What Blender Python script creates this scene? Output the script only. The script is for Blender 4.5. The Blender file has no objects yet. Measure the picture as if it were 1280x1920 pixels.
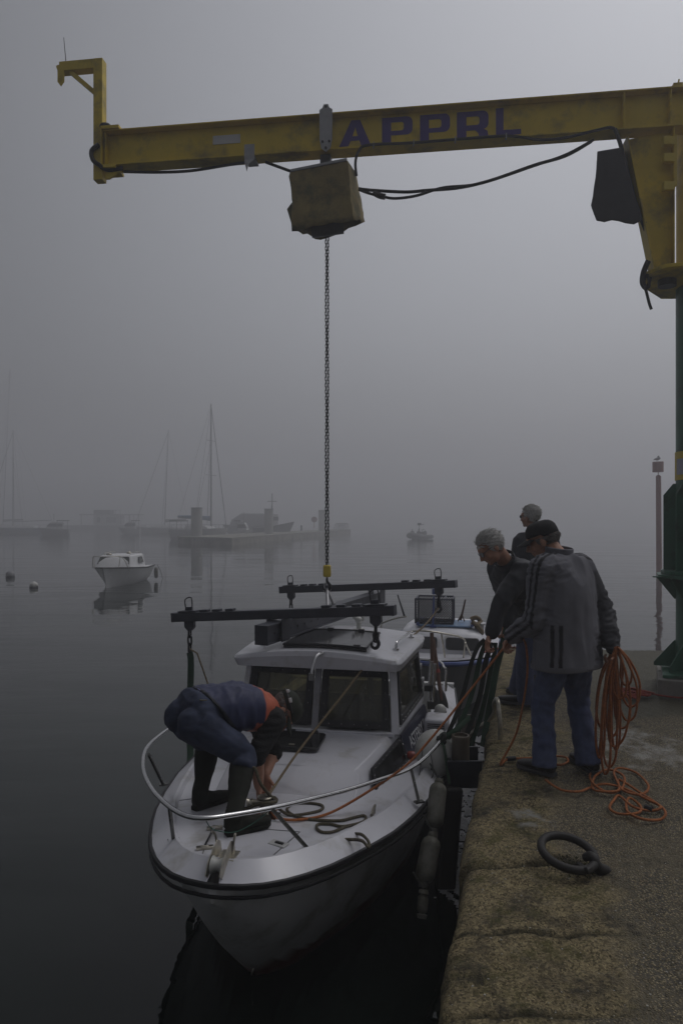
import bpy, bmesh, math, random
from mathutils import Vector as V, Matrix, noise
R = math.radians
rnd = random.Random(7)
sc = bpy.context.scene
C = sc.collection

# ------------------------------------------------------------------ camera
EYE, F, CX, HZ = 1.62, 1280.0, 640.0, 975.0
cam = bpy.data.cameras.new('camera'); co = bpy.data.objects.new('camera', cam); C.objects.link(co)
co.location = (0, 0, EYE); co.rotation_euler = (R(90), 0, 0)
cam.sensor_fit = 'VERTICAL'; cam.sensor_height = 36; cam.lens = 24; cam.shift_y = 15 / 1920
cam.clip_start = .05; cam.clip_end = 3000
sc.camera = co

SKY_LO, SKY_HI = .024, .062
# ------------------------------------------------------------------ sky, sun, exposure
SUN_EL, SUN_AZ = 62, 62          # degrees above the horizon; to the right of the view direction
w = bpy.data.worlds.new('World'); sc.world = w; w.use_nodes = True
nt = w.node_tree; nt.nodes.clear()
out = nt.nodes.new('ShaderNodeOutputWorld'); bg = nt.nodes.new('ShaderNodeBackground')
sky = nt.nodes.new('ShaderNodeTexSky'); sky.sky_type = 'NISHITA'; sky.sun_disc = False
sky.sun_elevation = R(SUN_EL); sky.sun_rotation = R(SUN_AZ); sky.dust_density = 6; sky.air_density = 1.5; sky.ozone_density = 1
hs = nt.nodes.new('ShaderNodeHueSaturation'); hs.inputs['Saturation'].default_value = .16
# thick overcast above the fog: bright towards the hidden sun, heavy and dark behind and overhead
tcw = nt.nodes.new('ShaderNodeTexCoord'); dp = nt.nodes.new('ShaderNodeVectorMath'); dp.operation = 'DOT_PRODUCT'
dp.inputs[1].default_value = V((math.sin(R(34)), math.cos(R(34)), .30)).normalized(); nt.links.new(tcw.outputs['Generated'], dp.inputs[0])
mrw = nt.nodes.new('ShaderNodeMapRange'); mrw.interpolation_type = 'SMOOTHSTEP'; nt.links.new(dp.outputs['Value'], mrw.inputs[0])
mrw.inputs[1].default_value = .25; mrw.inputs[2].default_value = 1.0; mrw.inputs[3].default_value = SKY_LO; mrw.inputs[4].default_value = SKY_HI
tint = nt.nodes.new('ShaderNodeMix'); tint.data_type = 'RGBA'; tint.blend_type = 'MULTIPLY'; tint.inputs[0].default_value = 1; tint.inputs['B'].default_value = (.97, .985, 1.04, 1)
nt.links.new(sky.outputs[0], hs.inputs['Color']); nt.links.new(hs.outputs[0], tint.inputs['A']); nt.links.new(tint.outputs['Result'], bg.inputs[0])
nt.links.new(mrw.outputs[0], bg.inputs[1]); nt.links.new(bg.outputs[0], out.inputs[0])
sl = bpy.data.lights.new('sun', 'SUN'); so = bpy.data.objects.new('sun', sl); C.objects.link(so)
sl.energy = .12; sl.angle = R(20); sl.color = (1, .96, .9)
sd = V((math.sin(R(SUN_AZ)) * math.cos(R(SUN_EL)), math.cos(R(SUN_AZ)) * math.cos(R(SUN_EL)), math.sin(R(SUN_EL))))
so.rotation_euler = sd.to_track_quat('Z', 'Y').to_euler(); so.location = (5, 5, 40)
sc.view_settings.view_transform = 'Standard'; sc.view_settings.look = 'None'; sc.view_settings.gamma = 1
sc.view_settings.exposure = .50
sc.cycles.use_denoising = True; sc.cycles.max_bounces = 6; sc.cycles.volume_bounces = 1
sc.cycles.caustics_reflective = False; sc.cycles.caustics_refractive = False; sc.cycles.sample_clamp_indirect = 4

# ------------------------------------------------------------------ helpers
def W(px, py, Y):                       # the point seen at a pixel of the photograph, Y metres away
    return V(((px - CX) / F * Y, Y, EYE - (py - HZ) / F * Y))
def G(px, py, z):                       # the same at a known height
    return W(px, py, (EYE - z) * F / (py - HZ))

def node(nt, t, **kw):
    n = nt.nodes.new(t)
    for k, v in kw.items():
        if k in n.inputs: n.inputs[k].default_value = v
        else: setattr(n, k, v)
    return n
def c4(c): return (*c, 1)
def mat(name, col, rough=.5, metal=0., var=.12, vs=6., bump=0., bs=40., dirt=None, attr=None, col2=None, stretch=(1, 1, 1), spec=.5, coat=0, alpha=None, trans=0, sheen=0, attr2=None, col3=None):
    """principled surface with noise variation; dirt = (colour, scale, amount); attr mixes in col2 where a vertex mask is 1"""
    m = bpy.data.materials.new(name); m.use_nodes = True
    nt = m.node_tree; b = nt.nodes['Principled BSDF']; L = nt.links.new
    tc = node(nt, 'ShaderNodeTexCoord'); mp = node(nt, 'ShaderNodeMapping'); mp.inputs['Scale'].default_value = stretch
    L(tc.outputs['Object'], mp.inputs[0])
    n1 = node(nt, 'ShaderNodeTexNoise', Scale=vs, Detail=6, Roughness=.6); L(mp.outputs[0], n1.inputs['Vector'])
    mr = node(nt, 'ShaderNodeMapRange'); mr.inputs[1].default_value = .3; mr.inputs[2].default_value = .7
    mr.inputs[3].default_value = 1 - var; mr.inputs[4].default_value = 1 + var; L(n1.outputs[0], mr.inputs[0])
    src = None
    def mix(a, bcol, fac):
        x = node(nt, 'ShaderNodeMix', data_type='RGBA')
        if isinstance(a, tuple): x.inputs['A'].default_value = a
        else: L(a, x.inputs['A'])
        if isinstance(bcol, tuple): x.inputs['B'].default_value = bcol
        else: L(bcol, x.inputs['B'])
        x.inputs[0].default_value = 0; L(fac, x.inputs[0]); return x.outputs['Result']
    cur = c4(col)
    if attr:
        at = node(nt, 'ShaderNodeAttribute', attribute_name=attr); cur = mix(cur, c4(col2), at.outputs['Fac'])
    if attr2:
        at = node(nt, 'ShaderNodeAttribute', attribute_name=attr2); cur = mix(cur, c4(col3), at.outputs['Fac'])
    if dirt:
        dn = node(nt, 'ShaderNodeTexNoise', Scale=dirt[1], Detail=8, Roughness=.65); L(mp.outputs[0], dn.inputs['Vector'])
        dr = node(nt, 'ShaderNodeMapRange'); dr.inputs[1].default_value = .62 - dirt[2] * .3; dr.inputs[2].default_value = .78 - dirt[2] * .2
        L(dn.outputs[0], dr.inputs[0]); cur = mix(cur, c4(dirt[0]), dr.outputs[0])
    vm = node(nt, 'ShaderNodeVectorMath', operation='SCALE')
    if isinstance(cur, tuple): vm.inputs[0].default_value = cur[:3]
    else: L(cur, vm.inputs[0])
    L(mr.outputs[0], vm.inputs['Scale']); L(vm.outputs[0], b.inputs['Base Color'])
    rr = node(nt, 'ShaderNodeMapRange'); rr.inputs[3].default_value = max(.02, rough - .08); rr.inputs[4].default_value = min(1, rough + .1)
    L(n1.outputs[0], rr.inputs[0]); L(rr.outputs[0], b.inputs['Roughness'])
    b.inputs['Metallic'].default_value = metal; b.inputs['Specular IOR Level'].default_value = spec
    if coat: b.inputs['Coat Weight'].default_value = coat; b.inputs['Coat Roughness'].default_value = .15
    if trans: b.inputs['Transmission Weight'].default_value = trans
    if sheen: b.inputs['Sheen Weight'].default_value = sheen
    if bump:
        n2 = node(nt, 'ShaderNodeTexNoise', Scale=bs, Detail=5); L(mp.outputs[0], n2.inputs['Vector'])
        bp = node(nt, 'ShaderNodeBump', Strength=bump, Distance=.01); L(n2.outputs[0], bp.inputs['Height']); L(bp.outputs[0], b.inputs['Normal'])
    return m

def frame(d, up=V((0, 0, 1))):
    d = d.normalized()
    if abs(d.dot(up)) > .98: up = V((0, 1, 0)) if abs(d.y) < .9 else V((1, 0, 0))
    s = d.cross(up).normalized(); return s, s.cross(d).normalized()

class MB:
    """collects shapes; build() links them as one mesh object"""
    def __init__(s): s.bm = bmesh.new()
    def faces(s, vs, fs):
        b = [s.bm.verts.new(v) for v in vs]
        for f in fs:
            try: s.bm.faces.new([b[i] for i in f])
            except ValueError: pass
        return s
    def hexa(s, p):                      # 8 points: bottom ring, top ring
        return s.faces(p, [(3, 2, 1, 0), (4, 5, 6, 7), (0, 1, 5, 4), (1, 2, 6, 5), (2, 3, 7, 6), (3, 0, 4, 7)])
    def box(s, c, size, rz=0, M=None):
        c = V(c); a, b, h = size[0] / 2, size[1] / 2, size[2] / 2
        m = M or Matrix.Rotation(rz, 3, 'Z')
        return s.hexa([c + m @ V(q) for q in ((-a, -b, -h), (a, -b, -h), (a, b, -h), (-a, b, -h), (-a, -b, h), (a, -b, h), (a, b, h), (-a, b, h))])
    def beam(s, p, q, w_, h_, up=V((0, 0, 1))):
        p, q = V(p), V(q); a, b = frame(q - p, up); a = a * w_ / 2; b = b * h_ / 2
        return s.hexa([p - a - b, p + a - b, q + a - b, q - a - b, p - a + b, p + a + b, q + a + b, q - a + b])
    def rings(s, rs, cap=True, closed=False):
        n = len(rs[0]); vs = [[s.bm.verts.new(p) for p in r] for r in rs]
        m = len(vs)
        for i in range(m if closed else m - 1):
            A, B = vs[i], vs[(i + 1) % m]
            for j in range(n):
                try: s.bm.faces.new((A[j], A[(j + 1) % n], B[(j + 1) % n], B[j]))
                except ValueError: pass
        if cap and not closed:
            for r, rev in ((vs[0], True), (vs[-1], False)):
                try: s.bm.faces.new(r[::-1] if rev else r)
                except ValueError: pass
        return s
    def tube(s, pts, r, n=8, closed=False, rr=None, flat=1.0, up=V((0, 0, 1))):
        pts = [V(p) for p in pts]; m = len(pts); rs = []; a = None
        for i, p in enumerate(pts):
            if closed: d = pts[(i + 1) % m] - pts[i - 1]
            else: d = pts[min(i + 1, m - 1)] - pts[max(i - 1, 0)]
            if d.length < 1e-9: d = V((0, 0, 1))
            d.normalize()
            if a is None: a, b = frame(d, up)
            else:
                a = (a - d * a.dot(d)); a = a.normalized() if a.length > 1e-6 else frame(d)[0]; b = a.cross(d).normalized()
                b = -b if b.dot(pb) < 0 else b
            pb = b
            q = rr[i] if rr else r
            rs.append([p + a * math.cos(t) * q + b * math.sin(t) * q * flat for t in [2 * math.pi * k / n for k in range(n)]])
        return s.rings(rs, cap=not closed, closed=closed)
    def cyl(s, p, q, r0, r1=None, n=16): return s.tube([p, q], 0, n, rr=[r0, r0 if r1 is None else r1])
    def lathe(s, prof, o, ax=V((0, 0, 1)), n=20, a=None):   # prof: (radius, distance along axis)
        a0, b0 = frame(ax); o = V(o); ax = ax.normalized()
        return s.rings([[o + ax * h + (a0 * math.cos(2 * math.pi * k / n) + b0 * math.sin(2 * math.pi * k / n)) * max(r, 1e-4) for k in range(n)] for r, h in prof])
    def ell(s, c, r, M=None, n=16):
        c = V(c); M = M or Matrix.Identity(3); h = n // 2; rs = []
        for i in range(h + 1):
            t = math.pi * (i / h); t = min(max(t, .02), math.pi - .02)
            rs.append([c + M @ V((r[0] * math.sin(t) * math.cos(2 * math.pi * k / n), r[1] * math.sin(t) * math.sin(2 * math.pi * k / n), -r[2] * math.cos(t))) for k in range(n)])
        return s.rings(rs)
    def prism(s, poly, d):               # closed planar polygon of 3-D points pushed along d
        d = V(d); n = len(poly)
        return s.faces([V(p) for p in poly] + [V(p) + d for p in poly], [tuple(range(n))[::-1], tuple(range(n, 2 * n))] + [(i, (i + 1) % n, n + (i + 1) % n, n + i) for i in range(n)])
    def mark(s, start, i=1):            # faces added since 'start' use material slot i
        s.bm.faces.ensure_lookup_table()
        for f in s.bm.faces[start:]: f.material_index = i
        return s
    def nf(s): return len(s.bm.faces)
    def build(s, name, m, parent=None, smooth=True, bevel=0, angle=40, fix=True, seg=2):
        if fix: bmesh.ops.recalc_face_normals(s.bm, faces=s.bm.faces)
        me = bpy.data.meshes.new(name); s.bm.to_mesh(me); s.bm.free()
        return link(name, me, m, parent, smooth, bevel, angle, seg)

def wloc(o):
    p = V((0, 0, 0))
    while o: p = p + o.location; o = o.parent
    return p
def link(name, me, m, parent=None, smooth=True, bevel=0, angle=40, seg=2):
    o = bpy.data.objects.new(name, me); C.objects.link(o)
    if parent:
        o.parent = parent; me.transform(Matrix.Translation(-wloc(parent)))
    for x in (m if isinstance(m, (list, tuple)) else [m]): me.materials.append(x)
    if smooth:
        me.shade_smooth()
        try: me.set_sharp_from_angle(angle=R(angle))
        except Exception: pass
    if bevel:
        b = o.modifiers.new('bevel', 'BEVEL'); b.width = bevel; b.segments = seg; b.limit_method = 'ANGLE'; b.angle_limit = R(40)
    return o
def thing(name, label, cat, loc=(0, 0, 0), group=None):
    o = bpy.data.objects.new(name, None); C.objects.link(o); o.empty_display_size = .1
    o.location = loc; o['label'] = label; o['category'] = cat
    if group: o['group'] = group
    return o
def tag(o, label, cat, group=None):
    o['label'] = label; o['category'] = cat
    if group: o['group'] = group
    return o
def kind(o, k): o['kind'] = k; return o
def smoothpath(pts, sub=6, closed=False):       # Catmull-Rom
    pts = [V(p) for p in pts]; n = len(pts); o = []
    for i in range(n if closed else n - 1):
        if closed: a, b, c, d = pts[i - 1], pts[i], pts[(i + 1) % n], pts[(i + 2) % n]
        else: a, b, c, d = pts[max(i - 1, 0)], pts[i], pts[i + 1], pts[min(i + 2, n - 1)]
        for k in range(sub):
            t = k / sub; o.append(.5 * ((2 * b) + (c - a) * t + (2 * a - 5 * b + 4 * c - d) * t * t + (3 * b - a - 3 * c + d) * t ** 3))
    if not closed: o.append(pts[-1])
    return o
def lerp(tab, x):
    if x <= tab[0][0]: return tab[0][1]
    for (a, b), (c, d) in zip(tab, tab[1:]):
        if x <= c: return b + (d - b) * (x - a) / (c - a)
    return tab[-1][1]
def sstep(a, b, x):
    t = min(1, max(0, (x - a) / (b - a))); return t * t * (3 - 2 * t)
# ------------------------------------------------------------------ water
WZ = -.92
def water_mat():
    m = bpy.data.materials.new('sea water'); m.use_nodes = True; nt = m.node_tree; L = nt.links.new
    b = nt.nodes['Principled BSDF']; b.inputs['Base Color'].default_value = (.006, .010, .008, 1)
    b.inputs['Roughness'].default_value = .02; b.inputs['IOR'].default_value = 1.33
    tc = node(nt, 'ShaderNodeTexCoord')
    def n(scale, sx, sy, det=3, rough=.5):
        mp = node(nt, 'ShaderNodeMapping'); mp.inputs['Scale'].default_value = (sx, sy, 1); mp.inputs['Rotation'].default_value = (0, 0, R(8))
        L(tc.outputs['Object'], mp.inputs[0]); t = node(nt, 'ShaderNodeTexNoise', Scale=scale, Detail=det, Roughness=rough, Distortion=.3)
        L(mp.outputs[0], t.inputs['Vector']); return t
    sw, rp, fine = n(.35, .5, 1.4, 2), n(1.7, .6, 1.5, 3), n(9, .7, 1.2, 2)
    # a breeze-ruffled patch by the slip on the right, calm elsewhere
    pt = n(.05, 1, 1, 2); pr = node(nt, 'ShaderNodeMapRange'); pr.inputs[1].default_value = .4; pr.inputs[2].default_value = .65; pr.inputs[3].default_value = .35; pr.inputs[4].default_value = 1
    L(pt.outputs[0], pr.inputs[0])
    def add(a, bb, k):
        x = node(nt, 'ShaderNodeMath', operation='MULTIPLY_ADD'); L(bb, x.inputs[0]); x.inputs[1].default_value = k; L(a, x.inputs[2]); return x.outputs[0]
    h = add(sw.outputs[0], rp.outputs[0], .16); h = add(h, fine.outputs[0], .012)
    mm = node(nt, 'ShaderNodeMath', operation='MULTIPLY'); L(h, mm.inputs[0]); L(pr.outputs[0], mm.inputs[1])
    bp = node(nt, 'ShaderNodeBump', Strength=1, Distance=.08); L(mm.outputs[0], bp.inputs['Height']); L(bp.outputs[0], b.inputs['Normal'])
    return m
mb = MB(); ys = [-40, 0, 20, 60, 150, 300, 450]; xs = [-300, -100, -20, 20, 100, 300]
vs = [(x, y, WZ) for y in ys for x in xs]; nx = len(xs)
mb.faces(vs, [(j * nx + i, j * nx + i + 1, (j + 1) * nx + i + 1, (j + 1) * nx + i) for j in range(len(ys) - 1) for i in range(nx - 1)])
kind(mb.build('water', water_mat()), 'structure')

# ------------------------------------------------------------------ quay
def edge_x(y):      # quay edge line
    return .30 + .262 * (y - 2.19)
JOINTS = [-1.2, -.3, .6, 1.2, 1.72, 2.22, 2.68, 3.22, 3.85, 4.52, 5.0, 5.75, 6.6, 7.5, 8.6]
STO = [(rnd.uniform(-.03, .03), rnd.uniform(-.02, .015), rnd.uniform(.38, .62)) for _ in JOINTS]
def stone(y):
    for i in range(len(JOINTS) - 1):
        if JOINTS[i] <= y < JOINTS[i + 1]: return i
    return len(JOINTS) - 2
def fb(p, o=4): return noise.fractal(p, .9, 2.1, o)
QFAR = 8.45
def qz(x, y, c):    # height of quay top; c = distance in from the edge
    i = stone(y); dx, dz, wd = STO[i]
    yw = y + .035 * fb(V((x * 3, y * 3, 1)))
    dj = min(abs(yw - j) for j in JOINTS)
    cap = 1 - sstep(wd - .04, wd + .12, c + .06 * fb(V((x * 4, y * 4, 7))))
    z = cap * dz * .5 - cap * .014 * math.exp(-(dj / .008) ** 2)
    z += .006 * fb(V((x * 2.2, y * 2.2, 3))) + cap * .006 * fb(V((x * 9, y * 9, 5))) + .0045 * fb(V((x * 34, y * 34, 9)), 3) + cap * .007 * min(0, fb(V((x * 16, y * 16, 15))) + .1)
    z -= cap * .012 * sstep(.2, .6, fb(V((x * 5 + 3, y * 5, 12))))
    return z
ty = [-1.2]
while ty[-1] < QFAR + .2: ty.append(ty[-1] + max(.0085, abs(ty[-1]) * .0055 if ty[-1] > 1.4 else .05 * (1.5 - ty[-1])))
tcx = []; c = 0
prof_dn = [(-.06, -2.3), (-.045, -1.2), (-.03, -.98), (-.02, -.8), (-.015, -.6), (-.01, -.45), (-.004, -.34), (0, -.26), (0, -.2), (.0, -.14), (.0, -.10), (.003, -.07), (.009, -.046), (.020, -.027), (.036, -.013), (.06, -.006), (.09, -.001)]
while c < 9: tcx.append(.125 + c); c += max(.0125, c * .013)
vs = []; masks = []
for y in ty:
    i = stone(y); dx, dz, wd = STO[i]; ex = edge_x(y)
    dj = min(abs(y - j) for j in JOINTS)
    e = ex + dx * .6 + .008 * fb(V((1, y * 2.5, 2))) + .012 * math.exp(-(dj / .02) ** 2)
    row = []
    for (c_, z_) in prof_dn:
        t = V((c_ * 4, y * 4, z_ * 4)); k = .012 * fb(t) + .005 * fb(t * 5)
        zt = qz(e + .1, y, .1); row.append((e + c_ + k, y, z_ + zt * sstep(-.5, -.05, z_)))
    for c_ in tcx: row.append((e + c_, y, qz(e + c_, y, c_)))
    vs += row
nc = len(prof_dn) + len(tcx); nr = len(ty)
# the far end drops to the water and cuts back slightly to the right
vv = []
for k, (x, y, z) in enumerate(vs):
    f = max(0, (x - 2)) * .12
    yy = y - f * sstep(4, 8.4, y)
    vv.append((x, yy, z))
base = len(vv)
for j in range(nc):
    x, y, z = vv[(nr - 1) * nc + j]; vv.append((x, y + .05, -2.3 if z > -1 else z))
fs = [(r * nc + j, r * nc + j + 1, (r + 1) * nc + j + 1, (r + 1) * nc + j) for r in range(nr) for j in range(nc - 1)]
mb = MB(); mb.faces(vv, fs)
for f in mb.bm.faces: f.normal_update()
def quay_mat():
    m = bpy.data.materials.new('granite and concrete quay'); m.use_nodes = True; nt = m.node_tree; L = nt.links.new
    b = nt.nodes['Principled BSDF']; tc = node(nt, 'ShaderNodeTexCoord'); P = tc.outputs['Object']
    def tex(t, sc_, **k):
        x = node(nt, t, Scale=sc_, **k); L(P, x.inputs['Vector']); return x
    def ramp(src, a, b_, lo=0, hi=1):
        r = node(nt, 'ShaderNodeMapRange'); L(src, r.inputs[0]); r.inputs[1].default_value = a; r.inputs[2].default_value = b_; r.inputs[3].default_value = lo; r.inputs[4].default_value = hi; return r.outputs[0]
    def mix(a, b_, f, mode='MIX'):
        x = node(nt, 'ShaderNodeMix', data_type='RGBA', blend_type=mode)
        for s_, v in (('A', a), ('B', b_)):
            if isinstance(v, tuple): x.inputs[s_].default_value = c4(v)
            else: L(v, x.inputs[s_])
        if isinstance(f, float): x.inputs[0].default_value = f
        else: L(f, x.inputs[0])
        return x.outputs['Result']
    def mul(a, b_):
        x = node(nt, 'ShaderNodeMath', operation='MULTIPLY')
        for i_, v in enumerate((a, b_)):
            if isinstance(v, float): x.inputs[i_].default_value = v
            else: L(v, x.inputs[i_])
        return x.outputs[0]
    at = node(nt, 'ShaderNodeAttribute', attribute_name='inner').outputs['Fac']
    big = tex('ShaderNodeTexNoise', 1.1, Detail=5, Roughness=.6).outputs[0]
    med = tex('ShaderNodeTexNoise', 4.5, Detail=8, Roughness=.7).outputs[0]
    fin = tex('ShaderNodeTexNoise', 160, Detail=3, Roughness=.7).outputs[0]
    sp = tex('ShaderNodeTexVoronoi', 120.)
    cell = ramp(sp.outputs['Color'], 0, 1)
    gran = mix((.075, .060, .033), (.56, .455, .25), ramp(cell, .05, .95))
    gran = mix(gran, (.075, .065, .05), ramp(med, .50, .64, 0, .85)); gran = mix(gran, (.30, .26, .19), ramp(tex('ShaderNodeTexNoise', 13., Detail=6, Roughness=.7).outputs[0], .56, .70, 0, .6))
    gran = mix(gran, (.10, .10, .022), ramp(tex('ShaderNodeTexNoise', 3.6, Detail=10, Roughness=.8).outputs[0], .51, .62, 0, .8))
    # exposed aggregate
    pb = tex('ShaderNodeTexVoronoi', 105.)
    agg = mix((.085, .072, .045), (.46, .385, .24), ramp(pb.outputs['Color'], .05, 1.0))
    agg = mix(agg, (.05, .047, .042), ramp(pb.outputs['Distance'], .35, .62, 0, .85))
    agg = mix(agg, (.20, .17, .11), ramp(tex('ShaderNodeTexNoise', 2.3, Detail=6, Roughness=.65).outputs[0], .5, .62, 0, .75))
    agg = mix(agg, (.15, .10, .045), ramp(tex('ShaderNodeTexNoise', 1.7, Detail=6, Roughness=.7).outputs[0], .57, .7, 0, .6))
    col = mix(gran, agg, at)
    col = mix(col, (.030, .028, .024), ramp(tex('ShaderNodeTexNoise', 2.3, Detail=12, Roughness=.80).outputs[0], .53, .63, 0, .85)); col = mix(col, (.04, .038, .024), node(nt, 'ShaderNodeAttribute', attribute_name='joint').outputs['Fac'])
    ch = tex('ShaderNodeTexVoronoi', 34.); chm = mul(ramp(ch.outputs['Distance'], .10, .06), ramp(ch.outputs['Color'], .62, .66))
    col = mix(col, (.55, .54, .50), chm)
    at2 = node(nt, 'ShaderNodeAttribute', attribute_name='spill').outputs['Fac']
    col = mix(col, (.42, .41, .38), mul(at2, ramp(med, .42, .56)))
    at3 = node(nt, 'ShaderNodeAttribute', attribute_name='wet').outputs['Fac']
    col = mix(col, (.060, .056, .030), at3)
    at4 = node(nt, 'ShaderNodeAttribute', attribute_name='slime').outputs['Fac']
    col = mix(col, (.012, .013, .009), at4)
    L(col, b.inputs['Base Color'])
    L(ramp(at3, 0, 1, .86, .55), b.inputs['Roughness']); b.inputs['Specular IOR Level'].default_value = .3
    bh = mix(ramp(fin, .3, .7), ramp(pb.outputs['Distance'], .6, .0), at)
    bp = node(nt, 'ShaderNodeBump', Strength=1., Distance=.010); L(bh, bp.inputs['Height'])
    bp2 = node(nt, 'ShaderNodeBump', Strength=.7, Distance=.03); L(med, bp2.inputs['Height']); L(bp.outputs[0], bp2.inputs['Normal']); L(bp2.outputs[0], b.inputs['Normal'])
    return m
quay = kind(mb.build('quay', quay_mat(), fix=False, smooth=True, angle=80), 'structure')
def paint(me, name, fn):
    a = me.attributes.new(name, 'FLOAT', 'POINT'); a.data.foreach_set('value', [float(fn(v.co)) for v in me.vertices])
def q_inner(p):
    c_ = p.x - edge_x(p.y) - STO[stone(p.y)][2]; return sstep(-.06, .12, c_ + .12 * fb(V((p.x * 3, p.y * 3, 7))) + .04 * fb(V((p.x * 14, p.y * 14, 7))))
paint(quay.data, 'inner', q_inner)
sp1, sp2 = G(1185, 1400, 0), G(1190, 1415, 0); sp3 = G(975, 1525, 0); sp4 = G(1008, 1545, 0); sp5 = G(1230, 1300, 0)
def blob(p, c_, rx, ry, k=.5): return 1 - sstep(.5, 1.1, math.hypot((p.x - c_.x) / rx, (p.y - c_.y) / ry) + k * fb(V((p.x * 6, p.y * 6, 4))))
paint(quay.data, 'spill', lambda p: min(1, .75 * blob(p, sp1, .34, .42, 1) + blob(p, sp3, .085, .12, .9) + blob(p, sp4, .12, .04, .9) + .6 * blob(p, sp5, .4, .12, .8)) if p.z > -.1 else 0)
def q_joint(p):
    i = stone(p.y); yw = p.y + .035 * fb(V((p.x * 3, p.y * 3, 1))); dj = min(abs(yw - j) for j in JOINTS); c_ = p.x - edge_x(p.y)
    return .9 * math.exp(-(dj / (.012 + .02 * max(0, fb(p * 5)))) ** 2) * (1 - sstep(STO[i][2], STO[i][2] + .15, c_)) + .45 * sstep(.12, .0, c_) * max(0, .5 + fb(p * 7))
paint(quay.data, 'joint', q_joint)
paint(quay.data, 'wet', lambda p: max(sstep(5.55, 5.75, p.y + .04 * (p.x - 2) + .1 * fb(V((p.x * 3, p.y * 3, 8)))) * sstep(.75, 1.1, p.x - edge_x(p.y)) * .8, 0))
paint(quay.data, 'slime', lambda p: sstep(-.10, -.42, p.z + .06 * fb(p * 4)) * .9)
# ------------------------------------------------------------------ materials shared by several things
M = {}
M['gel'] = mat('white gelcoat', (.58, .58, .62), .30, var=.05, vs=3, dirt=((.40, .39, .37), 5, .3), coat=.2)
M['gel2'] = mat('off white gelcoat', (.46, .46, .45), .4, var=.07, vs=4, dirt=((.28, .27, .24), 6, .3))
M['hull'] = mat('hull paint', (.60, .60, .60), .35, var=.06, vs=3, dirt=((.27, .26, .21), 2.6, .42), attr='anti', col2=(.16, .035, .025))
M['black'] = mat('black rubber', (.012, .012, .014), .55, var=.3, vs=20)
M['blackgloss'] = mat('smoked acrylic', (.012, .012, .013), .12, var=.3, vs=5)
M['chrome'] = mat('stainless steel', (.62, .62, .62), .2, metal=1, var=.1, vs=30)
M['tarn'] = mat('tarnished steel', (.48, .45, .38), .35, metal=1, var=.3, vs=30)
M['chrome_darkrefl'] = mat('stainless coloured as its dark reflections', (.13, .13, .12), .25, metal=1, var=.3, vs=20)  # dark surroundings mirrored in the chrome are put into the base colour
M['navy'] = mat('navy vinyl', (.012, .014, .035), .35, var=.1)
M['red'] = mat('red lamp lens', (.28, .03, .015), .3, var=.1)
M['paint_white'] = mat('white lettering', (.6, .6, .62), .5, var=.05)
M['wood'] = mat('varnished brown wood', (.10, .042, .02), .5, var=.3, vs=12, stretch=(1, 1, .1))
M['fender'] = mat('grimy white fender', (.17, .165, .14), .6, var=.25, vs=9, dirt=((.05, .048, .03), 7, .6))
M['fenderclean'] = mat('white buoy plastic', (.50, .50, .47), .4, var=.06, vs=6, dirt=((.3, .29, .25), 6, .3))
M['inside'] = mat('cabin lining', (.45, .41, .29), .6, var=.1)
M['darkin'] = mat('dark cabin interior', (.035, .03, .025), .6, var=.3)
M['rope_tan'] = mat('tan braided rope', (.17, .125, .07), .8, var=.55, vs=90, bump=.6, bs=260)
M['rope_green'] = mat('olive braided mooring rope', (.085, .072, .045), .85, var=.6, vs=90, bump=.6, bs=260)
M['rope_orange'] = mat('orange rope', (.36, .115, .03), .8, var=.35, vs=70, bump=.7, bs=240)
M['rope_red'] = mat('red rope', (.26, .035, .02), .8, var=.35, vs=70, bump=.7, bs=240)
M['cord'] = mat('thin grey cord', (.06, .06, .055), .8, var=.3)
def glass_mat(name, tint, refl=.5, rough=.03):
    m = bpy.data.materials.new(name); m.use_nodes = True; nt = m.node_tree; nt.nodes.clear(); L = nt.links.new
    o = node(nt, 'ShaderNodeOutputMaterial'); t = node(nt, 'ShaderNodeBsdfTransparent'); t.inputs[0].default_value = c4(tint)
    g = node(nt, 'ShaderNodeBsdfGlossy'); g.inputs['Roughness'].default_value = rough
    # dried salt streaks running down the pane
    tc = node(nt, 'ShaderNodeTexCoord'); mp = node(nt, 'ShaderNodeMapping'); mp.inputs['Scale'].default_value = (30, 30, 3); L(tc.outputs['Object'], mp.inputs[0])
    n = node(nt, 'ShaderNodeTexNoise', Scale=1, Detail=5); L(mp.outputs[0], n.inputs['Vector'])
    r = node(nt, 'ShaderNodeMapRange'); r.inputs[1].default_value = .35; r.inputs[2].default_value = .70; r.inputs[3].default_value = .12; r.inputs[4].default_value = .55; L(n.outputs[0], r.inputs[0])
    d = node(nt, 'ShaderNodeBsdfDiffuse'); d.inputs[0].default_value = (.17, .17, .135, 1)
    ms = node(nt, 'ShaderNodeMixShader'); L(r.outputs[0], ms.inputs[0]); L(t.outputs[0], ms.inputs[1]); L(d.outputs[0], ms.inputs[2])
    f = node(nt, 'ShaderNodeFresnel', IOR=1.5); x = node(nt, 'ShaderNodeMixShader')
    L(f.outputs[0], x.inputs[0]); L(ms.outputs[0], x.inputs[1]); L(g.outputs[0], x.inputs[2]); L(x.outputs[0], o.inputs[0]); return m
M['glass'] = glass_mat('tinted salt stained glass', (.42, .40, .27))
M['glassdark'] = glass_mat('dark grey glass', (.10, .10, .10))

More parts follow.
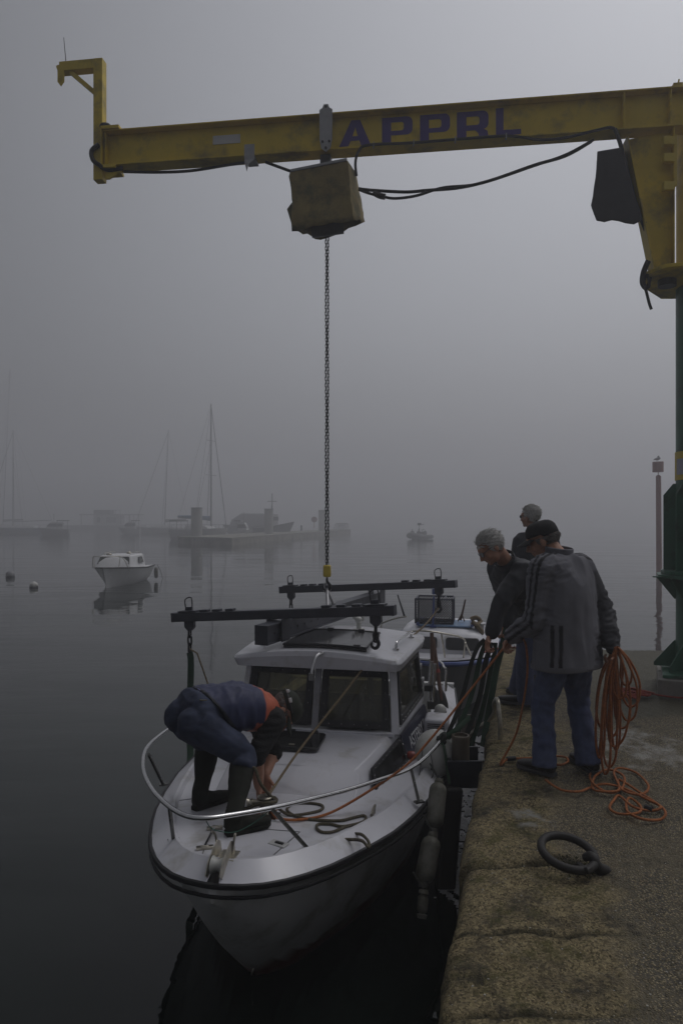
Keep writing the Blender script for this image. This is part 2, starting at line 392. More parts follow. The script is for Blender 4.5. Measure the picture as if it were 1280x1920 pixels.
def bil(q, a, b): return (q[0] * (1 - a) + q[1] * a) * (1 - b) + (q[3] * (1 - a) + q[2] * a) * b
def inset(q, m_):       # q: 4 corners; move each in by m_ metres
    w_ = ((q[1] - q[0]).length + (q[2] - q[3]).length) / 2; h_ = ((q[3] - q[0]).length + (q[2] - q[1]).length) / 2
    a, b = m_ / w_, m_ / h_
    return [bil(q, a, b), bil(q, 1 - a, b), bil(q, 1 - a, 1 - b), bil(q, a, 1 - b)]
def qn(q): return (q[1] - q[0]).cross(q[3] - q[0]).normalized()
def roundq(q, r, n=4):  # quad outline with rounded corners
    o = []
    for i in range(4):
        p, a, b = q[i], q[i - 1], q[(i + 1) % 4]
        u_, v_ = (a - p).normalized() * r, (b - p).normalized() * r
        for k in range(n + 1):
            t = k / n; o.append((p + u_) * (1 - t) ** 2 + p * 2 * t * (1 - t) + (p + v_) * t * t)
    return o
def gasket(mb, q, wd, out_, th, r=.03):   # window rubber: ring between two rounded outlines, standing out_ proud, th thick
    n_ = qn(q); A = roundq(q, r); B_ = roundq(inset(q, wd), max(r - wd * .6, .01)); k = len(A)
    P = [p + n_ * out_ for p in A] + [p + n_ * out_ for p in B_] + [p + n_ * (out_ - th) for p in A] + [p + n_ * (out_ - th) for p in B_]
    fs = []
    for i in range(k):
        j = (i + 1) % k
        fs += [(i, j, k + j, k + i), (2 * k + j, 2 * k + i, 3 * k + i, 3 * k + j), (2 * k + i, 2 * k + j, j, i), (k + i, k + j, 3 * k + j, 3 * k + i)]
    mb.faces(P, fs)
def bolts(mb, q, wd, out_, step, r=.005):
    n_ = qn(q); e = inset(q, wd / 2)
    for i in range(4):
        a, b = e[i], e[(i + 1) % 4]; k = max(2, int((b - a).length / step))
        for j in range(k): mb.ell(a.lerp(b, (j + .5) / k) + n_ * out_, (r, r, r), n=6)
def pane(q, wd, r=.03):
    mb = MB(); e = roundq(inset(q, wd * .7), r); mb.prism(e, -qn(q) * .006); return mb

# ------------------------------------------------------------------ the white boat in front
TH = R(11.5); BX, BY = -.60, 3.18
st, ct = math.sin(TH), math.cos(TH)
def Bt(s, u, z=0): return V((BX + s * st + u * ct, BY + s * ct - u * st, z))
def inv(p): dx, dy = p.x - BX, p.y - BY; return dx * st + dy * ct, dx * ct - dy * st
HB = [(0, .03), (.02, .13), (.06, .22), (.13, .31), (.22, .39), (.35, .48), (.5, .56), (.71, .655), (.9, .73), (1.2, .82), (1.6, .91), (2.2, .98), (3, 1.0), (4, .98), (4.75, .93)]
def hb(s): return lerp(HB, s)
def zs(s): return lerp([(0, -.085), (.5, -.135), (1, -.185), (2, -.235), (3, -.26), (4.75, -.27)], s)
def zk(s): return lerp([(0, -.17), (.1, -.30), (.25, -.50), (.42, -.70), (.62, -.90), (.8, -1.06), (1.2, -1.22), (2, -1.34), (4.75, -1.4)], s)
def pw(s): return lerp([(0, .55), (.3, .69), (.62, .80), (1, .70), (1.4, .50), (1.85, .37), (2.5, .27), (4.75, .22)], s)
boat = thing('motor_boat', 'white motor boat with wheelhouse and bow rail moored bow-first against the quay', 'boat', Bt(2.4, 0, WZ))
SS = [0, .01, .02, .04, .06, .09, .13, .17, .22, .28, .35, .42, .5, .6, .71, .8, .9, 1.05, 1.2, 1.4, 1.6, 1.9, 2.2, 2.6, 3, 3.5, 4, 4.4, 4.75]
NZ = 36
def section(s, side):
    o = []
    for j in range(NZ + 1):
        t = j / NZ; z = zk(s) + (zs(s) - zk(s)) * t; o.append((side * (hb(s) - .075 * sstep(1.0, .80, t) * min(1, hb(s) / .3)) * (t ** (pw(s) * .82) if t > 0 else 0), z))
    return o
mb = MB(); rows = []
for s in SS: rows.append([Bt(s, u, z) for u, z in section(s, -1)[::-1]] + [Bt(s, u, z) for u, z in section(s, 1)[1:]])
n = len(rows[0]); mb.faces([p for r in rows for p in r], [(i * n + j, i * n + j + 1, (i + 1) * n + j + 1, (i + 1) * n + j) for i in range(len(SS) - 1) for j in range(n - 1)])
mb.faces(rows[-1], [tuple(range(n))]); mb.faces(rows[0], [tuple(range(n))])
hull = mb.build('hull', M['hull'], boat, angle=50)
hz0 = wloc(hull).z
paint(hull.data, 'anti', lambda p: 1 if p.z + hz0 < -.79 else 0)
# plan outline, offset inwards by d
def outline(d, dz):
    o = []
    for i, s in enumerate(SS):
        a, b = SS[max(i - 1, 0)], SS[min(i + 1, len(SS) - 1)]
        tx, ty_ = b - a, hb(b) - hb(a); l = math.hypot(tx, ty_); nx_, ny = ty_ / l, -tx / l     # inward normal (s,u)
        k = d if hb(s) + ny * d > 0 else hb(s) / max(-ny, 1e-3)
        ss = s + nx_ * k; o.append((ss if s < 4 else s, hb(s) + ny * k, zs(s) + dz))
    return o
O0, O1, O2, O3 = outline(0, .012), outline(.10, .078), outline(.118, .076), outline(.132, .045)
def strip(mb, A, B_, side):
    k = len(A); mb.faces([Bt(s, side * u, z) for s, u, z in A] + [Bt(s, side * u, z) for s, u, z in B_], [(i, i + 1, k + i + 1, k + i) for i in range(k - 1)])
def dz_(s): return lerp([(a[0], a[2]) for a in O3], s)
def du_(s): return lerp([(a[0], a[1]) for a in O3], s)
mb = MB()
for sd_ in (-1, 1):
    for A, B_ in ((O0, O1), (O1, O2), (O2, O3)): strip(mb, A, B_, sd_)
mb.build('gunwale', M['gel'], boat, angle=30)
mb = MB()
SD = [a for a in O3 if a[0] <= 3.15] + [(3.15, du_(3.15), dz_(3.15))]
k = 9
vs = [Bt(s, u * (2 * j / (k - 1) - 1), z + .025 * (1 - (2 * j / (k - 1) - 1) ** 2) * min(1, u / .5)) for s, u, z in SD for j in range(k)]
mb.faces(vs, [(i * k + j, i * k + j + 1, (i + 1) * k + j + 1, (i + 1) * k + j) for i in range(len(SD) - 1) for j in range(k - 1)])
for sd_ in (-1, 1):        # side decks beside the cockpit
    mb.hexa([Bt(3.14, sd_ * .78, -.30), Bt(3.14, sd_ * .87, -.30), Bt(4.72, sd_ * .80, -.30), Bt(4.72, sd_ * .70, -.30), Bt(3.14, sd_ * .78, -.208), Bt(3.14, sd_ * .87, -.208), Bt(4.72, sd_ * .80, -.218), Bt(4.72, sd_ * .70, -.218)])
mb.build('deck', M['gel'], boat, angle=30)
mb = MB()                  # cockpit tub
def cq(*p): mb.faces([Bt(*q) for q in p], [(0, 1, 2, 3)])
for sd_ in (-1, 1): cq((3.14, sd_ * .78, -.21), (4.72, sd_ * .70, -.22), (4.72, sd_ * .68, -.75), (3.14, sd_ * .76, -.75))
cq((3.14, -.76, -.75), (4.72, -.68, -.75), (4.72, .68, -.75), (3.14, .76, -.75)); 
mb.hexa([Bt(4.62, -.9, -.8), Bt(4.62, .9, -.8), Bt(4.76, .9, -.8), Bt(4.76, -.9, -.8), Bt(4.66, -.93, -.2), Bt(4.66, .93, -.2), Bt(4.75, .93, -.2), Bt(4.75, -.93, -.2)])
mb.build('cockpit', M['gel2'], boat, fix=False)
for nm, off, r, fl, m_ in (('rub_rail', 0, .013, 1.2, M['black']), ('rub_strip', -.050, .008, 1.2, M['black'])):
    pts = [Bt(s, -(hb(s) + .008), zs(s) + off) for s in SS[::-1]] + [Bt(s, hb(s) + .008, zs(s) + off) for s in SS]
    mb = MB(); mb.tube(smoothpath(pts, 2), r, 8, flat=fl, up=V((0, 0, 1))); mb.build(nm, m_, boat)
seam_m = mat('grey seam', (.16, .16, .16), .6)
# deck seams, lockers and latches
def dk(s, u): return dz_(s) + .025 * (1 - min(1, abs(u) / max(du_(s), .01)) ** 2) * min(1, du_(s) / .5)
def gd(px, py, zz=-.15): 
    p = G(px, py, zz)
    for _ in range(4): s, u = inv(p); p = G(px, py, dk(s, u))
    return p
def dline(mb, a, b, wd=.006):
    n_ = 8
    for i in range(n_):
        p, q = gd(*[a[k] + (b[k] - a[k]) * i / n_ for k in (0, 1)]), gd(*[a[k] + (b[k] - a[k]) * (i + 1) / n_ for k in (0, 1)])
        mb.beam(p + V((0, 0, .0)), q, wd, .005)
for a, b in (((400, 1548), (470, 1553)), ((470, 1553), (562, 1560)), ((562, 1560), (500, 1615)), ((306, 1505), (360, 1498)), ((400, 1548), (378, 1606))): mb = MB(); dline(mb, a, b); mb.build('locker_seam', seam_m, boat, smooth=False)
for (x, y), (x2, y2) in (((403, 1555), (384, 1592)),):
    mb = MB(); a, b = gd(x, y), gd(x2, y2); mb.beam(a + V((0, 0, .012)), b + V((0, 0, .012)), .012, .01); mb.build('hinge_bar', M['chrome'], boat)
    for q in (a, b):
        mb = MB(); mb.box(q + V((0, 0, .008)), (.085, .028, .014), .2); mb.cyl(q + V((-.02, 0, .01)), q + V((.02, 0, .01)), .01, n=8); mb.build('latch', M['tarn'], boat, bevel=.002)
q = gd(522, 1583); mb = MB(); mb.box(q + V((0, 0, .003)), (.10, .055, .008), -.5); mb.build('lift_ring_plate', M['gel2'], boat, bevel=.003)
mb = MB(); mb.box(q + V((.005, -.003, .009)), (.05, .016, .01), -.5); mb.build('lift_ring', M['black'], boat, bevel=.003)
# bow roller
br = Bt(.12, .0, -.02); ax = V((st, ct, 0)); sx = V((ct, -st, 0)); up = V((0, 0, 1))
def bw(f, a, h): return br - ax * f + sx * a + up * h
mb = MB()
for a in (-.035, .035):
    mb.prism([bw(.10, a, .03), bw(.13, a, -.015), bw(.09, a, -.05), bw(-.02, a, -.05), bw(-.08, a, .0), bw(-.06, a, .06), bw(-.02, a, .085), bw(.03, a, .065)], sx * .005)
roller = mb.build('bow_roller', M['tarn'], boat, smooth=False)
mb = MB(); mb.lathe([(.0, -.03), (.042, -.03), (.03, -.012), (.027, 0), (.03, .012), (.042, .03), (.0, .03)], bw(.055, .0025, .0), sx, 16); mb.build('wheel', M['fenderclean'], roller)
mb = MB()
for a in (-.06, .06): mb.tube(smoothpath([bw(-.03, a * .6, .0), bw(-.04, a * .8, .09), bw(-.02, a, .12)], 4), .006, 6)
mb.build('guide_hook', M['tarn'], roller)
mb = MB(); mb.box(bw(-.03, .02, .008), (.09, .10, .006), -TH); mb.build('base_plate', M['tarn'], boat, bevel=.002)
mb = MB(); mb.cyl(bw(.16, -.05, -.10), bw(.16, .05, -.10), .0, n=3); mb.bm.clear()
mb.tube(smoothpath([Bt(.60, 0, -.80), Bt(.55, .012, -.82), Bt(.56, 0, -.86), Bt(.62, -.012, -.86)], 4), .006, 6); mb.build('stem_eye', M['tarn'], boat)
# pulpit rail and stanchions
RP = [(852, 1352, .085), (815, 1402, .05), (770, 1440, .03), (705, 1464, .06), (640, 1484, .09), (575, 1500, .13), (508, 1515, .17), (440, 1527, .195), (385, 1534, .21), (345, 1528, .21), (310, 1506, .20), (283, 1476, .18), (269, 1441, .15), (274, 1405, .13), (300, 1379, .11), (331, 1361, .10)]
rail = [G(*p) for p in RP] + [Bt(1.75, -.84, .09), Bt(2.0, -.85, .05)]
mb = MB(); mb.tube(smoothpath(rail, 6), .0125, 10); bowrail = mb.build('bow_rail', M['chrome'], boat)
for (x, y, z), (bx, by) in (((770, 1440, .03), (785, 1505)), ((508, 1515, .17), (583, 1598)), ((318, 1512, .205), (326, 1578)), ((279, 1414, .135), (307, 1472)), ((838, 1372, .075), (849, 1428))):
    a, b = G(x, y, z), gd(bx, by); mb = MB(); mb.cyl(b, a, .0105, n=8); mb.box(b + V((0, 0, .006)), (.06, .035, .01), .4); mb.build('stanchion', M['chrome_darkrefl'], bowrail)
a, b, c_ = Bt(2.0, -.85, .05), Bt(2.02, -.86, -.18), 0
mb = MB(); mb.cyl(b, a, .0105, n=8); mb.build('stanchion', M['chrome'], bowrail)
mb = MB(); mb.tube(smoothpath([G(508, 1516, .165), G(480, 1540, .07), G(440, 1560, .04), G(400, 1555, .08), G(385, 1536, .2)], 6), .0022, 5); mb.build('lashing', mat('green twine', (.02, .10, .07), .7), bowrail)
# windlass / bollard
q = gd(497, 1532); mb = MB(); mb.lathe([(.055, 0), (.055, .012), (.03, .016), (.03, .05), (.045, .075), (.05, .085), (.03, .09), (.025, .12), (.05, .125), (.055, .14), (.02, .155), (0, .155)], q, n=20)
mb.cyl(q + V((-.10, .0, .10)), q + V((.06, 0, .105)), .018, n=10); mb.lathe([(.0, 0), (.03, .0), (.02, .02), (.03, .04), (0, .04)], q + V((-.13, 0, .10)), V((1, 0, 0)), 12)
bmesh.ops.scale(mb.bm, vec=(.8, .8, .85), space=Matrix.Translation(-q), verts=mb.bm.verts); wl = mb.build('windlass', M['tarn'], boat); mb = MB(); mb.box(q + V((0, 0, .006)), (.16, .11, .012), -TH); mb.build('foot', M['chrome'], wl, bevel=.003)

# cabin trunk
def tz(s): return lerp([(1.30, -.02), (2.1, .03), (3.1, .03)], s)
def tb(s): return lerp([(1.10, .46), (1.24, .49), (2.1, .66), (3.12, .78)], s)      # foot half-width
def tt(s): return lerp([(1.36, .44), (2.1, .595), (3.12, .70)], s)     # top half-width
mb = MB()
ST = [(1.10, 1.38), (1.5, 1.55), (1.8, 1.8), (2.1, 2.1), (2.6, 2.6), (3.12, 3.12)]
rs = []
for sb, stp in ST:
    zb = dz_(sb) - .02; w1, w2 = tb(sb), tt(stp); r_ = []
    r_ += [Bt(sb, -w1, zb), Bt(stp, -w2 - .004, tz(stp) - .03), Bt(stp, -w2 + .025, tz(stp))]
    r_ += [Bt(stp, w2 * t, tz(stp) + .012 * (1 - t * t)) for t in (-.7, -.35, 0, .35, .7)]
    r_ += [Bt(stp, w2 - .025, tz(stp)), Bt(stp, w2 + .004, tz(stp) - .03), Bt(sb, w1, zb)]
    rs.append(r_)
n = len(rs[0])
mb.faces([p for r in rs[:4] for p in r], [(i * n + j, i * n + j + 1, (i + 1) * n + j + 1, (i + 1) * n + j) for i in range(3) for j in range(n - 1)] + [tuple(range(n))])
for sd_ in (0, 1):          # lower cabin sides behind the windscreen, with a thickness
    for i in range(3, 5):
        A, B_ = rs[i], rs[i + 1]; idx = (0, 1, 2) if sd_ == 0 else (n - 1, n - 2, n - 3)
        mb.faces([A[idx[0]], A[idx[1]], A[idx[2]], B_[idx[0]], B_[idx[1]], B_[idx[2]]], [(0, 1, 4, 3), (1, 2, 5, 4)])
mb.build('cabin_trunk', M['gel'], boat, angle=35, bevel=.006)
# wheelhouse frame
ZT = .505
def side_q(sd_): # side window wall corners (front-bottom, rear-bottom, rear-top, front-top)
    return [Bt(2.08, sd_ * .615, .035), Bt(3.10, sd_ * .715, .035), Bt(3.06, sd_ * .665, ZT), Bt(2.22, sd_ * .575, ZT)]
FL, FR = [Bt(2.03, -.60, .03), Bt(1.99, 0, .035), Bt(2.15, 0, ZT), Bt(2.18, -.565, ZT)], [Bt(1.99, 0, .035), Bt(2.03, .60, .03), Bt(2.18, .565, ZT), Bt(2.15, 0, ZT)]
mb = MB()
for q in (FL, FR):
    for a, b, w_ in ((q[0], q[3], .05), (q[1], q[2], .05), (q[0], q[1], .045), (q[3], q[2], .05)): mb.beam(a, b, w_, .03)
for sd_ in (-1, 1):
    q = side_q(sd_)
    for a, b, w_ in ((q[0], q[3], .05), (q[1], q[2], .06), (q[0], q[1], .05), (q[3], q[2], .05)): mb.beam(a, b, w_ * .5, .045)
RB = [Bt(3.10, -.71, -.2), Bt(3.10, .71, -.2), Bt(3.06, .66, ZT), Bt(3.06, -.66, ZT)]
mb.beam(Bt(3.1, -.71, .02), Bt(3.1, .71, .02), .03, .06); mb.beam(Bt(3.06, -.66, ZT - .03), Bt(3.06, .66, ZT - .03), .03, .07)
mb.beam(Bt(3.1, -.15, -.3), Bt(3.06, -.15, ZT), .05, .03); mb.beam(Bt(3.1, .25, -.3), Bt(3.06, .25, ZT), .05, .03)
mb.build('wheelhouse', M['gel'], boat, smooth=False, bevel=.006)
for a, b in ((-.43, .52), (.48, .42)): mb = MB(); mb.box(Bt(3.08, a, -.12), (b, .02, .28), -TH); mb.build('bulkhead', M['inside'], boat, smooth=False)
mb = MB(); mb.box(Bt(2.3, 0, -.02), (1.1, .45, .04), -TH); mb.box(Bt(2.5, -.35, -.25), (.3, .35, .5), -TH); mb.box(Bt(2.2, .25, .04), (.35, .15, .12), -TH); mb.cyl(Bt(2.45, .25, -.05), Bt(2.42, .25, .1), .16, n=18); mb.box(Bt(2.6, 0, -.45), (1.3, 1.1, .04), -TH)
mb.build('dashboard', M['darkin'], boat, smooth=False, bevel=.01)
mb = MB(); mb.lathe([(.13, 0), (.15, .01), (.13, .02)], Bt(2.6, .22, .05), V((st, ct, .5)).normalized(), 20); mb.build('steering_wheel', M['black'], boat)
for nm, q, gw, m_ in (('windscreen', FL, .052, M['glass']), ('windscreen', FR, .052, M['glass']), ('side_window', side_q(1), .045, M['glass']), ('side_window', [side_q(-1)[i] for i in (1, 0, 3, 2)], .045, M['glass'])):
    q = inset(q, .034); o = pane(q, gw).build(nm, m_, boat, smooth=False)
    mb = MB(); gasket(mb, q, gw, .022, .03); f0 = mb.nf(); bolts(mb, q, gw, .024, .085, .006); mb.mark(f0); mb.build('gasket', [M['black'], M['chrome']], o)
# low side windows with name board
LQ = [Bt(1.46, .545, -.165), Bt(2.62, .735, -.20), Bt(2.62, .675, -.01), Bt(1.52, .490, -.055)]
q = [Bt(1.42, .548, -.185), Bt(2.12, .678, -.195), Bt(2.12, .620, -.01), Bt(1.50, .500, -.04)]
mb = MB(); mb.prism([p + qn(q) * .012 for p in roundq(q, .03)], -qn(q) * .012); lw = mb.build('cabin_window', M['blackgloss'], boat, smooth=False)
mb = MB(); gasket(mb, q, .03, .018, .012); f0 = mb.nf(); bolts(mb, q, .03, .019, .07, .004); mb.mark(f0); mb.build('gasket', [M['black'], M['chrome']], lw)
q = [Bt(2.14, .682, -.20), Bt(3.04, .794, -.21), Bt(3.04, .724, .0), Bt(2.14, .622, -.01)]
mb = MB(); mb.prism([p + qn(q) * .014 for p in roundq(q, .02)], -qn(q) * .014); nb = mb.build('name_board', M['navy'], boat, smooth=False)
def text(s, name, m_, parent, o, xd, yd, h, squash=1, th=.003):
    cu = bpy.data.curves.new(name, 'FONT'); cu.body = s; cu.extrude = th / h / 2; cu.resolution_u = 3
    ob = bpy.data.objects.new(name, cu); C.objects.link(ob); me = bpy.data.meshes.new_from_object(ob.evaluated_get(bpy.context.evaluated_depsgraph_get())); bpy.data.objects.remove(ob)
    xd, yd = xd.normalized(), yd.normalized(); zd = xd.cross(yd)
    me.transform(Matrix.Translation(o) @ Matrix((( *(xd * h * squash)[:1], (yd * h)[0], (zd * h)[0], 0), ((xd * h * squash)[1], (yd * h)[1], (zd * h)[1], 0), ((xd * h * squash)[2], (yd * h)[2], (zd * h)[2], 0), (0, 0, 0, 1))))
    return link(name, me, m_, parent, smooth=False)
bpy.context.view_layer.update()
text('ASTERIX II', 'boat_name', M['paint_white'], nb, bil(q, .16, .26) + qn(q) * .018, q[1] - q[0], q[3] - q[0], .125, 1.0)
mb = MB(); mb.ell(Bt(2.17, .71, -.16), (.05, .04, .03), n=12); mb.build('side_light', M['red'], boat)
# roof
def roof_ring(s, z, half): return [Bt(s, half * t, z + .055 * (1 - t * t)) for t in [k / 8 - 1 for k in range(17)]]
RS = [(1.985, .60), (1.995, .628), (2.04, .652), (2.2, .668), (2.6, .70), (3.0, .735), (3.18, .73), (3.22, .70)]
mb = MB()
top, bot = [roof_ring(s, .585, h_ - .02) for s, h_ in RS], [roof_ring(s - .01, .545, h_) for s, h_ in RS]
low = [[Bt(s + .015, (h_ - .015) * t, .50) for t in [k / 8 - 1 for k in range(17)]] for s, h_ in RS]
def addgrid(G_): mb.faces([p for r in G_ for p in r], [(i * 17 + j, i * 17 + j + 1, (i + 1) * 17 + j + 1, (i + 1) * 17 + j) for i in range(len(G_) - 1) for j in range(16)])
addgrid(top); addgrid(low)
per = lambda G_: G_[0] + [r[-1] for r in G_[1:]] + G_[-1][::-1][1:] + [r[0] for r in G_[::-1][1:-1]]
T_, B2, L_ = per(top), per([[Bt(s - .012, h_ * t, .558 + .04 * (1 - t * t)) for t in [k / 8 - 1 for k in range(17)]] for s, h_ in RS]), per(low)
k = len(T_)
for A, B_ in ((T_, B2), (B2, L_)): mb.faces(A + B_, [(i, (i + 1) % k, k + (i + 1) % k, k + i) for i in range(k)])
bmesh.ops.remove_doubles(mb.bm, verts=mb.bm.verts, dist=1e-4)
roof = mb.build('roof', M['gel'], boat, angle=24, bevel=.006)
def rz_(u): return .585 + .055 * (1 - (u / .7) ** 2)
# roof hatch
hq = [Bt(2.08, -.26, 0), Bt(2.08, .40, 0), Bt(2.80, .37, 0), Bt(2.80, -.28, 0)]
def crown(ss, u0, u1, z0): return [[Bt(s_, u0 + (u1 - u0) * t, z0 + rz_(u0 + (u1 - u0) * t)) for t in [k / 8 for k in range(9)]] for s_ in ss]
mb = MB(); g1 = crown((2.08, 2.10, 2.45, 2.78, 2.80), -.27, .38, .03); g0 = crown((2.08, 2.10, 2.45, 2.78, 2.80), -.27, .38, .002)
for g_ in (g1,): mb.faces([p for r in g_ for p in r], [(i * 9 + j, i * 9 + j + 1, (i + 1) * 9 + j + 1, (i + 1) * 9 + j) for i in range(4) for j in range(8)])
P1 = g1[0] + [r[-1] for r in g1[1:]] + g1[-1][::-1][1:] + [r[0] for r in g1[::-1][1:-1]]; P0 = g0[0] + [r[-1] for r in g0[1:]] + g0[-1][::-1][1:] + [r[0] for r in g0[::-1][1:-1]]; k = len(P1)
mb.faces(P1 + P0, [(i, (i + 1) % k, k + (i + 1) % k, k + i) for i in range(k)]); bmesh.ops.remove_doubles(mb.bm, verts=mb.bm.verts, dist=1e-4)
hat = mb.build('roof_hatch', M['blackgloss'], roof, bevel=.012)
mb = MB(); mb.tube([p + V((0, 0, .0)) for p in P1], .008, 6, closed=True)
mb.box(Bt(2.79, -.05, rz_(0) + .03), (.05, .03, .03), -TH); mb.box(Bt(2.79, .22, rz_(.2) + .03), (.05, .03, .03), -TH); mb.box(Bt(2.12, .3, rz_(.3) + .03), (.05, .03, .02), -TH); mb.build('hatch_seal', M['black'], roof)
mb = MB(); p = Bt(3.0, .16, rz_(.1)); mb.cyl(p, p + V((0, 0, .07)), .022, .018, n=10); mb.cyl(p, p + V((0, 0, .012)), .05, n=12); mb.ell(p + V((0, 0, .09)), (.035, .035, .03)); mb.cyl(p + V((-.04, 0, .10)), p + V((-.04, 0, .13)), .014, n=8); mb.cyl(p + V((.035, 0, .08)), p + V((.035, 0, .12)), .014, n=8); mb.build('vent', M['fenderclean'], roof)
for pts in ([(2.35, .57), (2.35, .57), (2.95, .63)], [(2.3, -.50), (2.3, -.5), (2.95, -.58)]):
    a, b = Bt(pts[0][0], pts[0][1], rz_(pts[0][1])), Bt(pts[2][0], pts[2][1], rz_(pts[2][1])); h = V((0, 0, .055))
    mb = MB(); mb.tube(smoothpath([a, a + h * .8 + (b - a) * .03, a + h + (b - a) * .12, a.lerp(b, .5) + h, b + h - (b - a) * .12, b + h * .8 - (b - a) * .03, b], 4), .010, 8)
    for q_ in (a, b): mb.cyl(q_ - V((0, 0, .004)), q_ + V((0, 0, .008)), .026, n=12)
    mb.build('grab_rail', M['chrome'], roof)
mb = MB(); a = W(608, 1224, 5.12); mb.tube(smoothpath([a + V((.03, .02, -.02)), a, W(592, 1232, 5.05), W(584, 1262, 4.99)], 5), .011, 8); mb.box(W(583, 1269, 4.97), (.035, .03, .05)); wp = mb.build('wiper', M['chrome'], roof)
# foredeck hatch
def hatch(c_, w_, l_, name, par, zt):
    q_ = [Bt(c_[0] + a * l_, c_[1] + b * w_, zt) for a, b in ((-.5, -.5), (-.5, .5), (.5, .46), (.5, -.46))]
    mb = MB(); mb.prism(roundq(q_, .05), V((0, 0, .03))); o = mb.build(name, M['blackgloss'], par, smooth=False, bevel=.008)
    for b in (-.22, .22): mb = MB(); mb.box(Bt(c_[0] + .48 * l_, c_[1] + b * w_, zt + .03), (.05, .03, .02), -TH); mb.build('hinge', M['black'], o, bevel=.003)
    mb = MB(); mb.box(Bt(c_[0] - .4 * l_, c_[1], zt + .035), (.04, .02, .01), -TH); mb.build('latch', M['tarn'], o, bevel=.003); return o
s_, u_ = inv(G(557, 1397, .0)); hatch((s_, u_), .39, .36, 'fore_hatch', boat, tz(s_) + .008)
# stern rail and cleats
mb = MB(); z0 = -.19
pts = [Bt(4.3, .86, z0), Bt(4.33, .86, .02), Bt(4.36, .84, .05), Bt(4.62, .78, .055), Bt(4.72, .6, .055), Bt(4.73, .0, .055), Bt(4.72, -.6, .055), Bt(4.6, -.78, .055), Bt(4.36, -.84, .05), Bt(4.3, -.86, z0)]
mb.tube(smoothpath(pts, 5), .013, 8); mb.build('stern_rail', M['chrome'], boat)
for (a, b) in ((4.45, .86), (2.15, .90), (2.15, -.88), (1.0, .60)):
    mb = MB(); p = Bt(a, b, zs(a) + .075 if a > 2 else dk(a, b) + .005); mb.tube(smoothpath([p + ax * -.07 + up * .03, p + up * .035, p + ax * .07 + up * .03], 3), .009, 6)
    for k_ in (-.03, .03): mb.cyl(p + ax * k_, p + ax * k_ + up * .035, .009, n=6)
    mb.build('cleat', M['black' if a == 4.45 else 'tarn'], boat)
# heater cowl with louvres on the side deck
p = Bt(2.82, .86, -.12); mb = MB(); mb.box(p, (.20, .26, .17), -TH); cow = mb.build('engine_vent', M['gel'], boat, bevel=.03, seg=3)
mb = MB()
for k_ in range(8): mb.box(Bt(2.685, .86, -.18 + k_ * .016) , (.14, .004, .006), -TH)
mb.build('louvre', M['black'], cow, smooth=False)
# rod holders and antenna mounts on the wheelhouse rear
mb = MB()
for u_, z1 in ((.77, .35), (.80, .33)): mb.cyl(Bt(3.14, u_, .0), Bt(3.17, u_ + .02, z1), .018, n=10)
mb.build('rod_holder', M['chrome'], boat)
mb = MB(); mb.box(Bt(3.13, .76, .12), (.06, .05, .05), -TH); mb.build('rod_clamp', M['black'], boat); mb = MB(); mb.ell(Bt(3.16, .79, .02), (.035, .035, .035)); mb.build('rod_cup', M['black'], boat)
mb = MB()
for z_ in (.34, .22):
    mb = MB(); mb.cyl(Bt(3.0, .722 if z_ < .3 else .702, z_), Bt(3.001, .738 if z_ < .3 else .718, z_), .028, n=16); mb.build('sticker', M['paint_white'], boat)
# ------------------------------------------------------------------ jib crane on the quay
M['yellow'] = mat('weathered yellow paint', (.66, .48, .022), .5, var=.14, vs=2.5, dirt=((.26, .19, .03), 3, .42), bump=.1, bs=30)
M['yellow2'] = mat('fresh yellow paint', (.62, .47, .05), .45, var=.1)
M['green'] = mat('green paint', (.03, .13, .075), .4, var=.15, vs=3, dirt=((.02, .035, .02), 4, .4))
M['galv'] = mat('galvanised steel', (.34, .34, .35), .5, metal=.6, var=.15, vs=12)
M['steel'] = mat('blue grey painted steel', (.040, .042, .055), .42, var=.18, vs=6, bump=.05)
M['darksteel'] = mat('dark greasy steel', (.014, .014, .015), .45, metal=.3, var=.4, vs=30)
M['canvas'] = mat('mildewed khaki canvas', (.30, .23, .09), .9, var=.25, vs=4, dirt=((.09, .095, .05), 5, .6), bump=.4, bs=60)
M['tarp'] = mat('black woven tarpaulin', (.026, .026, .033), .7, var=.3, vs=8, bump=.3, bs=150)
M['letter'] = mat('violet paint', (.055, .028, .22), .5, var=.12, vs=10)
M['web'] = mat('dark green webbing', (.010, .042, .018), .75, var=.35, vs=20, bump=.3, bs=200)
M['web2'] = mat('black green webbing', (.008, .013, .010), .8, var=.35, vs=20, bump=.3, bs=200)

Jr, Jl = V((3.045, 6.09, 0)), V((-2.387, 6.79, 0)); jd = (Jl - Jr).normalized(); jn = V((jd.y, -jd.x, 0)); jn = jn if jn.y < 0 else -jn   # jn: towards the viewer
ZTOP, ZBOT, FW = 5.50, 5.145, .17
def J(t, z, o=0): return Jr + jd * t - jn * (o) + V((0, 0, z))        # t metres left of the right edge point, o metres behind the front flange edge
def Jt(px, o=0):        # the t at which pixel column px meets the boom plane
    k = (px - CX) / F; q = Jr - jn * o; return (k * q.y - q.x) / (jd.x - k * jd.y)
LEN = Jt(192)
crane = thing('jib_crane', 'yellow jib crane with lettered boom on a green post bolted to the quay', 'crane', (3.45, 6.5, 0))
def Jbox(mb, t0, t1, z0, z1, o0, o1): return mb.hexa([J(t0, z0, o0), J(t1, z0, o0), J(t1, z0, o1), J(t0, z0, o1), J(t0, z1, o0), J(t1, z1, o0), J(t1, z1, o1), J(t0, z1, o1)])
mb = MB(); t0 = -1.0
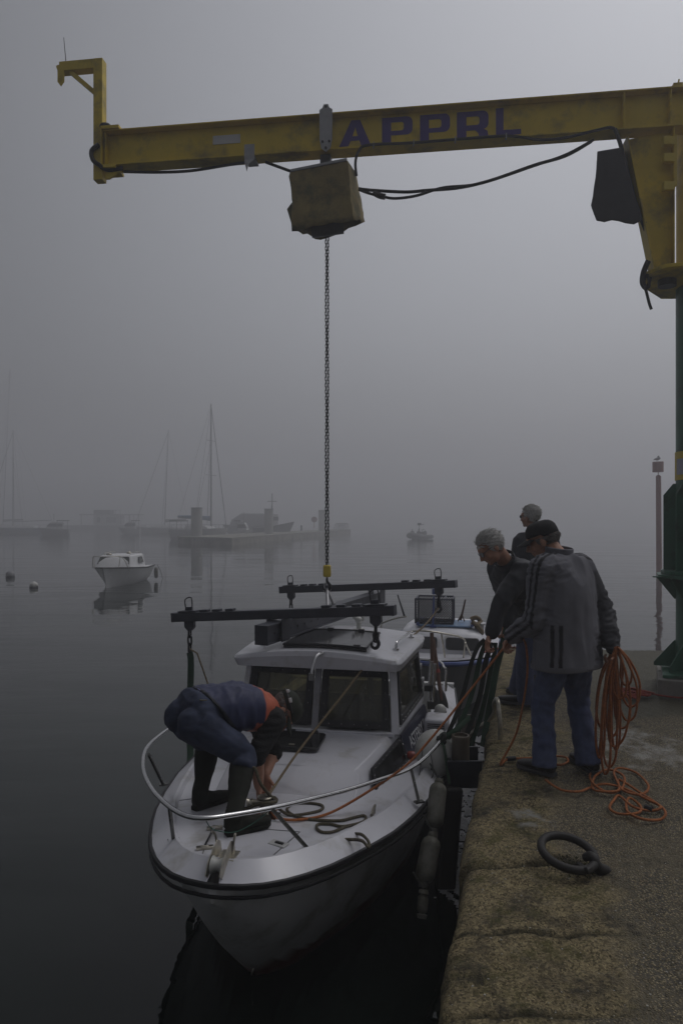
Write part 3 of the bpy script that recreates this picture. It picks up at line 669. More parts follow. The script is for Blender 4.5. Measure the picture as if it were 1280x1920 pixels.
Jbox(mb, t0, LEN, ZTOP - .014, ZTOP, 0, FW); Jbox(mb, t0, LEN, ZBOT, ZBOT + .014, 0, FW); Jbox(mb, t0, LEN, ZBOT + .0145, ZTOP - .0145, FW / 2 - .006, FW / 2 + .006)
for px in (1168, 1255): t = Jt(px, .04); Jbox(mb, t - .008, t + .008, ZBOT + .016, ZTOP - .016, .01, FW / 2 - .007)
Jbox(mb, LEN - .03, LEN - .018, ZBOT + .016, ZTOP - .016, .012, FW / 2 - .007)
boom = mb.build('boom', M['yellow'], crane, smooth=False, bevel=.003)
# letters on the web
def poly_text(shapes, th, parent, m_):
    cu = bpy.data.curves.new('letter', 'CURVE'); cu.dimensions = '2D'; cu.fill_mode = 'BOTH'; cu.extrude = th
    for pts in shapes:
        sp = cu.splines.new('POLY'); sp.points.add(len(pts) - 1); sp.use_cyclic_u = True
        for i, (x, y) in enumerate(pts): sp.points[i].co = (x, y, 0, 1)
    ob = bpy.data.objects.new('letter', cu); C.objects.link(ob); bpy.context.view_layer.update()
    me = bpy.data.meshes.new_from_object(ob.evaluated_get(bpy.context.evaluated_depsgraph_get())); bpy.data.objects.remove(ob)
    return me
def bowl(x0, x1, y0, y1, r, n=5):       # D shape clockwise with rounded right corners
    o = [(x0, y0), (x0, y1)]
    for cx_, cy_, a0 in ((x1 - r, y1 - r, 90), (x1 - r, y0 + r, 0)):
        for k in range(n + 1): a = R(a0 - 90 * k / n); o.append((cx_ + r * math.cos(a), cy_ + r * math.sin(a)))
    return o
def P_(x, w_, h_, R_=False):
    s_ = .24 * w_ / .8; hb_ = h_ * .30
    outer = [(x, 0), (x, h_)]
    r = h_ * .22
    for cx_, cy_, a0 in ((x + w_ - r, h_ - r, 90), (x + w_ - r, hb_ + r, 0)):
        for k in range(6): a = R(a0 - 90 * k / 5); outer.append((cx_ + r * math.cos(a), cy_ + r * math.sin(a)))
    if R_: outer += [(x + w_ * .86, hb_), (x + w_ * .97, hb_ * .72), (x + w_, 0), (x + w_ * .70, 0), (x + w_ * .68, hb_ * .5), (x + w_ * .58, hb_ * .9), (x + s_, hb_ * .9), (x + s_, 0)]
    else: outer += [(x + s_, hb_), (x + s_, 0)]
    return [outer, bowl(x + s_, x + w_ - s_ * .95, hb_ + h_ * .17, h_ * .80, h_ * .10)[::-1]]
h_ = .245
LET = [(636, 695, 'A'), (716, 773, 'P'), (787, 843, 'P'), (856, 915, 'R'), (929, 976, 'L')]
zb_ = ZBOT + .062
for a, b, c_ in LET:
    ta, tb_ = Jt(a, FW / 2), Jt(b, FW / 2); w_ = ta - tb_
    if c_ == 'A': sh = [[(0, 0), (w_ * .38, h_), (w_ * .66, h_), (w_, 0), (w_ * .70, 0), (w_ * .635, h_ * .2), (w_ * .36, h_ * .2), (w_ * .29, 0)], [(w_ * .42, h_ * .37), (w_ * .59, h_ * .37), (w_ * .51, h_ * .72)]]
    elif c_ == 'P': sh = P_(0, w_, h_)
    elif c_ == 'R': sh = P_(0, w_, h_, True)
    else: sh = [[(0, 0), (0, h_ * 1.04), (w_ * .30, h_ * 1.04), (w_ * .30, h_ * .2), (w_, h_ * .2), (w_, 0)]]
    me = poly_text(sh, .001, None, None); o_ = J(ta, zb_, FW / 2 - .0085); xd, zd = -jd, V((0, 0, 1)); yn = xd.cross(zd)
    me.transform(Matrix(((xd.x, zd.x, yn.x, o_.x), (xd.y, zd.y, yn.y, o_.y), (xd.z, zd.z, yn.z, o_.z), (0, 0, 0, 1))))
    link('letter', me, M['letter'], boom, smooth=False)
# white plate, bracket
mb = MB(); ta, tb_ = Jt(451, FW / 2), Jt(400, FW / 2); Jbox(mb, ta, tb_, ZBOT + .17, ZBOT + .255, FW / 2 - .012, FW / 2 - .007); mb.build('plate', M['paint_white'], boom, smooth=False)
mb = MB(); t = Jt(468); Jbox(mb, t - .05, t + .05, ZBOT - .05, ZBOT + .10, -.012, -.004); mb.prism([J(t - .05, ZBOT - .05, -.01), J(t + .05, ZBOT - .05, -.01), J(t + .02, ZBOT - .17, -.03), J(t - .0, ZBOT - .10, -.03)], -jn * -.008); Jbox(mb, t - .05, t + .05, ZBOT - .03, ZBOT - .003, .0, .16); mb.build('stop_bracket', M['galv'], boom, smooth=False)
# end post with outrigger
mb = MB(); e = LEN + .03; Jbox(mb, e - .02, e + .075, 5.02, 6.235, .02, .115); ep = mb.build('end_post', M['yellow'], crane, smooth=False, bevel=.004)
mb = MB(); Jbox(mb, e + .0755, e + .44, 6.14, 6.235, .022, .113); mb.build('outrigger', M['yellow'], ep, smooth=False, bevel=.004)
mb = MB(); mb.beam(J(e + .33, 6.139, .067), J(e + .05, 5.89, .067), .05, .04); mb.build('brace', M['yellow'], ep, smooth=False)
mb = MB(); mb.prism([J(e + .41, 6.20, .03), J(e + .455, 6.20, .03), J(e + .455, 6.03, .03), J(e + .42, 5.985, .03), J(e + .385, 6.03, .03), J(e + .385, 6.12, .03)], -jn * -.010); mb.lathe([(.0, 0), (.025, 0), (.025, .02), (0, .02)], J(e + .42, 6.055, .02), -jn, 10); mb.tube(smoothpath([J(e + .44, 6.2, .05), J(e + .48, 6.21, .05), J(e + .46, 6.15, .05)], 4), .006, 6); mb.build('lug', M['yellow'], ep, smooth=False)
mb = MB(); mb.cyl(J(e + .385, 6.236, .06), J(e + .41, 6.50, .06), .0045, .003, 6); mb.build('aerial', M['darksteel'], ep)
mb = MB(); Jbox(mb, LEN - .18, LEN + .008, ZTOP + .001, ZTOP + .03, -.02, FW + .02); Jbox(mb, LEN - .14, LEN + .008, ZBOT - .03, ZBOT - .001, -.02, FW + .02); Jbox(mb, LEN - .0, LEN + .009, ZBOT, ZTOP, -.02, FW)
mb.prism([J(LEN - .2, ZBOT - .031, .05), J(LEN - .02, ZBOT - .031, .05), J(LEN - .02, ZBOT - .12, .05), J(LEN - .06, ZBOT - .12, .05)], jn * .02); mb.build('end_clamp', M['yellow'], boom, smooth=False)
mb = MB(); mb.tube(smoothpath([J(LEN + .03, 5.35, -.01), J(LEN + .11, 5.30, 0), J(LEN + .09, 5.20, -.02), J(LEN + .02, 5.14, -.02), J(LEN - .05, 5.11, .02), J(LEN - .2, 5.12, .03)], 5), .022, 8); mb.ell(J(LEN - .02, 5.55, .03), (.06, .04, .035)); mb.build('cable_knot', M['darksteel'], boom)
# knee bracket
def jp(px, py, o=0): t = Jt(px, o); return J(t, EYE + (HZ - py) / F * J(t, 0, o).y, o)
kn = [jp(1172, 246, .08), jp(1172, 262, .08), jp(1222, 508, .08), jp(1258, 508, .08), jp(1258, 246, .08)]
mb = MB(); mb.prism([kn[1], kn[2], kn[3], kn[4]], -jn * .012)
for a, b in ((kn[1], kn[2]), (kn[4], kn[3])):
    d = (b - a).normalized(); s_ = d.cross(jn).normalized(); mb.hexa([a - jn * .09 - s_ * .006, a + jn * .07 - s_ * .006, a + jn * .07 + s_ * .006, a - jn * .09 + s_ * .006, b - jn * .09 - s_ * .006, b + jn * .07 - s_ * .006, b + jn * .07 + s_ * .006, b - jn * .09 + s_ * .006])
knee = mb.build('knee_bracket', M['yellow'], crane, smooth=False, bevel=.003)
for py in (265, 297, 350):
    a = jp(1252, py, -.01); mb = MB(); mb.box(a, (.10, .05, .075), 0); mb.build('hinge_lug', M['yellow2'], knee, smooth=False, bevel=.004)
mb = MB(); a, b = jp(1264, 254, .05), jp(1264, 350, .05); mb.beam(a, b, .02, .05, up=V((0, 1, 0))); mb.build('hinge_rod', M['yellow2'], knee, smooth=False)
PX, PY = 3.43, 6.5
z_ = kn[3].z
mb = MB(); pl = [V((x_, y_, z_ - .037)) for x_, y_ in ((2.74, 6.22), (2.84, 6.0), (3.15, 5.90), (3.9, 5.90), (3.95, 6.85), (3.2, 6.85), (2.86, 6.5))]; mb.prism(pl, V((0, 0, .035)))
foot = mb.build('bearing_plate', M['yellow'], crane, smooth=False, bevel=.004)
mb = MB(); mb.lathe([(.0, 0), (.08, 0), (.08, .06), (.0, .06)], V((3.0, 6.3, z_ - .10)), n=20); mb.build('bearing', M['darksteel'], foot)
mb = MB(); mb.cyl((PX, PY, z_), (PX, PY, 5.44), .225, n=32); mb.build('sleeve', M['yellow'], crane)
mb = MB(); mb.cyl((PX, PY, 1.14), (PX, PY, z_ - .041), .228, n=32); post = mb.build('post', M['green'], crane)
mb = MB(); mb.cyl((PX, PY, .20), (PX, PY, 1.07), .228, n=32); mb.build('post', M['green'], crane)
mb = MB(); mb.cyl((PX, PY, 1.071), (PX, PY, 1.10), .42, n=8); mb.cyl((PX, PY, 1.104), (PX, PY, 1.139), .36, n=24); mb.build('flange', M['green'], crane, smooth=False, bevel=.003)
mb = MB(); mb.box((PX - .385, PY - .06, 1.085), (.22, .035, .012), .1); mb.build('step_bar', M['green'], crane, smooth=False)
for k in range(8):
    a = R(22 + 45 * k); d = V((math.cos(a), math.sin(a), 0)); s_ = V((-d.y, d.x, 0)) * .006; o_ = V((PX, PY, 0))
    mb = MB(); pts = [o_ + d * .22 + V((0, 0, 1.14)), o_ + d * .335 + V((0, 0, 1.14)), o_ + d * .335 + V((0, 0, 1.86)), o_ + d * .25 + V((0, 0, 1.97)), o_ + d * .22 + V((0, 0, 1.97))]
    mb.prism([p - s_ for p in pts], s_ * 2); mb.build('upper_fin', M['green'], crane, smooth=False)
    mb = MB(); pts = [o_ + d * .22 + V((0, 0, .86)), o_ + d * .24 + V((0, 0, .86)), o_ + d * .40 + V((0, 0, 1.07)), o_ + d * .22 + V((0, 0, 1.07))]; mb.prism([p - s_ for p in pts], s_ * 2); mb.build('lower_fin', M['green'], crane, smooth=False)
    mb = MB(); pts = [o_ + d * .22 + V((0, 0, .205)), o_ + d * .42 + V((0, 0, .205)), o_ + d * .42 + V((0, 0, .24)), o_ + d * .24 + V((0, 0, .46)), o_ + d * .22 + V((0, 0, .46))]; mb.prism([p - s_ for p in pts], s_ * 2); mb.build('base_fin', M['green'], crane, smooth=False)
a = R(22); bp_ = [V((PX + .50 * math.cos(a + R(90 * k)) * 1.05, PY - .05 + .50 * math.sin(a + R(90 * k)), .17)) for k in range(4)]
mb = MB(); mb.prism(bp_, V((0, 0, .03))); mb.build('base_plate', M['green'], crane, smooth=False, bevel=.003)
mb = MB(); mb.prism([V(((p.x - PX) * 1.12 + PX, (p.y - PY) * 1.12 + PY, -.02)) for p in bp_], V((0, 0, .185))); kind(mb.build('plinth', mat('pale concrete plinth', (.22, .21, .19), .85, var=.2, vs=8, bump=.3), crane, smooth=False, bevel=.01), 'thing')
mb = MB(); mb.lathe([(.231, 2.0), (.236, 2.0), (.236, 2.27), (.231, 2.27)], V((PX, PY, 0)), n=32); yb = mb.build('yellow_band', M['yellow2'], crane)
nq = []
for zz in (2.05, 2.2): nq.append([V((PX + .239 * math.cos(R(a)), PY + .239 * math.sin(R(a)), zz)) for a in range(178, 232, 6)])
mb = MB(); k = len(nq[0]); mb.faces(nq[0] + nq[1], [(i, i + 1, k + i + 1, k + i) for i in range(k - 1)]); o = mb.build('notice', mat('notice paper', (.42, .42, .5), .6, var=.15, vs=60), yb); 
# black covered motor behind the knee
def bag(name, rings, m_, par, seed, amp, closed_top=True):
    mb = MB(); rs = []
    for r_ in rings:
        n_ = len(r_); o_ = []
        for i in range(n_):
            a, b = r_[i], r_[(i + 1) % n_]
            for k in range(6): o_.append(a.lerp(b, k / 6))
        rs.append(o_)
    R2 = []
    for i in range(len(rs) - 1):
        for k in range(5): R2.append([a.lerp(b, k / 5) for a, b in zip(rs[i], rs[i + 1])])
    R2.append(rs[-1])
    for i, r_ in enumerate(R2):
        c_ = sum(r_, V()) / len(r_); last = i == len(R2) - 1
        for j, p in enumerate(r_):
            d = (p - c_); d.z = 0; f = noise.fractal(p * 6 + V((seed, 0, 0)), .8, 2, 4) + .7 * (1 - 3 * abs(noise.noise(V((p.x * 5, p.y * 5, p.z * 2.2 + p.x * 2)) + V((0, seed, 0)))))
            r_[j] = p + d.normalized() * amp * f * (0 if i == 0 else 1) + (V((0, 0, .04 * noise.noise(p * 9 + V((0, seed, 0))))) if last else V())
    vs_ = [[mb.bm.verts.new(p) for p in r_] for r_ in R2]; n_ = len(vs_[0])
    for i in range(len(vs_) - 1):
        for j in range(n_): mb.bm.faces.new((vs_[i][j], vs_[i][(j + 1) % n_], vs_[i + 1][(j + 1) % n_], vs_[i + 1][j]))
    if closed_top: mb.bm.faces.new(vs_[0][::-1])
    o = mb.build(name, m_, par, angle=35, fix=False)
    md = o.modifiers.new('cloth', 'SOLIDIFY'); md.thickness = .006; return o
Y0, Y1 = 6.15, 6.55
bag('motor_cover', [[W(1120, 285, Y0), W(1162, 278, Y0), W(1172, 300, Y1), W(1128, 300, Y1)], [W(1119, 300, Y0), W(1168, 300, Y0), W(1178, 320, Y1), W(1126, 318, Y1)], [W(1108, 385, Y0), W(1196, 400, Y0), W(1200, 400, Y1), W(1120, 398, Y1)], [W(1118, 414, Y0), W(1199, 417, Y0), W(1202, 412, Y1), W(1128, 412, Y1)]], M['tarp'], crane, 3, .014)
# cables
def cable(pts, r, name='cable', par=crane, m_=None, sub=8, n=7):
    mb = MB(); mb.tube(smoothpath(pts, sub), r, n); return mb.build(name, m_ or M['black'], par)
cable([jp(232, 322, .1), jp(300, 323, .1), jp(360, 320, .1), jp(430, 309, .1), jp(470, 304, .1)], .014)
cable([jp(498, 304, .12), jp(520, 312, .12), jp(545, 321, .12), jp(560, 325, .12)], .014)
cable([jp(668, 330, .0), jp(666, 305, -.03), jp(672, 284, -.03), jp(690, 272, -.02), jp(770, 268, -.015), jp(860, 261, -.012), jp(950, 255, -.012), jp(1010, 262, -.012), jp(1060, 258, -.01), jp(1115, 245, -.01), jp(1148, 240, -.01), jp(1158, 262, -.01), jp(1166, 290, .02), jp(1180, 340, .02), jp(1200, 410, .05), jp(1212, 440, .08)], .013)
cable([jp(1152, 242, .0), jp(1162, 270, .01), jp(1172, 310, .02), jp(1190, 380, .04), jp(1208, 420, .08)], .018)
cable([jp(672, 354, .1), jp(700, 357, .1), jp(760, 360, .1), jp(800, 357, .1), jp(860, 352, .1), jp(920, 338, .1), jp(1000, 310, .1), jp(1060, 292, .1), jp(1108, 265, .1)], .015)
cable([jp(672, 355, .1), jp(690, 362, .1), jp(715, 368, .1), jp(740, 372, .1), jp(780, 367, .1), jp(830, 352, .1), jp(900, 344, .11), jp(1000, 311, .11), jp(1060, 290, .1), jp(1112, 262, .1)], .013)
cable([jp(700, 361, .09), jp(712, 367, .09), jp(722, 369, .09)], .028)
cable([jp(1212, 488, .0), jp(1203, 510, .0), jp(1201, 530, .0), jp(1208, 541, .0), jp(1216, 535, .0), jp(1212, 515, .0), jp(1206, 530, .01), jp(1211, 548, .01), jp(1216, 568, .01), jp(1220, 580, .01)], .013)
cable([jp(1216, 490, .02), jp(1207, 512, .02), jp(1206, 532, .02), jp(1213, 538, .02), jp(1218, 520, .02)], .016)
for px, py in ((700, 272), (775, 268), (853, 262), (948, 256)):
    mb = MB(); p = jp(px, py, -.012); mb.box(p, (.008, .034, .05)); mb.build('cable_clip', M['galv'], boom, smooth=False)
mb = MB(); t = Jt(1270); Jbox(mb, t - .05, t + .03, ZTOP + .001, ZTOP + .04, .02, .1); mb.cyl(J(t - .02, ZTOP + .04, .06), J(t - .03, ZTOP + .09, .06), .008, n=6); mb.build('top_clamp', M['yellow'], boom, smooth=False)

# ------------------------------------------------------------------ chain hoist under its canvas hood
HY = 6.5; hx = (613 - CX) / F * HY
hoist = thing('chain_hoist', 'chain hoist under a mildewed khaki canvas hood hanging from the crane boom', 'hoist', (hx, HY, 4.9))
for o_ in (-.016, FW + .002):
    mb = MB(); t = Jt(611, o_); pts = []
    pts = [J(t - .06, 5.23, o_), J(t - .062, 5.515, o_), J(t - .035, 5.53, o_), J(t - .02, 5.565, o_), J(t + .02, 5.565, o_), J(t + .035, 5.53, o_), J(t + .062, 5.515, o_), J(t + .06, 5.23, o_), J(t + .045, 5.15, o_), J(t, 5.115, o_), J(t - .045, 5.15, o_)]
    mb.prism(pts, jn * .010 if o_ < 0 else -jn * .010)
    f0 = mb.nf()
    for a, b in ((-.032, 5.21), (.032, 5.21), (0, 5.15), (0, 5.54)): mb.cyl(J(t + a, b, o_ - (.02 if o_ < 0 else -.02)), J(t + a, b, o_), .011, n=8)
    mb.mark(f0); mb.build('trolley_plate', [M['galv'], M['darksteel']], hoist, smooth=False)
mb = MB(); t = Jt(611, .08); Jbox(mb, t - .05, t + .05, 4.98, 5.12, .03, .14); mb.build('trolley_frame', M['darksteel'], hoist, smooth=False)
def hw(px, py, Y): return W(px, py, Y)
A_, B_, C_, D_ = (545, 322, 6.42), (650, 301, 6.22), (667, 326, 6.70), (566, 344, 6.88)
top = [hw(*A_), hw(*B_), hw(*C_), hw(*D_)]
mid = [hw(546, 370, 6.42), hw(655, 350, 6.22), hw(674, 372, 6.72), hw(566, 390, 6.9)]
bot = [hw(553, 432, 6.40), hw(660, 413, 6.20), hw(681, 416, 6.66), hw(600, 449, 6.88)]
bag('canvas_hood', [top, mid, bot], M['canvas'], hoist, 11, .020)
mb = MB(); mb.beam(top[0] + V((0, -.012, .004)), top[1] + V((0, -.012, .004)), .012, .022); mb.build('batten', M['galv'], hoist, smooth=False)
mb = MB(); mb.tube([hw(622, 425, 6.4) + V((-.2, .05, .02)), hw(622, 425, 6.4) + V((.1, .05, .06))], .10, 16); mb.cyl(V((hx, HY, 4.36)), V((hx, HY, 4.44)), .05, n=12); mb.build('hoist_motor', M['darksteel'], hoist)
mb = MB(); mb.faces([hw(548, 380, 6.42), hw(539, 392, 6.5), hw(549, 425, 6.5), hw(553, 430, 6.42)], [(0, 1, 2, 3)]); fl = mb.build('loose_flap', M['canvas'], hoist, smooth=False); md = fl.modifiers.new('cloth', 'SOLIDIFY'); md.thickness = .006
def link_ring(mb, c_, a, b, l_, w_, r, n=10, m_=5):
    pts = []
    for k in range(n):
        t = 2 * math.pi * k / n; x, y = math.cos(t) * w_, math.sin(t) * w_ + (l_ if math.sin(t) > 0 else -l_); pts.append(c_ + a * x + b * y)
    mb.tube(pts, r, m_, closed=True)
mb = MB(); z = 4.36; i = 0
while z > 1.19:
    for dx in (-.0105, .0105):
        a = V((math.cos(R(20)), math.sin(R(20)), 0)) if (i + (dx > 0)) % 2 else V((-math.sin(R(20)), math.cos(R(20)), 0))
        link_ring(mb, V((hx + dx * (.9 + .2 * math.sin(z * 9)), HY, z)), a, V((0, 0, 1)), .011, .0083, .0038, 8, 5)
    z -= .031; i += 1
ch = mb.build('chain', M['darksteel'], hoist, angle=80)
mb = MB(); mb.box((hx, HY, 1.135), (.075, .06, .115)); blk = mb.build('hook_block', M['yellow2'], hoist, bevel=.016, seg=3)
def hook(c_, s_, par, a=V((1, 0, 0)), name='hook', m_=None):       # crane hook with its eye at c_, size s_
    z_ = V((0, 0, 1)); pts = [(0, .0), (0, -.35), (.10, -.55), (.26, -.75), (.30, -1.0), (.16, -1.28), (-.10, -1.34), (-.32, -1.16), (-.36, -.92), (-.30, -.78)]
    mb = MB(); P2 = smoothpath([c_ + a * x * s_ + z_ * y * s_ for x, y in pts], 4); n_ = len(P2)
    mb.tube(P2, 0, 8, rr=[s_ * (.10 + .07 * math.sin(math.pi * min(1, k / n_ * 1.15)) if k < n_ - 2 else .05) for k in range(n_)])
    return mb.build(name, m_ or M['darksteel'], par)
hook(V((hx, HY, 1.075)), .095, hoist)

# ------------------------------------------------------------------ lifting frame
LF = thing('lifting_frame', 'dark steel H-shaped lifting frame of three beams hanging from the crane hook', 'lifting frame', (hx, HY, .9))
tube_m = M['steel']
def W2(px, py, Y): return W(px, py, Y)
a, b = W2(491, 1191, 5.22), W2(709, 1121, 7.55)
d = (b - a).normalized(); s_ = d.cross(V((0, 0, 1))).normalized(); u_ = s_.cross(d)
mb = MB(); w_, h_ = .115, .15
for o_ in (-1, 1): mb.beam(a + u_ * o_ * (h_ / 2 - .006), b + u_ * o_ * (h_ / 2 - .006), w_, .012)
for o_ in (-1, 1): mb.beam(a + s_ * o_ * (w_ / 2 - .02), b + s_ * o_ * (w_ / 2 - .02), .010, h_ - .026)
mb.hexa([a + s_ * p * w_ / 2 + u_ * q * h_ / 2 - d * r for r in (.012, .001) for p, q in ((-1, -1), (1, -1), (1, 1), (-1, 1))])
f0 = mb.nf(); k = 0
while k < 2.3:
    p = a + d * (.12 + k) + s_ * (w_ / 2 - .012); mb.cyl(p, p + s_ * .003, .011, n=8); k += .13
mb.mark(f0); lb = mb.build('long_beam', [tube_m, M['black']], LF, smooth=False, bevel=.004)
def crossbeam(l, r, hh, ticks, ends):
    d = (r - l).normalized(); dh = V((d.x, d.y, 0)).normalized(); s_ = d.cross(V((0, 0, 1))).normalized(); u_ = s_.cross(d)
    mb = MB(); mb.beam(l, r, .085, hh); mb.hexa([r + d * x + s_ * p * .044 + u_ * q * (hh / 2 + .002) for x in (-.01, .012) for p, q in ((-1, -1), (1, -1), (1, 1), (-1, 1))]); mb.hexa([l - d * x + s_ * p * .044 + u_ * q * (hh / 2 + .002) for x in (-.01, .012) for p, q in ((-1, -1), (1, -1), (1, 1), (-1, 1))])
    o = mb.build('cross_beam', tube_m, LF, smooth=False, bevel=.006); L_ = (r - l).length
    for t in ticks: mb = MB(); mb.beam(l + d * (t * L_ - .035) + u_ * (hh / 2 + .010), l + d * (t * L_ + .035) + u_ * (hh / 2 + .010), .06, .018); mb.build('stop_block', tube_m, o, smooth=False, bevel=.003)
    for t in ends:
        p = l + d * t * L_; mb = MB(); mb.beam(p - d * .085 + u_ * (hh / 2 + .008), p + d * .085 + u_ * (hh / 2 + .008), .09, .014)
        mb.prism([p - d * .035 + u_ * (hh / 2 + .016) - s_ * .01, p - d * .03 + u_ * (hh / 2 + .045) - s_ * .01, p + d * .03 + u_ * (hh / 2 + .045) - s_ * .01, p + d * .035 + u_ * (hh / 2 + .016) - s_ * .01], s_ * .02)
        mb.prism([p - d * .045 - u_ * hh / 2 - s_ * .02, p + d * .045 - u_ * hh / 2 - s_ * .02, p + d * .045 - u_ * (hh / 2 + .05) - s_ * .02, p + d * .015 - u_ * (hh / 2 + .08) - s_ * .02, p - d * .015 - u_ * (hh / 2 + .08) - s_ * .02, p - d * .045 - u_ * (hh / 2 + .05) - s_ * .02], s_ * .04)
        mb.build('hanger', tube_m, o, smooth=False, bevel=.003)
        mb = MB(); q = p + u_ * (hh / 2 + .03); mb.tube(smoothpath([q - d * .03, q - d * .032 + u_ * .075, q + d * .03 + u_ * .09, q + d * .032], 3), .005, 6); mb.build('pin_handle', M['black'], o)
        mb = MB()
        for k in range(3 if t < .5 else 2): link_ring(mb, p - u_ * (hh / 2) - V((0, 0, .10 + k * .062)), (d if k % 2 else s_), V((0, 0, 1)), .02, .018, .0085, 10, 6)
        mb.build('shackle_chain', M['darksteel'], o)
    return d, s_, u_, o
fl_, fr_ = W2(328, 1157, 5.8), W2(738, 1144, 5.12)
d, s_, u_, fb_ = crossbeam(fl_, fr_, .075, [.155, .215, .28, .72, .785, .85], (.075, .925))
hp = fl_.lerp(fr_, .925); hook(hp - V((0, 0, .17)), .085, fb_, d)
rl_, rr_ = W2(528, 1106, 7.9), W2(853, 1094.5, 6.9)
d, s_, u_, rb_ = crossbeam(rl_, rr_, .075, [.145, .20, .26, .74, .80, .86], (.06, .915))
hq_ = rl_.lerp(rr_, .915); hook(hq_ - V((0, 0, .17)), .085, rb_, d)
# saddle plates joining the beams and the lifting eye
for t in ((fl_, fr_, 522), (rl_, rr_, 706)):
    k = (t[2] - CX) / F; q = (k * t[0].y - t[0].x) / ((t[1].x - t[0].x) - k * (t[1].y - t[0].y)); p = t[0].lerp(t[1], q)
    dd = (W2(709, 1121, 7.55) - a).normalized(); mb = MB(); ss = dd.cross(V((0, 0, 1))).normalized()
    for o_ in (-1, 1): mb.hexa([p + ss * (o_ * .066 + x) + dd * y + V((0, 0, z)) for z in (-.21, -.03) for x, y in ((-.005, -.07), (.005, -.07), (.005, .07), (-.005, .07))])
    mb.build('saddle_plate', tube_m, LF, smooth=False, bevel=.002)
c_ = a.lerp(b, .5); e_ = V((hx, HY, .965))
for o_ in (-.07, .07):
    mb = MB(); p0 = a + (b - a).normalized() * ((c_ - a).length + o_) + V((0, 0, .075)); mb.cyl(p0, e_, .017, .013, 8); mb.build('lifting_leg', M['galv'], LF)
mb = MB(); link_ring(mb, e_ + V((0, 0, .01)), V((1, 0, 0)), V((0, 0, 1)), .012, .03, .011, 12, 6); mb.build('lifting_eye', M['galv'], LF)

# ------------------------------------------------------------------ slings
def strap(pts, w_, name, label, cat, m_, sub=6, group=None, up=V((0, 1, 0)), th=.10):
    mb = MB(); mb.tube(smoothpath(pts, sub), w_ / 2, 8, flat=th, up=up); return tag(mb.build(name, m_, angle=60), label, cat, group)
p0 = fl_.lerp(fr_, .075)
strap([p0 - V((0, 0, .30)), W(358, 1240, 5.72), W(357, 1300, 5.7), W(356, 1360, 5.6), W(357, 1405, 5.5), W(362, 1460, 5.3) + V((.0, 0, 0)), Bt(2.6, -1.03, -.55), Bt(2.6, -.9, -.95)], .055, 'sling', 'long green webbing sling hanging from the front beam beside the bent man', 'sling', M['web'], up=V((0, 1, 0)))
mb = MB(); mb.tube([p0 - V((0, 0, .27)), W(370, 1225, 5.75), W(392, 1288, 5.7), W(420, 1370, 5.6)], .007, 6); tag(mb.build('cord', M['rope_tan']), 'thin brown cord slanting down beside the green sling on the left', 'cord')
# yellow drag link near pile etc. are in the quay file
# ------------------------------------------------------------------ things on and beside the quay
def rope(pts, r, m_, name, label, sub=8, n=6, cat='rope', group=None, parent=None, closed=False):
    mb = MB(); mb.tube(smoothpath(pts, sub, closed), r, n, closed=closed)
    o = mb.build(name, m_, parent, angle=80)
    return o if parent else tag(o, label, cat, group)
# fender pile with brackets on the quay wall
M['pile'] = mat('wet rusty pile steel', (.13, .105, .075), .45, var=.35, vs=5, dirt=((.03, .026, .02), 4, .6), stretch=(1, 1, .3))
M['bracket'] = mat('blue black painted bracket', (.012, .014, .022), .35, var=.2)
M['timber'] = mat('black tarred timber', (.012, .011, .010), .5, var=.4, vs=8, stretch=(1, 1, .15))
pl = thing('fender_pile', 'rusty pipe pile in a dark steel bracket between white boat and quay wall', 'pile', (.86, 4.85, WZ))
p0 = W(863, 1378, 4.85); zt = p0.z
def pipe(x, y, z0, z1, r, nm, par):
    mb = MB(); mb.lathe([(0.01, -.02), (r - .012, -.02), (r - .012, .0), (r, .0), (r + .004, -.015), (r, -.03), (r, z0 - z1)], V((x, y, z1)), n=20); return mb.build(nm, M['pile'], par)
pipe(p0.x, 4.85, -.245, zt, .062, 'pipe', pl); p1 = W(877, 1343, 5.55); pipe(p1.x, 5.55, -.5, p1.z, .058, 'pipe', pl)
c_ = W(868, 1458, 4.72); ex = edge_x(4.72)
mb = MB()
mb.box(((p0.x - .09 + ex) / 2, 4.78, -.16), (ex - p0.x + .13, .02, .19), .0); mb.box(((p0.x + .08 + ex) / 2, 5.02, -.13), (ex - p0.x + .0, .02, .17), 0); mb.box((p0.x - .085, 4.90, -.16), (.02, .22, .19)); mb.box(((p0.x + ex) / 2 + .03, 4.9, -.245), (ex - p0.x + .06, .22, .015))
mb.build('wall_bracket', M['bracket'], pl, smooth=False, bevel=.004)
mb = MB(); mb.box((1.1, 5.55, -.46), (.44, .10, .10)); mb.build('wall_bracket', M['bracket'], pl, smooth=False, bevel=.004)
mb = MB(); mb.beam(W(848, 1472, 4.80), W(822, 1690, 4.72) + V((0, 0, -.4)), .13, .15, up=V((0, 1, 0))); mb.build('rubbing_timber', M['timber'], pl, smooth=False, bevel=.02)
# ladder hoop on the edge
h0 = G(937, 1385, .0)
tag(rope([h0 + V((0, 0, -.05)), h0 + V((0, 0, .1)), W(934, 1330, 5.08), W(932, 1314, 5.12), W(930, 1311, 5.22), W(926, 1318, 5.34), W(921, 1345, 5.40), V((.98, 5.44, -.15)), V((.97, 5.45, -.5))], .018, M['tarn'], 'ladder_hoop', ''), 'bent galvanised ladder hoop standing on the quay edge by the black shoes', 'handrail')
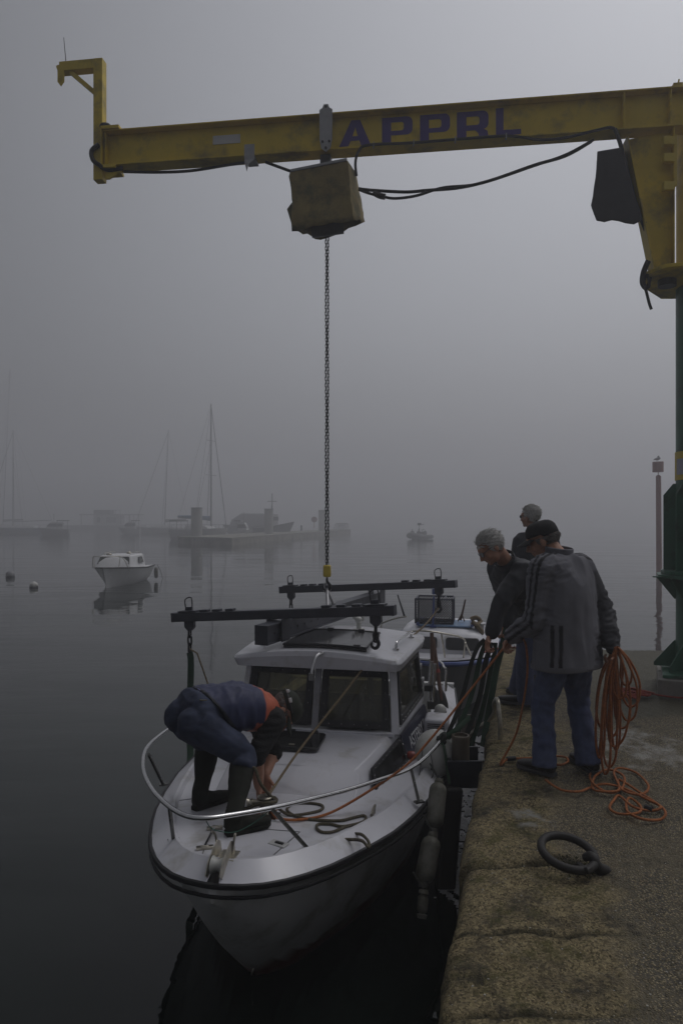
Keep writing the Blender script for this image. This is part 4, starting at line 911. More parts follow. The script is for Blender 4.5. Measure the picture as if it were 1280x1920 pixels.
# mooring ring
rc = G(1064, 1612, .035); M['iron'] = mat('greasy black iron', (.012, .010, .009), .62, metal=0, var=.5, vs=20, bump=.25, bs=60)
rg = thing('mooring_ring', 'heavy black iron mooring ring lying on the quay stones', 'mooring ring', rc)
mb = MB(); pts = []; tilt = Matrix.Rotation(R(9), 3, 'X') @ Matrix.Rotation(R(10), 3, 'Y')
for k in range(40):
    a = 2 * math.pi * k / 40; pts.append(rc + V((0, 0, .035)) + Matrix.Rotation(R(-28), 3, 'Z') @ (tilt @ V((.122 * math.cos(a), .115 * math.sin(a), 0))))
mb.tube(pts, .0195, 12, closed=True); mb.build('ring', M['iron'], rg)
e0 = G(1108, 1618, .04); mb = MB(); mb.tube(smoothpath([G(1096, 1608, .05), e0 + V((.0, 0, .03)), G(1120, 1626, .03), G(1134, 1634, -.01)], 5), 0, 10, rr=[.018 + .012 * (k / 15) for k in range(16)]); mb.tube(smoothpath([G(1085, 1622, .03), G(1100, 1632, .05), e0 + V((.02, 0, .0))], 5), .015, 8); mb.build('eye_bolt', M['iron'], rg)
mb = MB()
for k in range(260):
    a, r_ = rnd.uniform(0, 6.28), .11 * math.sqrt(rnd.random()); p = rc + V((r_ * math.cos(a) + .01, r_ * math.sin(a), -.035 + qz(rc.x, rc.y, .8))); h = rnd.uniform(.006, .016); q = V((rnd.uniform(-.012, .012), rnd.uniform(-.012, .012), h))
    mb.faces([p, p + V((.004, 0, 0)), p + q], [(0, 1, 2)])
kind(mb.build('moss', mat('moss', (.035, .045, .012), .9, var=.4), smooth=False, fix=False), 'stuff')
# small stones and shell chips scattered on the quay
mb = MB(); r2 = random.Random(5)
for k in range(900):
    y = r2.uniform(1.9, 5.5); x = edge_x(y) + r2.uniform(.1, 2.6) ; 
    if (x / y) > .52: continue
    s_ = r2.choice([.0015, .002, .003, .0045]); z = qz(x, y, x - edge_x(y)); 
    mb.ell(V((x, y, z + s_ * .3)), (s_ * r2.uniform(.8, 1.5), s_, s_ * .6), Matrix.Rotation(r2.uniform(0, 6), 3, 'Z'), n=6)
kind(mb.build('shell_grit', mat('shell grit', (.36, .34, .29), .7, var=.6, vs=300), smooth=False, fix=False), 'stuff')
# second coil of red rope by the crane foot
r3 = random.Random(9); c_ = G(1178, 1303, .02); pts = []
for k in range(70):
    a = k * .9; rr_ = .05 + .14 * r3.random(); pts.append(c_ + V((rr_ * 1.25 * math.cos(a), rr_ * .9 * math.sin(a), .01 + .07 * r3.random() * (1 - rr_ / .2))))
pts += [G(1220, 1301, .03), G(1250, 1306, .03), G(1290, 1309, .03), G(1330, 1306, .03)]
rope(pts, .0085, M['rope_red'], 'rope_pile', 'tangled red rope heaped on the quay near the crane foot', 4)
rope([G(900, 1225, .02), G(935, 1216, .02), G(960, 1214, .02), G(1000, 1218, .02)], .010, M['rope_red'], 'rope', 'short red rope along the far edge of the quay', 5)
# fenders along the port side
def fender(top, bot, r, label):
    t = thing('fender', label, 'fender', top, 'fenders between boat and quay'); d = (top - bot); L_ = d.length
    mb = MB(); prof = [(.0, 0), (.025, 0), (.03, .02)] + [(r * math.sin(R(a)), .02 + r * (1 - math.cos(R(a)))) for a in (30, 55, 75, 90)] + [(r, L_ - .02 - r)] + [(r * math.sin(R(a)), L_ - .02 - r * (1 - math.cos(R(a)))) for a in (75, 55, 30)] + [(.03, L_ - .02), (.025, L_), (0, L_)]
    mb.lathe(prof, bot, d, 18); mb.build('bladder', M['fender'], t)
    mb = MB(); mb.tube([top - d * .02, top + V((-.06, 0, .10))], .006, 6); mb.build('lanyard', M['cord'], t); return t
fender(W(823, 1460, 4.42), W(812, 1562, 4.26), .056, 'upper grimy white sausage fender squeezed against the boat near the bracket')
fender(W(812, 1560, 4.12), W(792, 1664, 3.98), .058, 'lower grimy white sausage fender just above the water')
fender(W(794, 1668, 3.90), W(790, 1722, 3.84), .030, 'reflection of the lower fender, modelled as a slim solid below it')  # mirror image of the fender above, built as a solid shape
# big round fender on the side deck, small ball buoy on the vent
bf = thing('ball_fender', 'big smooth white ball fender on the side deck behind the bow rail', 'fender', W(820, 1455, 4.98))
c_ = W(817, 1408, 4.98); mb = MB(); dn = V((.1, -.35, -1)).normalized(); r = .155
mb.lathe([(0, -r * 1.22), (.03, -r * 1.2), (.04, -r * 1.1), (.10, -r * .86)] + [(r * math.sin(R(a)), -r * math.cos(R(a))) for a in range(45, 176, 10)] + [(0, r)], c_, -dn, 28); mb.build('bladder', M['fenderclean'], bf)
mb = MB(); mb.lathe([(0, 0), (.012, 0), (.012, .006), (0, .006)], c_ + V((-.045, -.125, -.085)), V((-.3, -.8, -.5)), 10); mb.build('valve', M['black'], bf)
bb = thing('ball_buoy', 'small white ball buoy on the louvred vent, ringed by yellow line', 'buoy', W(825, 1345, 5.95))
c_ = W(825, 1332, 5.95); mb = MB(); mb.ell(c_, (.052, .052, .055), n=18); mb.build('ball', M['fenderclean'], bb)
mb = MB(); link_ring(mb, c_ + V((0, 0, -.01)), V((1, 0, 0)), V((0, 1, 0)), 0, .053, .004, 18, 5); mb.build('band', M['cord'], bb)
rope([W(798, 1341, 5.95), W(812, 1340, 5.85), W(825, 1339, 5.85), W(838, 1340, 5.86)], .010, M['rope_tan'], 'rope', 'yellowish line looped under the small ball buoy', 5)
for i, pts in enumerate(([W(801, 1372, 5.0), W(793, 1400, 4.9), W(785, 1462, 4.75), W(788, 1468, 4.72), W(802, 1464, 4.75), W(800, 1455, 4.8)], [W(803, 1392, 5.0), W(808, 1420, 4.82), W(812, 1450, 4.8), W(805, 1462, 4.75), W(790, 1475, 4.7), W(802, 1476, 4.7), W(812, 1478, 4.7), W(818, 1472, 4.72)])):
    rope(pts, .0035, M['cord'], 'cord', ('thin grey cord hanging left of the ball fender', 'thin grey cord trailing over the ball fender to the cleat')[i], 6, cat='cord')
# two oars standing in the cockpit
for i, (a, b) in enumerate(((W(809, 1187, 6.7), W(812, 1330, 6.45)), (W(812, 1200, 6.9), W(830, 1335, 6.6)))):
    t = thing('oar', ('brown oar with dark blade down, standing left in the cockpit', 'brown oar shaft with red collar, standing right in the cockpit')[i], 'oar', b, 'oars in the cockpit')
    mb = MB(); mb.cyl(a, a.lerp(b, .85), .019, .021, 10); mb.build('shaft', M['wood'], t)
    mb = MB(); m0 = a.lerp(b, .70); mb.tube([m0, a.lerp(b, .76), a.lerp(b, .9), b], 0, 12, rr=[.02, .045, .06, .055], flat=.35, up=V((0, 1, 0))); mb.build('blade', M['timber'], t)
    mb = MB(); m1 = a.lerp(b, .42); mb.cyl(m1, a.lerp(b, .47), .026, n=10); mb.build('collar', M['red'], t)
# mooring rope flaked on the fore deck
def dp(px, py, h=.008): return gd(px, py) + V((0, 0, h))
rope([dp(503, 1520, .05), dp(520, 1524, .03)] + [dp(*p) for p in ((545, 1531), (590, 1525), (605, 1518), (600, 1511), (575, 1508), (550, 1510), (538, 1519), (548, 1530), (575, 1538), (610, 1541), (640, 1541), (665, 1535), (683, 1532), (684, 1541), (665, 1548), (640, 1552), (620, 1548), (597, 1548), (594, 1556), (605, 1563), (625, 1562), (650, 1552), (672, 1549), (686, 1556))], .0085, M['rope_green'], 'mooring_rope', 'olive mooring rope flaked in long loops on the fore deck', 6)
rope([dp(612, 1587), dp(632, 1578), dp(655, 1577), dp(678, 1587, .03), dp(691, 1597, .02), dp(690, 1588, .03), dp(678, 1572, .02), dp(664, 1566)], .0085, M['rope_green'], 'mooring_rope', 'short olive rope end draped over the edge of the fore deck', 6)
q = gd(497, 1532)
rope([q + V((.05, 0, .1)), q + V((-.02, -.03, .2)), q + V((-.06, .0, .28)), q + V((-.10, .02, .24)), q + V((-.165, .02, .17)), q + V((-.17, .02, .09)), q + V((-.12, 0, .05)), q + V((-.05, -.03, .08)), q + V((.0, -.05, .10)), q + V((.06, -.01, .09)), q + V((.05, .05, .09)), q + V((-.03, .05, .10))], .010, M['rope_green'], 'rope_bight', 'olive rope loop being turned round the windlass by the bent man', 6)
# tan line from the windlass to the rear hook
rope([q + V((.02, .02, .12)), W(560, 1408, 4.50), W(640, 1306, 4.88), W(683, 1250, 5.10), W(694, 1240, 5.16), W(760, 1202, 5.9), W(800, 1168, 6.5), hq_ - V((0, 0, .24))], .0085, M['rope_tan'], 'line', 'tan braided line running up from the windlass over the roof to the rear hook', 6)
# ------------------------------------------------------------------ the blue trimmed boat behind
B2, T2 = V((1.22, 8.75, 0)), R(12); s2, c2 = math.sin(T2), math.cos(T2)
def Bo(s, u, z): return V((B2.x + s * s2 + u * c2, B2.y + s * c2 - u * s2, z - .07))
M['bright2'] = mat('bright white gelcoat', (.70, .70, .74), .35, var=.05, dirt=((.45, .44, .42), 4, .3))
b2 = thing('cabin_boat', 'small white cabin boat with blue rail and grey hull behind the white one', 'boat', Bo(2, 0, WZ))
H2 = [(0, .05), (.1, .25), (.3, .43), (.6, .60), (1, .72), (1.6, .80), (2.4, .84), (4.4, .76)]
SS2 = [0, .03, .1, .2, .35, .6, 1, 1.6, 2.4, 3.4, 4.4]
mb = MB(); rows = []
for s in SS2:
    h, zt2, k = lerp(H2, s), lerp([(0, -.16), (1, -.25), (4.4, -.3)], s), lerp([(0, -.6), (.3, -1.2), (1, -1.4), (4.4, -1.4)], s); r_ = []
    for j in range(-10, 11): t = abs(j) / 10; r_.append(Bo(s, math.copysign(h * t ** lerp([(0, .9), (.6, .6), (1.6, .32)], s), j) if j else 0, k + (zt2 - k) * t))
    rows.append(r_)
n = 21; mb.faces([p for r in rows for p in r], [(i * n + j, i * n + j + 1, (i + 1) * n + j + 1, (i + 1) * n + j) for i in range(len(SS2) - 1) for j in range(n - 1)]); mb.faces(rows[-1], [tuple(range(n))])
mb.build('hull', mat('grey boat hull', (.10, .10, .10), .4, var=.15, vs=4), b2)
M['blue'] = mat('blue boat paint', (.03, .06, .22), .4, var=.15)
zz2 = lambda s: lerp([(0, -.16), (1, -.25), (4.4, -.3)], s)
mb = MB(); mb.tube(smoothpath([Bo(s, -lerp(H2, s) - .01, zz2(s)) for s in SS2[::-1]] + [Bo(s, lerp(H2, s) + .01, zz2(s)) for s in SS2], 3), .032, 8); mb.build('rub_rail', M['blue'], b2)
mb = MB(); k = 7; vs = [Bo(s, lerp(H2, s) * .98 * (2 * j / (k - 1) - 1), zz2(s) + .05) for s in SS2 for j in range(k)]; mb.faces(vs, [(i * k + j, i * k + j + 1, (i + 1) * k + j + 1, (i + 1) * k + j) for i in range(len(SS2) - 1) for j in range(k - 1)]); mb.build('deck', M['gel'], b2)
mb = MB(); CS = [(.92, 1.12), (1.0, 1.25), (2.0, 2.0), (2.05, 2.05)]; rs = []
def sq(s0, w_, z_, n_=24, e=4.): return [( (abs(math.cos(a)) ** (2 / e)) * math.copysign(1, math.cos(a)) * w_, (abs(math.sin(a)) ** (2 / e)) * math.copysign(1, math.sin(a))) for a in [2 * math.pi * (i + .5) / n_ for i in range(n_)]]
for zz, w_, s0, s1 in ((-.25, .66, .85, 2.4), (-.02, .64, .92, 2.38), (.06, .60, .98, 2.34), (.11, .53, 1.06, 2.28), (.135, .40, 1.18, 2.15), (.14, .1, 1.5, 1.8)):
    rs.append([Bo((s0 + s1) / 2 + (s1 - s0) / 2 * y, x, zz) for x, y in sq(0, w_, 0)])
mb.rings(rs); mb.build('cabin', M['bright2'], b2, angle=60)
def w2q(x0, x1, y0, y1): return [Bo(.86 - (.0 if z < -.1 else 0) + (z + .2) * .35, u, z) for u, z in ((x0, y0), (x1, y0), (x1, y1), (x0, y1))]
for x0, x1 in ((-.48, -.06), (.06, .52)):
    q4 = w2q(x0, x1, -.13, .03); q4 = [p - V((s2, c2, 0)) * .02 for p in q4]; mb = MB(); mb.prism(roundq(q4, .045), V((s2, c2, 0)) * .06); o = mb.build('window', M['blackgloss'], b2, smooth=False); mb = MB(); gasket(mb, q4, .014, .008, .02, .045); mb.build('gasket', M['black'], o)
mb = MB(); mb.hexa([Bo(a, b_, c__) for c__ in (.142, .165) for a, b_ in ((1.15, -.36), (1.15, .42), (1.75, .40), (1.75, -.34))]); lid = mb.build('roof_hatch', mat('pale blue hatch', (.13, .22, .36), .4, var=.2), b2, smooth=False, bevel=.006)
for u_ in (-.36, .42): mb = MB(); mb.beam(Bo(1.12, u_, .175), Bo(1.78, u_ * .96, .175), .04, .03); mb.build('hatch_runner', M['blue'], lid, smooth=False)
mb = MB(); p = Bo(1.3, .52, .10); mb.lathe([(0, 0), (.07, 0), (.07, .06), (.09, .07), (.09, .095), (.06, .11), (0, .11)], p, n=18); mb.build('vent', M['gel'], b2)
Yp = 9.7
mb = MB(); mb.tube(smoothpath([W(732, 1193, 9.6), W(770, 1184, 9.2), W(795, 1183, 8.9), W(832, 1188, 8.9), W(866, 1196, 9.1), W(874, 1210, 9.2), W(888, 1240, 9.5)], 5), .012, 8); pr_ = mb.build('bow_rail', M['tarn'], b2)
for a, b_ in (((827, 1188), (834, 1236)), ((872, 1205), (868, 1236)), ((772, 1184), (764, 1232))): mb = MB(); mb.cyl(W(*a, 9.0), W(*b_, 9.1), .012, n=8); mb.build('stanchion', M['tarn'], pr_)
mb = MB(); mb.cyl(W(813, 1118, 9.9), W(811, 1174, 9.9), .014, n=8); mb.box(W(811, 1174, 9.9), (.09, .07, .03)); mb.box(W(815, 1109, 9.9), (.08, .06, .08)); mb.build('staff', M['blue'], b2)
mb = MB(); mb.cyl(W(758, 1156, 10.2), W(745, 1115, 10.2), .016, .008, 8); mb.build('aerial', M['darksteel'], b2)
mb = MB(); mb.cyl(W(863, 1163, 10.2), W(872, 1124, 10.2), .018, .012, 8); mb.tube([W(858, 1165, 10.2), W(865, 1150, 10.2), W(870, 1165, 10.2)], .012, 6); mb.build('rusty_strut', M['wood'], b2)
mb = MB(); mb.tube(smoothpath([W(700, 1172, 10.6), W(716, 1168, 10.4), W(740, 1160, 10.2), W(762, 1156, 10.1)], 5), .012, 6); mb.cyl(W(716, 1168, 10.4), W(712, 1186, 10.4), .01, n=6); mb.build('side_rail', M['tarn'], b2)
for j, (px, py) in enumerate(((884, 1160), (893, 1168), (898, 1180))):
    pass
tag(rope([W(882, 1161, 9.9), W(893, 1158, 9.9), W(900, 1166, 9.9), W(892, 1172, 9.8), W(885, 1166, 9.8), W(896, 1176, 9.8), W(903, 1185, 9.8), W(896, 1190, 9.8)], .035, M['rope_tan'], 'rope_coil', ''), 'thick tan rope heaped behind the white cabin roof', 'rope')
# crab pot on its roof
cp = thing('crab_pot', 'crab pot of blue frame and dark netting on the cabin roof', 'crab pot', Bo(1.5, 0, .17))
X0, X1, Ya, Yb, Z0, Z1 = -.42, .12, 1.25, 1.68, .17, .53
def cpt(x, y, z): return Bo(y, x + .02, z)
mb = MB()
for x in (X0, X1):
    for y in (Ya, Yb): mb.cyl(cpt(x, y, Z0), cpt(x, y, Z1), .014, n=6)
for y in (Ya, Yb):
    for z in (Z0 + .01, Z1): mb.cyl(cpt(X0, y, z), cpt(X1, y, z), .014, n=6)
for x in (X0, .0, X1):
    for z in (Z0 + .01, Z1): mb.cyl(cpt(x, Ya, z), cpt(x, Yb, z), .012, n=6)
mb.build('pot_frame', M['navy'], cp)
mb = MB(); N_ = 15
for i in range(-9, N_ + 1):
    for sgn in (1, -1):
        for y in (Ya, Yb):
            x0_ = X0 + (X1 - X0) * i / N_; pts = []
            for k in range(2):
                x = x0_ + sgn * (0 if k == 0 else (Z1 - Z0)) + (0 if sgn > 0 else (Z1 - Z0)); pts.append((x, Z0 if k == 0 else Z1))
            (xa, za), (xb, zb2) = pts; ta, tb2 = 0, 1
            if xa != xb:
                lo, hi = (X0 - xa) / (xb - xa), (X1 - xa) / (xb - xa); lo, hi = min(lo, hi), max(lo, hi); ta, tb2 = max(0, lo), min(1, hi)
            if tb2 > ta: mb.cyl(cpt(xa + (xb - xa) * ta, y, za + (zb2 - za) * ta), cpt(xa + (xb - xa) * tb2, y, za + (zb2 - za) * tb2), .0035, n=4)
mb.build('netting', M['black'], cp, angle=80); mb = MB()
for k in range(26):
    a = X0 + (X1 - X0) * k / 25; mb.tube([cpt(a, Ya - .01, Z0 + .03), cpt(a + .015, Ya - .03, Z0 + .05), cpt(a + .02, Ya - .01, Z0 + .075)], .010, 5)
mb.build('lacing', M['black'], cp, angle=80)

# scum and foam trapped on the water between the pile and the wall
mb = MB(); g_ = .016; ix = 0
for j in range(230):
    y = 4.35 + j * g_
    for i in range(26):
        x = edge_x(y) - .05 - i * g_
        if y < 4.9 and i > 30: continue
        v = noise.noise(V((x * 9, y * 5, 2))) + .6 * noise.noise(V((x * 26, y * 13, 5)))
        if v > (-.12 if y > 4.7 else .15) and (i < 15 + 8 * noise.noise(V((y * 2, 0, 9)))):
            mb.faces([V((x, y, WZ + .006)), V((x + g_ * 1.02, y, WZ + .006)), V((x + g_ * 1.02, y + g_ * 1.02, WZ + .006)), V((x, y + g_ * 1.02, WZ + .006))], [(0, 1, 2, 3)])
bmesh.ops.remove_doubles(mb.bm, verts=mb.bm.verts, dist=.004)
kind(mb.build('foam', mat('grey harbour scum', (.42, .42, .43), .7, var=.3, vs=30), smooth=False, fix=False), 'stuff')
# ------------------------------------------------------------------ people
def remesh(mb, voxel, it=2):
    bmesh.ops.recalc_face_normals(mb.bm, faces=mb.bm.faces)
    me = bpy.data.meshes.new('tmp'); mb.bm.to_mesh(me); mb.bm.free(); o = bpy.data.objects.new('tmp', me); C.objects.link(o)
    r = o.modifiers.new('r', 'REMESH'); r.mode = 'VOXEL'; r.voxel_size = voxel
    s = o.modifiers.new('s', 'SMOOTH'); s.iterations = it; s.factor = .5
    dg = bpy.context.evaluated_depsgraph_get(); m2 = bpy.data.meshes.new_from_object(o.evaluated_get(dg)); bpy.data.objects.remove(o); return m2
def displace(me, fn):
    ns = [v.normal.copy() for v in me.vertices]
    for v, n in zip(me.vertices, ns): v.co += n * fn(v.co)
    me.update()
def body_part(mb, name, m_, parent, voxel=.009, it=3, disp=None, paints=(), smooth=True):
    me = remesh(mb, voxel, it)
    if disp: displace(me, disp)
    for a, fn in paints: paint(me, a, fn)
    return link(name, me, m_, parent, smooth, angle=180)
def limb(mb, pts, rr, n=14, sub=4, cap=True):
    pts = [V(p) for p in pts]; q = smoothpath(pts, sub); r = []
    for i in range(len(pts) - 1):
        for k in range(sub): r.append(rr[i] + (rr[i + 1] - rr[i]) * k / sub)
    r.append(rr[-1]); mb.tube(q, 0, n, rr=r)
    if cap: mb.ell(pts[0], (rr[0],) * 3, n=10); mb.ell(pts[-1], (rr[-1],) * 3, n=10)
def torso(mb, rings, n=24, e=2.5, sub=4):
    """rings: (centre, sideways half vector, depth half vector)"""
    cs, as_, bs = [smoothpath([r[i] for r in rings], sub) for i in range(3)]
    def pt(c, a, b, t):
        x, y = math.cos(t), math.sin(t); return c + a * math.copysign(abs(x) ** (2 / e), x) + b * math.copysign(abs(y) ** (2 / e), y)
    mb.rings([[pt(V(c), V(a), V(b), 2 * math.pi * k / n) for k in range(n)] for c, a, b in zip(cs, as_, bs)])
def basis(f, u):
    f = V(f).normalized(); u = V(u); u = (u - f * u.dot(f)).normalized(); r = f.cross(u); return Matrix((r, f, u)).transposed()
def head(mb, c, Mx, neck, k=1.):
    c = V(c); P = lambda x, y, z: c + Mx @ (V((x, y, z)) * k); E = lambda p, r, n=16: mb.ell(P(*p), tuple(q * k for q in r), Mx, n)
    E((0, -.018, .035), (.075, .094, .082), 20); E((0, .030, -.02), (.062, .062, .085), 20); E((0, .025, -.066), (.052, .056, .046)); E((0, .072, -.092), (.022, .018, .018))
    for s in (-1, 1): E((s * .036, .062, -.03), (.024, .026, .03)); E((s * .030, .082, .018), (.024, .012, .010)); E((s * .079, -.012, -.012), (.010, .020, .034)); E((s * .013, .100, -.036), (.009, .010, .008))
    mb.tube([P(0, .088, .015), P(0, .104, -.012), P(0, .117, -.034), P(0, .098, -.042)], 0, 10, rr=[.008 * k, .011 * k, .014 * k, .010 * k])
    E((0, .088, -.058), (.024, .010, .006)); E((0, .086, -.070), (.021, .010, .007)); E((0, .078, .03), (.05, .018, .02))
    limb(mb, [neck, P(0, -.03, -.05)], [.062, .056], cap=False)
def eyes(c, Mx, par, k=1.):
    for s in (-1, 1): mb = MB(); mb.ell(V(c) + Mx @ (V((s * .031, .079, .003)) * k), (.011,) * 3, n=8); mb.build('eye', M['eye'], par)
def glasses(c, Mx, par, m_, k=1.):
    c = V(c); P = lambda x, y, z: c + Mx @ (V((x, y, z)) * k); mb = MB()
    for s in (-1, 1):
        pts = [P(s * (.034 + .024 * math.cos(a)), .104 - .012 * abs(math.cos(a)) * (1 if math.cos(a) > 0 else 0), .003 + .019 * math.sin(a)) for a in [2 * math.pi * i / 12 for i in range(12)]]
        mb.prism(pts, Mx @ V((0, -.004, 0))); mb.tube([P(s * .058, .094, .008), P(s * .080, .02, .010), P(s * .083, -.02, .004), P(s * .082, -.035, -.01)], .003, 5)
    mb.tube([P(-.012, .106, .008), P(.012, .106, .008)], .003, 5); mb.build('sunglasses', m_, par)
def hair(c, Mx, par, m_, seed, n=900, L=.045, k=1., low=-.07, front=.06, top=True):
    r_ = random.Random(seed); c = V(c); mb = MB(); rs = []
    mb2 = MB()
    cen = V((0, -.020, .037)); rad = V((.081, .099, .088))
    i = 0
    while i < n:
        th, ph = r_.uniform(0, 2 * math.pi), math.asin(r_.uniform(-.85, 1)); d = V((math.cos(ph) * math.sin(th), math.cos(ph) * math.cos(th), math.sin(ph)))
        p = V((d.x * rad.x, d.y * rad.y, d.z * rad.z)) + cen
        hairline = .060 if p.y > .03 else (-.005 if p.y > -.02 else low)
        if p.z < hairline + .01 * r_.random() or p.y > front + .02: continue
        if abs(p.x) > .06 and -.035 < p.y < .015 and p.z < .015: continue
        if not top and p.z > .022: continue
        i += 1
        flow = V((p.x * 2.0 + .02, -1.0 if p.z > .02 else -.3, -.55 if p.z < .07 else -.1)); flow = (flow - d * flow.dot(d)).normalized(); flow = (flow + d * (r_.uniform(.0, .10) if r_.random() < .95 else r_.uniform(.2, .6)) + V((r_.uniform(-.12, .12), r_.uniform(-.12, .12), r_.uniform(-.12, .12)))).normalized()
        l_ = L * r_.uniform(.7, 1.4); a = c + Mx @ (p * k); b = c + Mx @ ((p + flow * l_ * .5 + d * .004) * k); e = c + Mx @ ((p + flow * l_ - d * l_ * .08) * k)
        mb.tube([a, b, e], 0, 4, rr=[.0030 * k, .0028 * k, .0005])
    f0 = mb.nf(); mb.bm.normal_update()
    return mb.build('hair', m_, par, angle=60)
def hand(mb, w_, d, pn, tl, curl=(20, 30, 20), k=1., spread=.0, thumb=25):
    """wrist point, finger direction, palm normal (towards the palm side), thumb-side direction"""
    w_, d = V(w_), V(d).normalized(); tl = V(tl); tl = (tl - d * tl.dot(d)).normalized(); pn_ = d.cross(tl); pn_ = pn_ if pn_.dot(V(pn)) > 0 else -pn_
    pc = w_ + d * .045 * k
    torso(mb, [(w_ - d * .02 * k, tl * .026 * k, pn_ * .019 * k), (w_ + d * .01 * k, tl * .029 * k, pn_ * .018 * k), (pc, tl * .039 * k, pn_ * .017 * k), (w_ + d * .088 * k, tl * .041 * k, pn_ * .014 * k)], n=12, e=2.4, sub=2)
    def chain(p, dd, ax, ls, rr, cs):
        pts = [p - dd * .012 * k]
        for l_, c_ in zip(ls, cs): dd = Matrix.Rotation(R(c_), 3, ax) @ dd; p = p + dd * l_ * k; pts.append(p)
        mb.tube([pts[0]] + smoothpath(pts[1:] if False else pts, 3)[1:], 0, 8, rr=[rr * k * (1 - .022 * i) for i in range(len(smoothpath(pts, 3)))]); mb.ell(pts[-1], (rr * .8 * k,) * 3, n=8)
    ax = d.cross(pn_); 
    for i, (off, ln) in enumerate(((.030, .92), (.010, 1.), (-.011, .94), (-.031, .76))):
        chain(w_ + d * (.088 - (.006 if i == 3 else 0)) * k + tl * off * k, (d + tl * off * spread * 8).normalized(), ax, [.040 * ln, .026 * ln, .021 * ln], .0088, [c_ + (i - 1) * 4 for c_ in curl])
    td = (tl * .75 + d * .65 + pn_ * .35).normalized(); chain(w_ + d * .03 * k + tl * .026 * k, td, ax if thumb >= 0 else -ax, [.034, .030, .024], .0105, [0, abs(thumb) * .7, abs(thumb)])
def fold(f=9, amp=.006, st=(1, 1, 1), seed=0, f2=26, amp2=.0016):
    def g(p):
        q = V((p.x * st[0], p.y * st[1], p.z * st[2])); a = noise.noise(q * f + V((seed, 0, 0))); b = noise.noise(q * f * 1.9 + V((0, seed, 3)))
        return amp * ((1 - abs(a) * 2.2) * .6 + b * .5) + amp2 * noise.noise(q * f2)
    return g
def shoe(heel, toe, ankle, par, m_, sole, name='shoe', h=.075):
    heel, toe = V(heel), V(toe); d = toe - heel; L_ = d.length; d.normalize(); s_ = d.cross(V((0, 0, 1))).normalized(); u_ = V((0, 0, 1)); z0 = .024
    mb = MB(); P = lambda f, h_: heel + d * L_ * f + u_ * h_
    torso(mb, [(P(.03, .045), s_ * .028, u_ * .022), (P(.10, .052), s_ * .036, u_ * .034), (P(.30, .058), s_ * .038, u_ * .038), (P(.52, .048), s_ * .044, u_ * .030), (P(.75, .040), s_ * .048, u_ * .023), (P(.92, .034), s_ * .038, u_ * .018), (P(.99, .030), s_ * .018, u_ * .012)], n=16, e=2.3)
    torso(mb, [(P(.17, .05), d * .055, s_ * .038), (P(.17, .095), d * .046, s_ * .036), (P(.16, .13), d * .040, s_ * .034)], n=14)
    o = body_part(mb, name, m_, par, .006, 2)
    mb = MB(); out_ = []
    for i in range(24):
        t = 2 * math.pi * i / 24; f = .5 - .5 * math.cos(t); wd = lerp([(0, .026), (.1, .036), (.3, .036), (.5, .042), (.75, .050), (.92, .040), (1, .012)], f); out_.append(P(f * 1.03 - .01, 0) + s_ * (wd if t < math.pi else -wd))
    mb.prism(out_, u_ * z0); mb.build('sole', sole, o, smooth=False, bevel=.004); return o
M['skin'] = mat('weathered skin', (.38, .19, .12), .5, var=.14, vs=25, bump=.15, bs=120)
M['eye'] = mat('eye', (.25, .22, .2), .2)
M['hair_grey'] = mat('grey hair', (.50, .49, .47), .6, var=.3, vs=60)
M['hair_dark'] = mat('grey brown hair', (.13, .12, .11), .6, var=.45, vs=60)
M['denim'] = mat('blue denim', (.055, .072, .15), .85, var=.22, vs=22, bump=.25, bs=260, attr='fade', col2=(.16, .19, .26))
M['denim2'] = mat('dark blue denim', (.022, .030, .062), .85, var=.22, vs=22, bump=.25, bs=260, attr='fade', col2=(.07, .085, .14), attr2='seam', col3=(.12, .12, .13))
M['shoe'] = mat('black leather', (.012, .011, .012), .5, var=.3, vs=30)
M['sole'] = mat('grey rubber sole', (.06, .06, .065), .8, var=.2)
M['jacket_grey'] = mat('grey softshell', (.13, .13, .15), .8, var=.1, vs=12, bump=.12, bs=220, attr='stripe', col2=(.007, .007, .009), attr2='right_sleeve', col3=(.028, .028, .034))
M['jacket_navy'] = mat('navy windcheater', (.014, .015, .022), .6, var=.15, vs=10, bump=.1, bs=160)
M['jacket_black'] = mat('dark jacket', (.016, .018, .026), .7, var=.15, vs=10)
M['cap_black'] = mat('black cap cloth', (.008, .008, .009), .85, var=.25, vs=40)
M['cap_green'] = mat('olive cap cloth', (.018, .022, .014), .85, var=.25, vs=40)
M['vest'] = mat('navy padded vest', (.020, .026, .075), .62, var=.12, vs=8, bump=.1, bs=90, attr='yoke', col2=(.42, .095, .045), attr2='trim', col3=(.006, .007, .012))
M['knit'] = mat('black knitted wool', (.010, .010, .010), .95, var=.3, vs=60, bump=.7, bs=120)
M['boot'] = mat('olive rubber boot', (.010, .011, .007), .75, var=.2, vs=10, dirt=((.02, .019, .014), 5, .3), spec=.2)
def person(label, loc): return thing('person', label, 'person', loc)
def seg_d(p, a, b):
    ab = b - a; t = max(0, min(1, (p - a).dot(ab) / ab.dot(ab))); return (p - (a + ab * t)).length
def poly_d(p, pts): return min(seg_d(p, a, b) for a, b in zip(pts, pts[1:]))

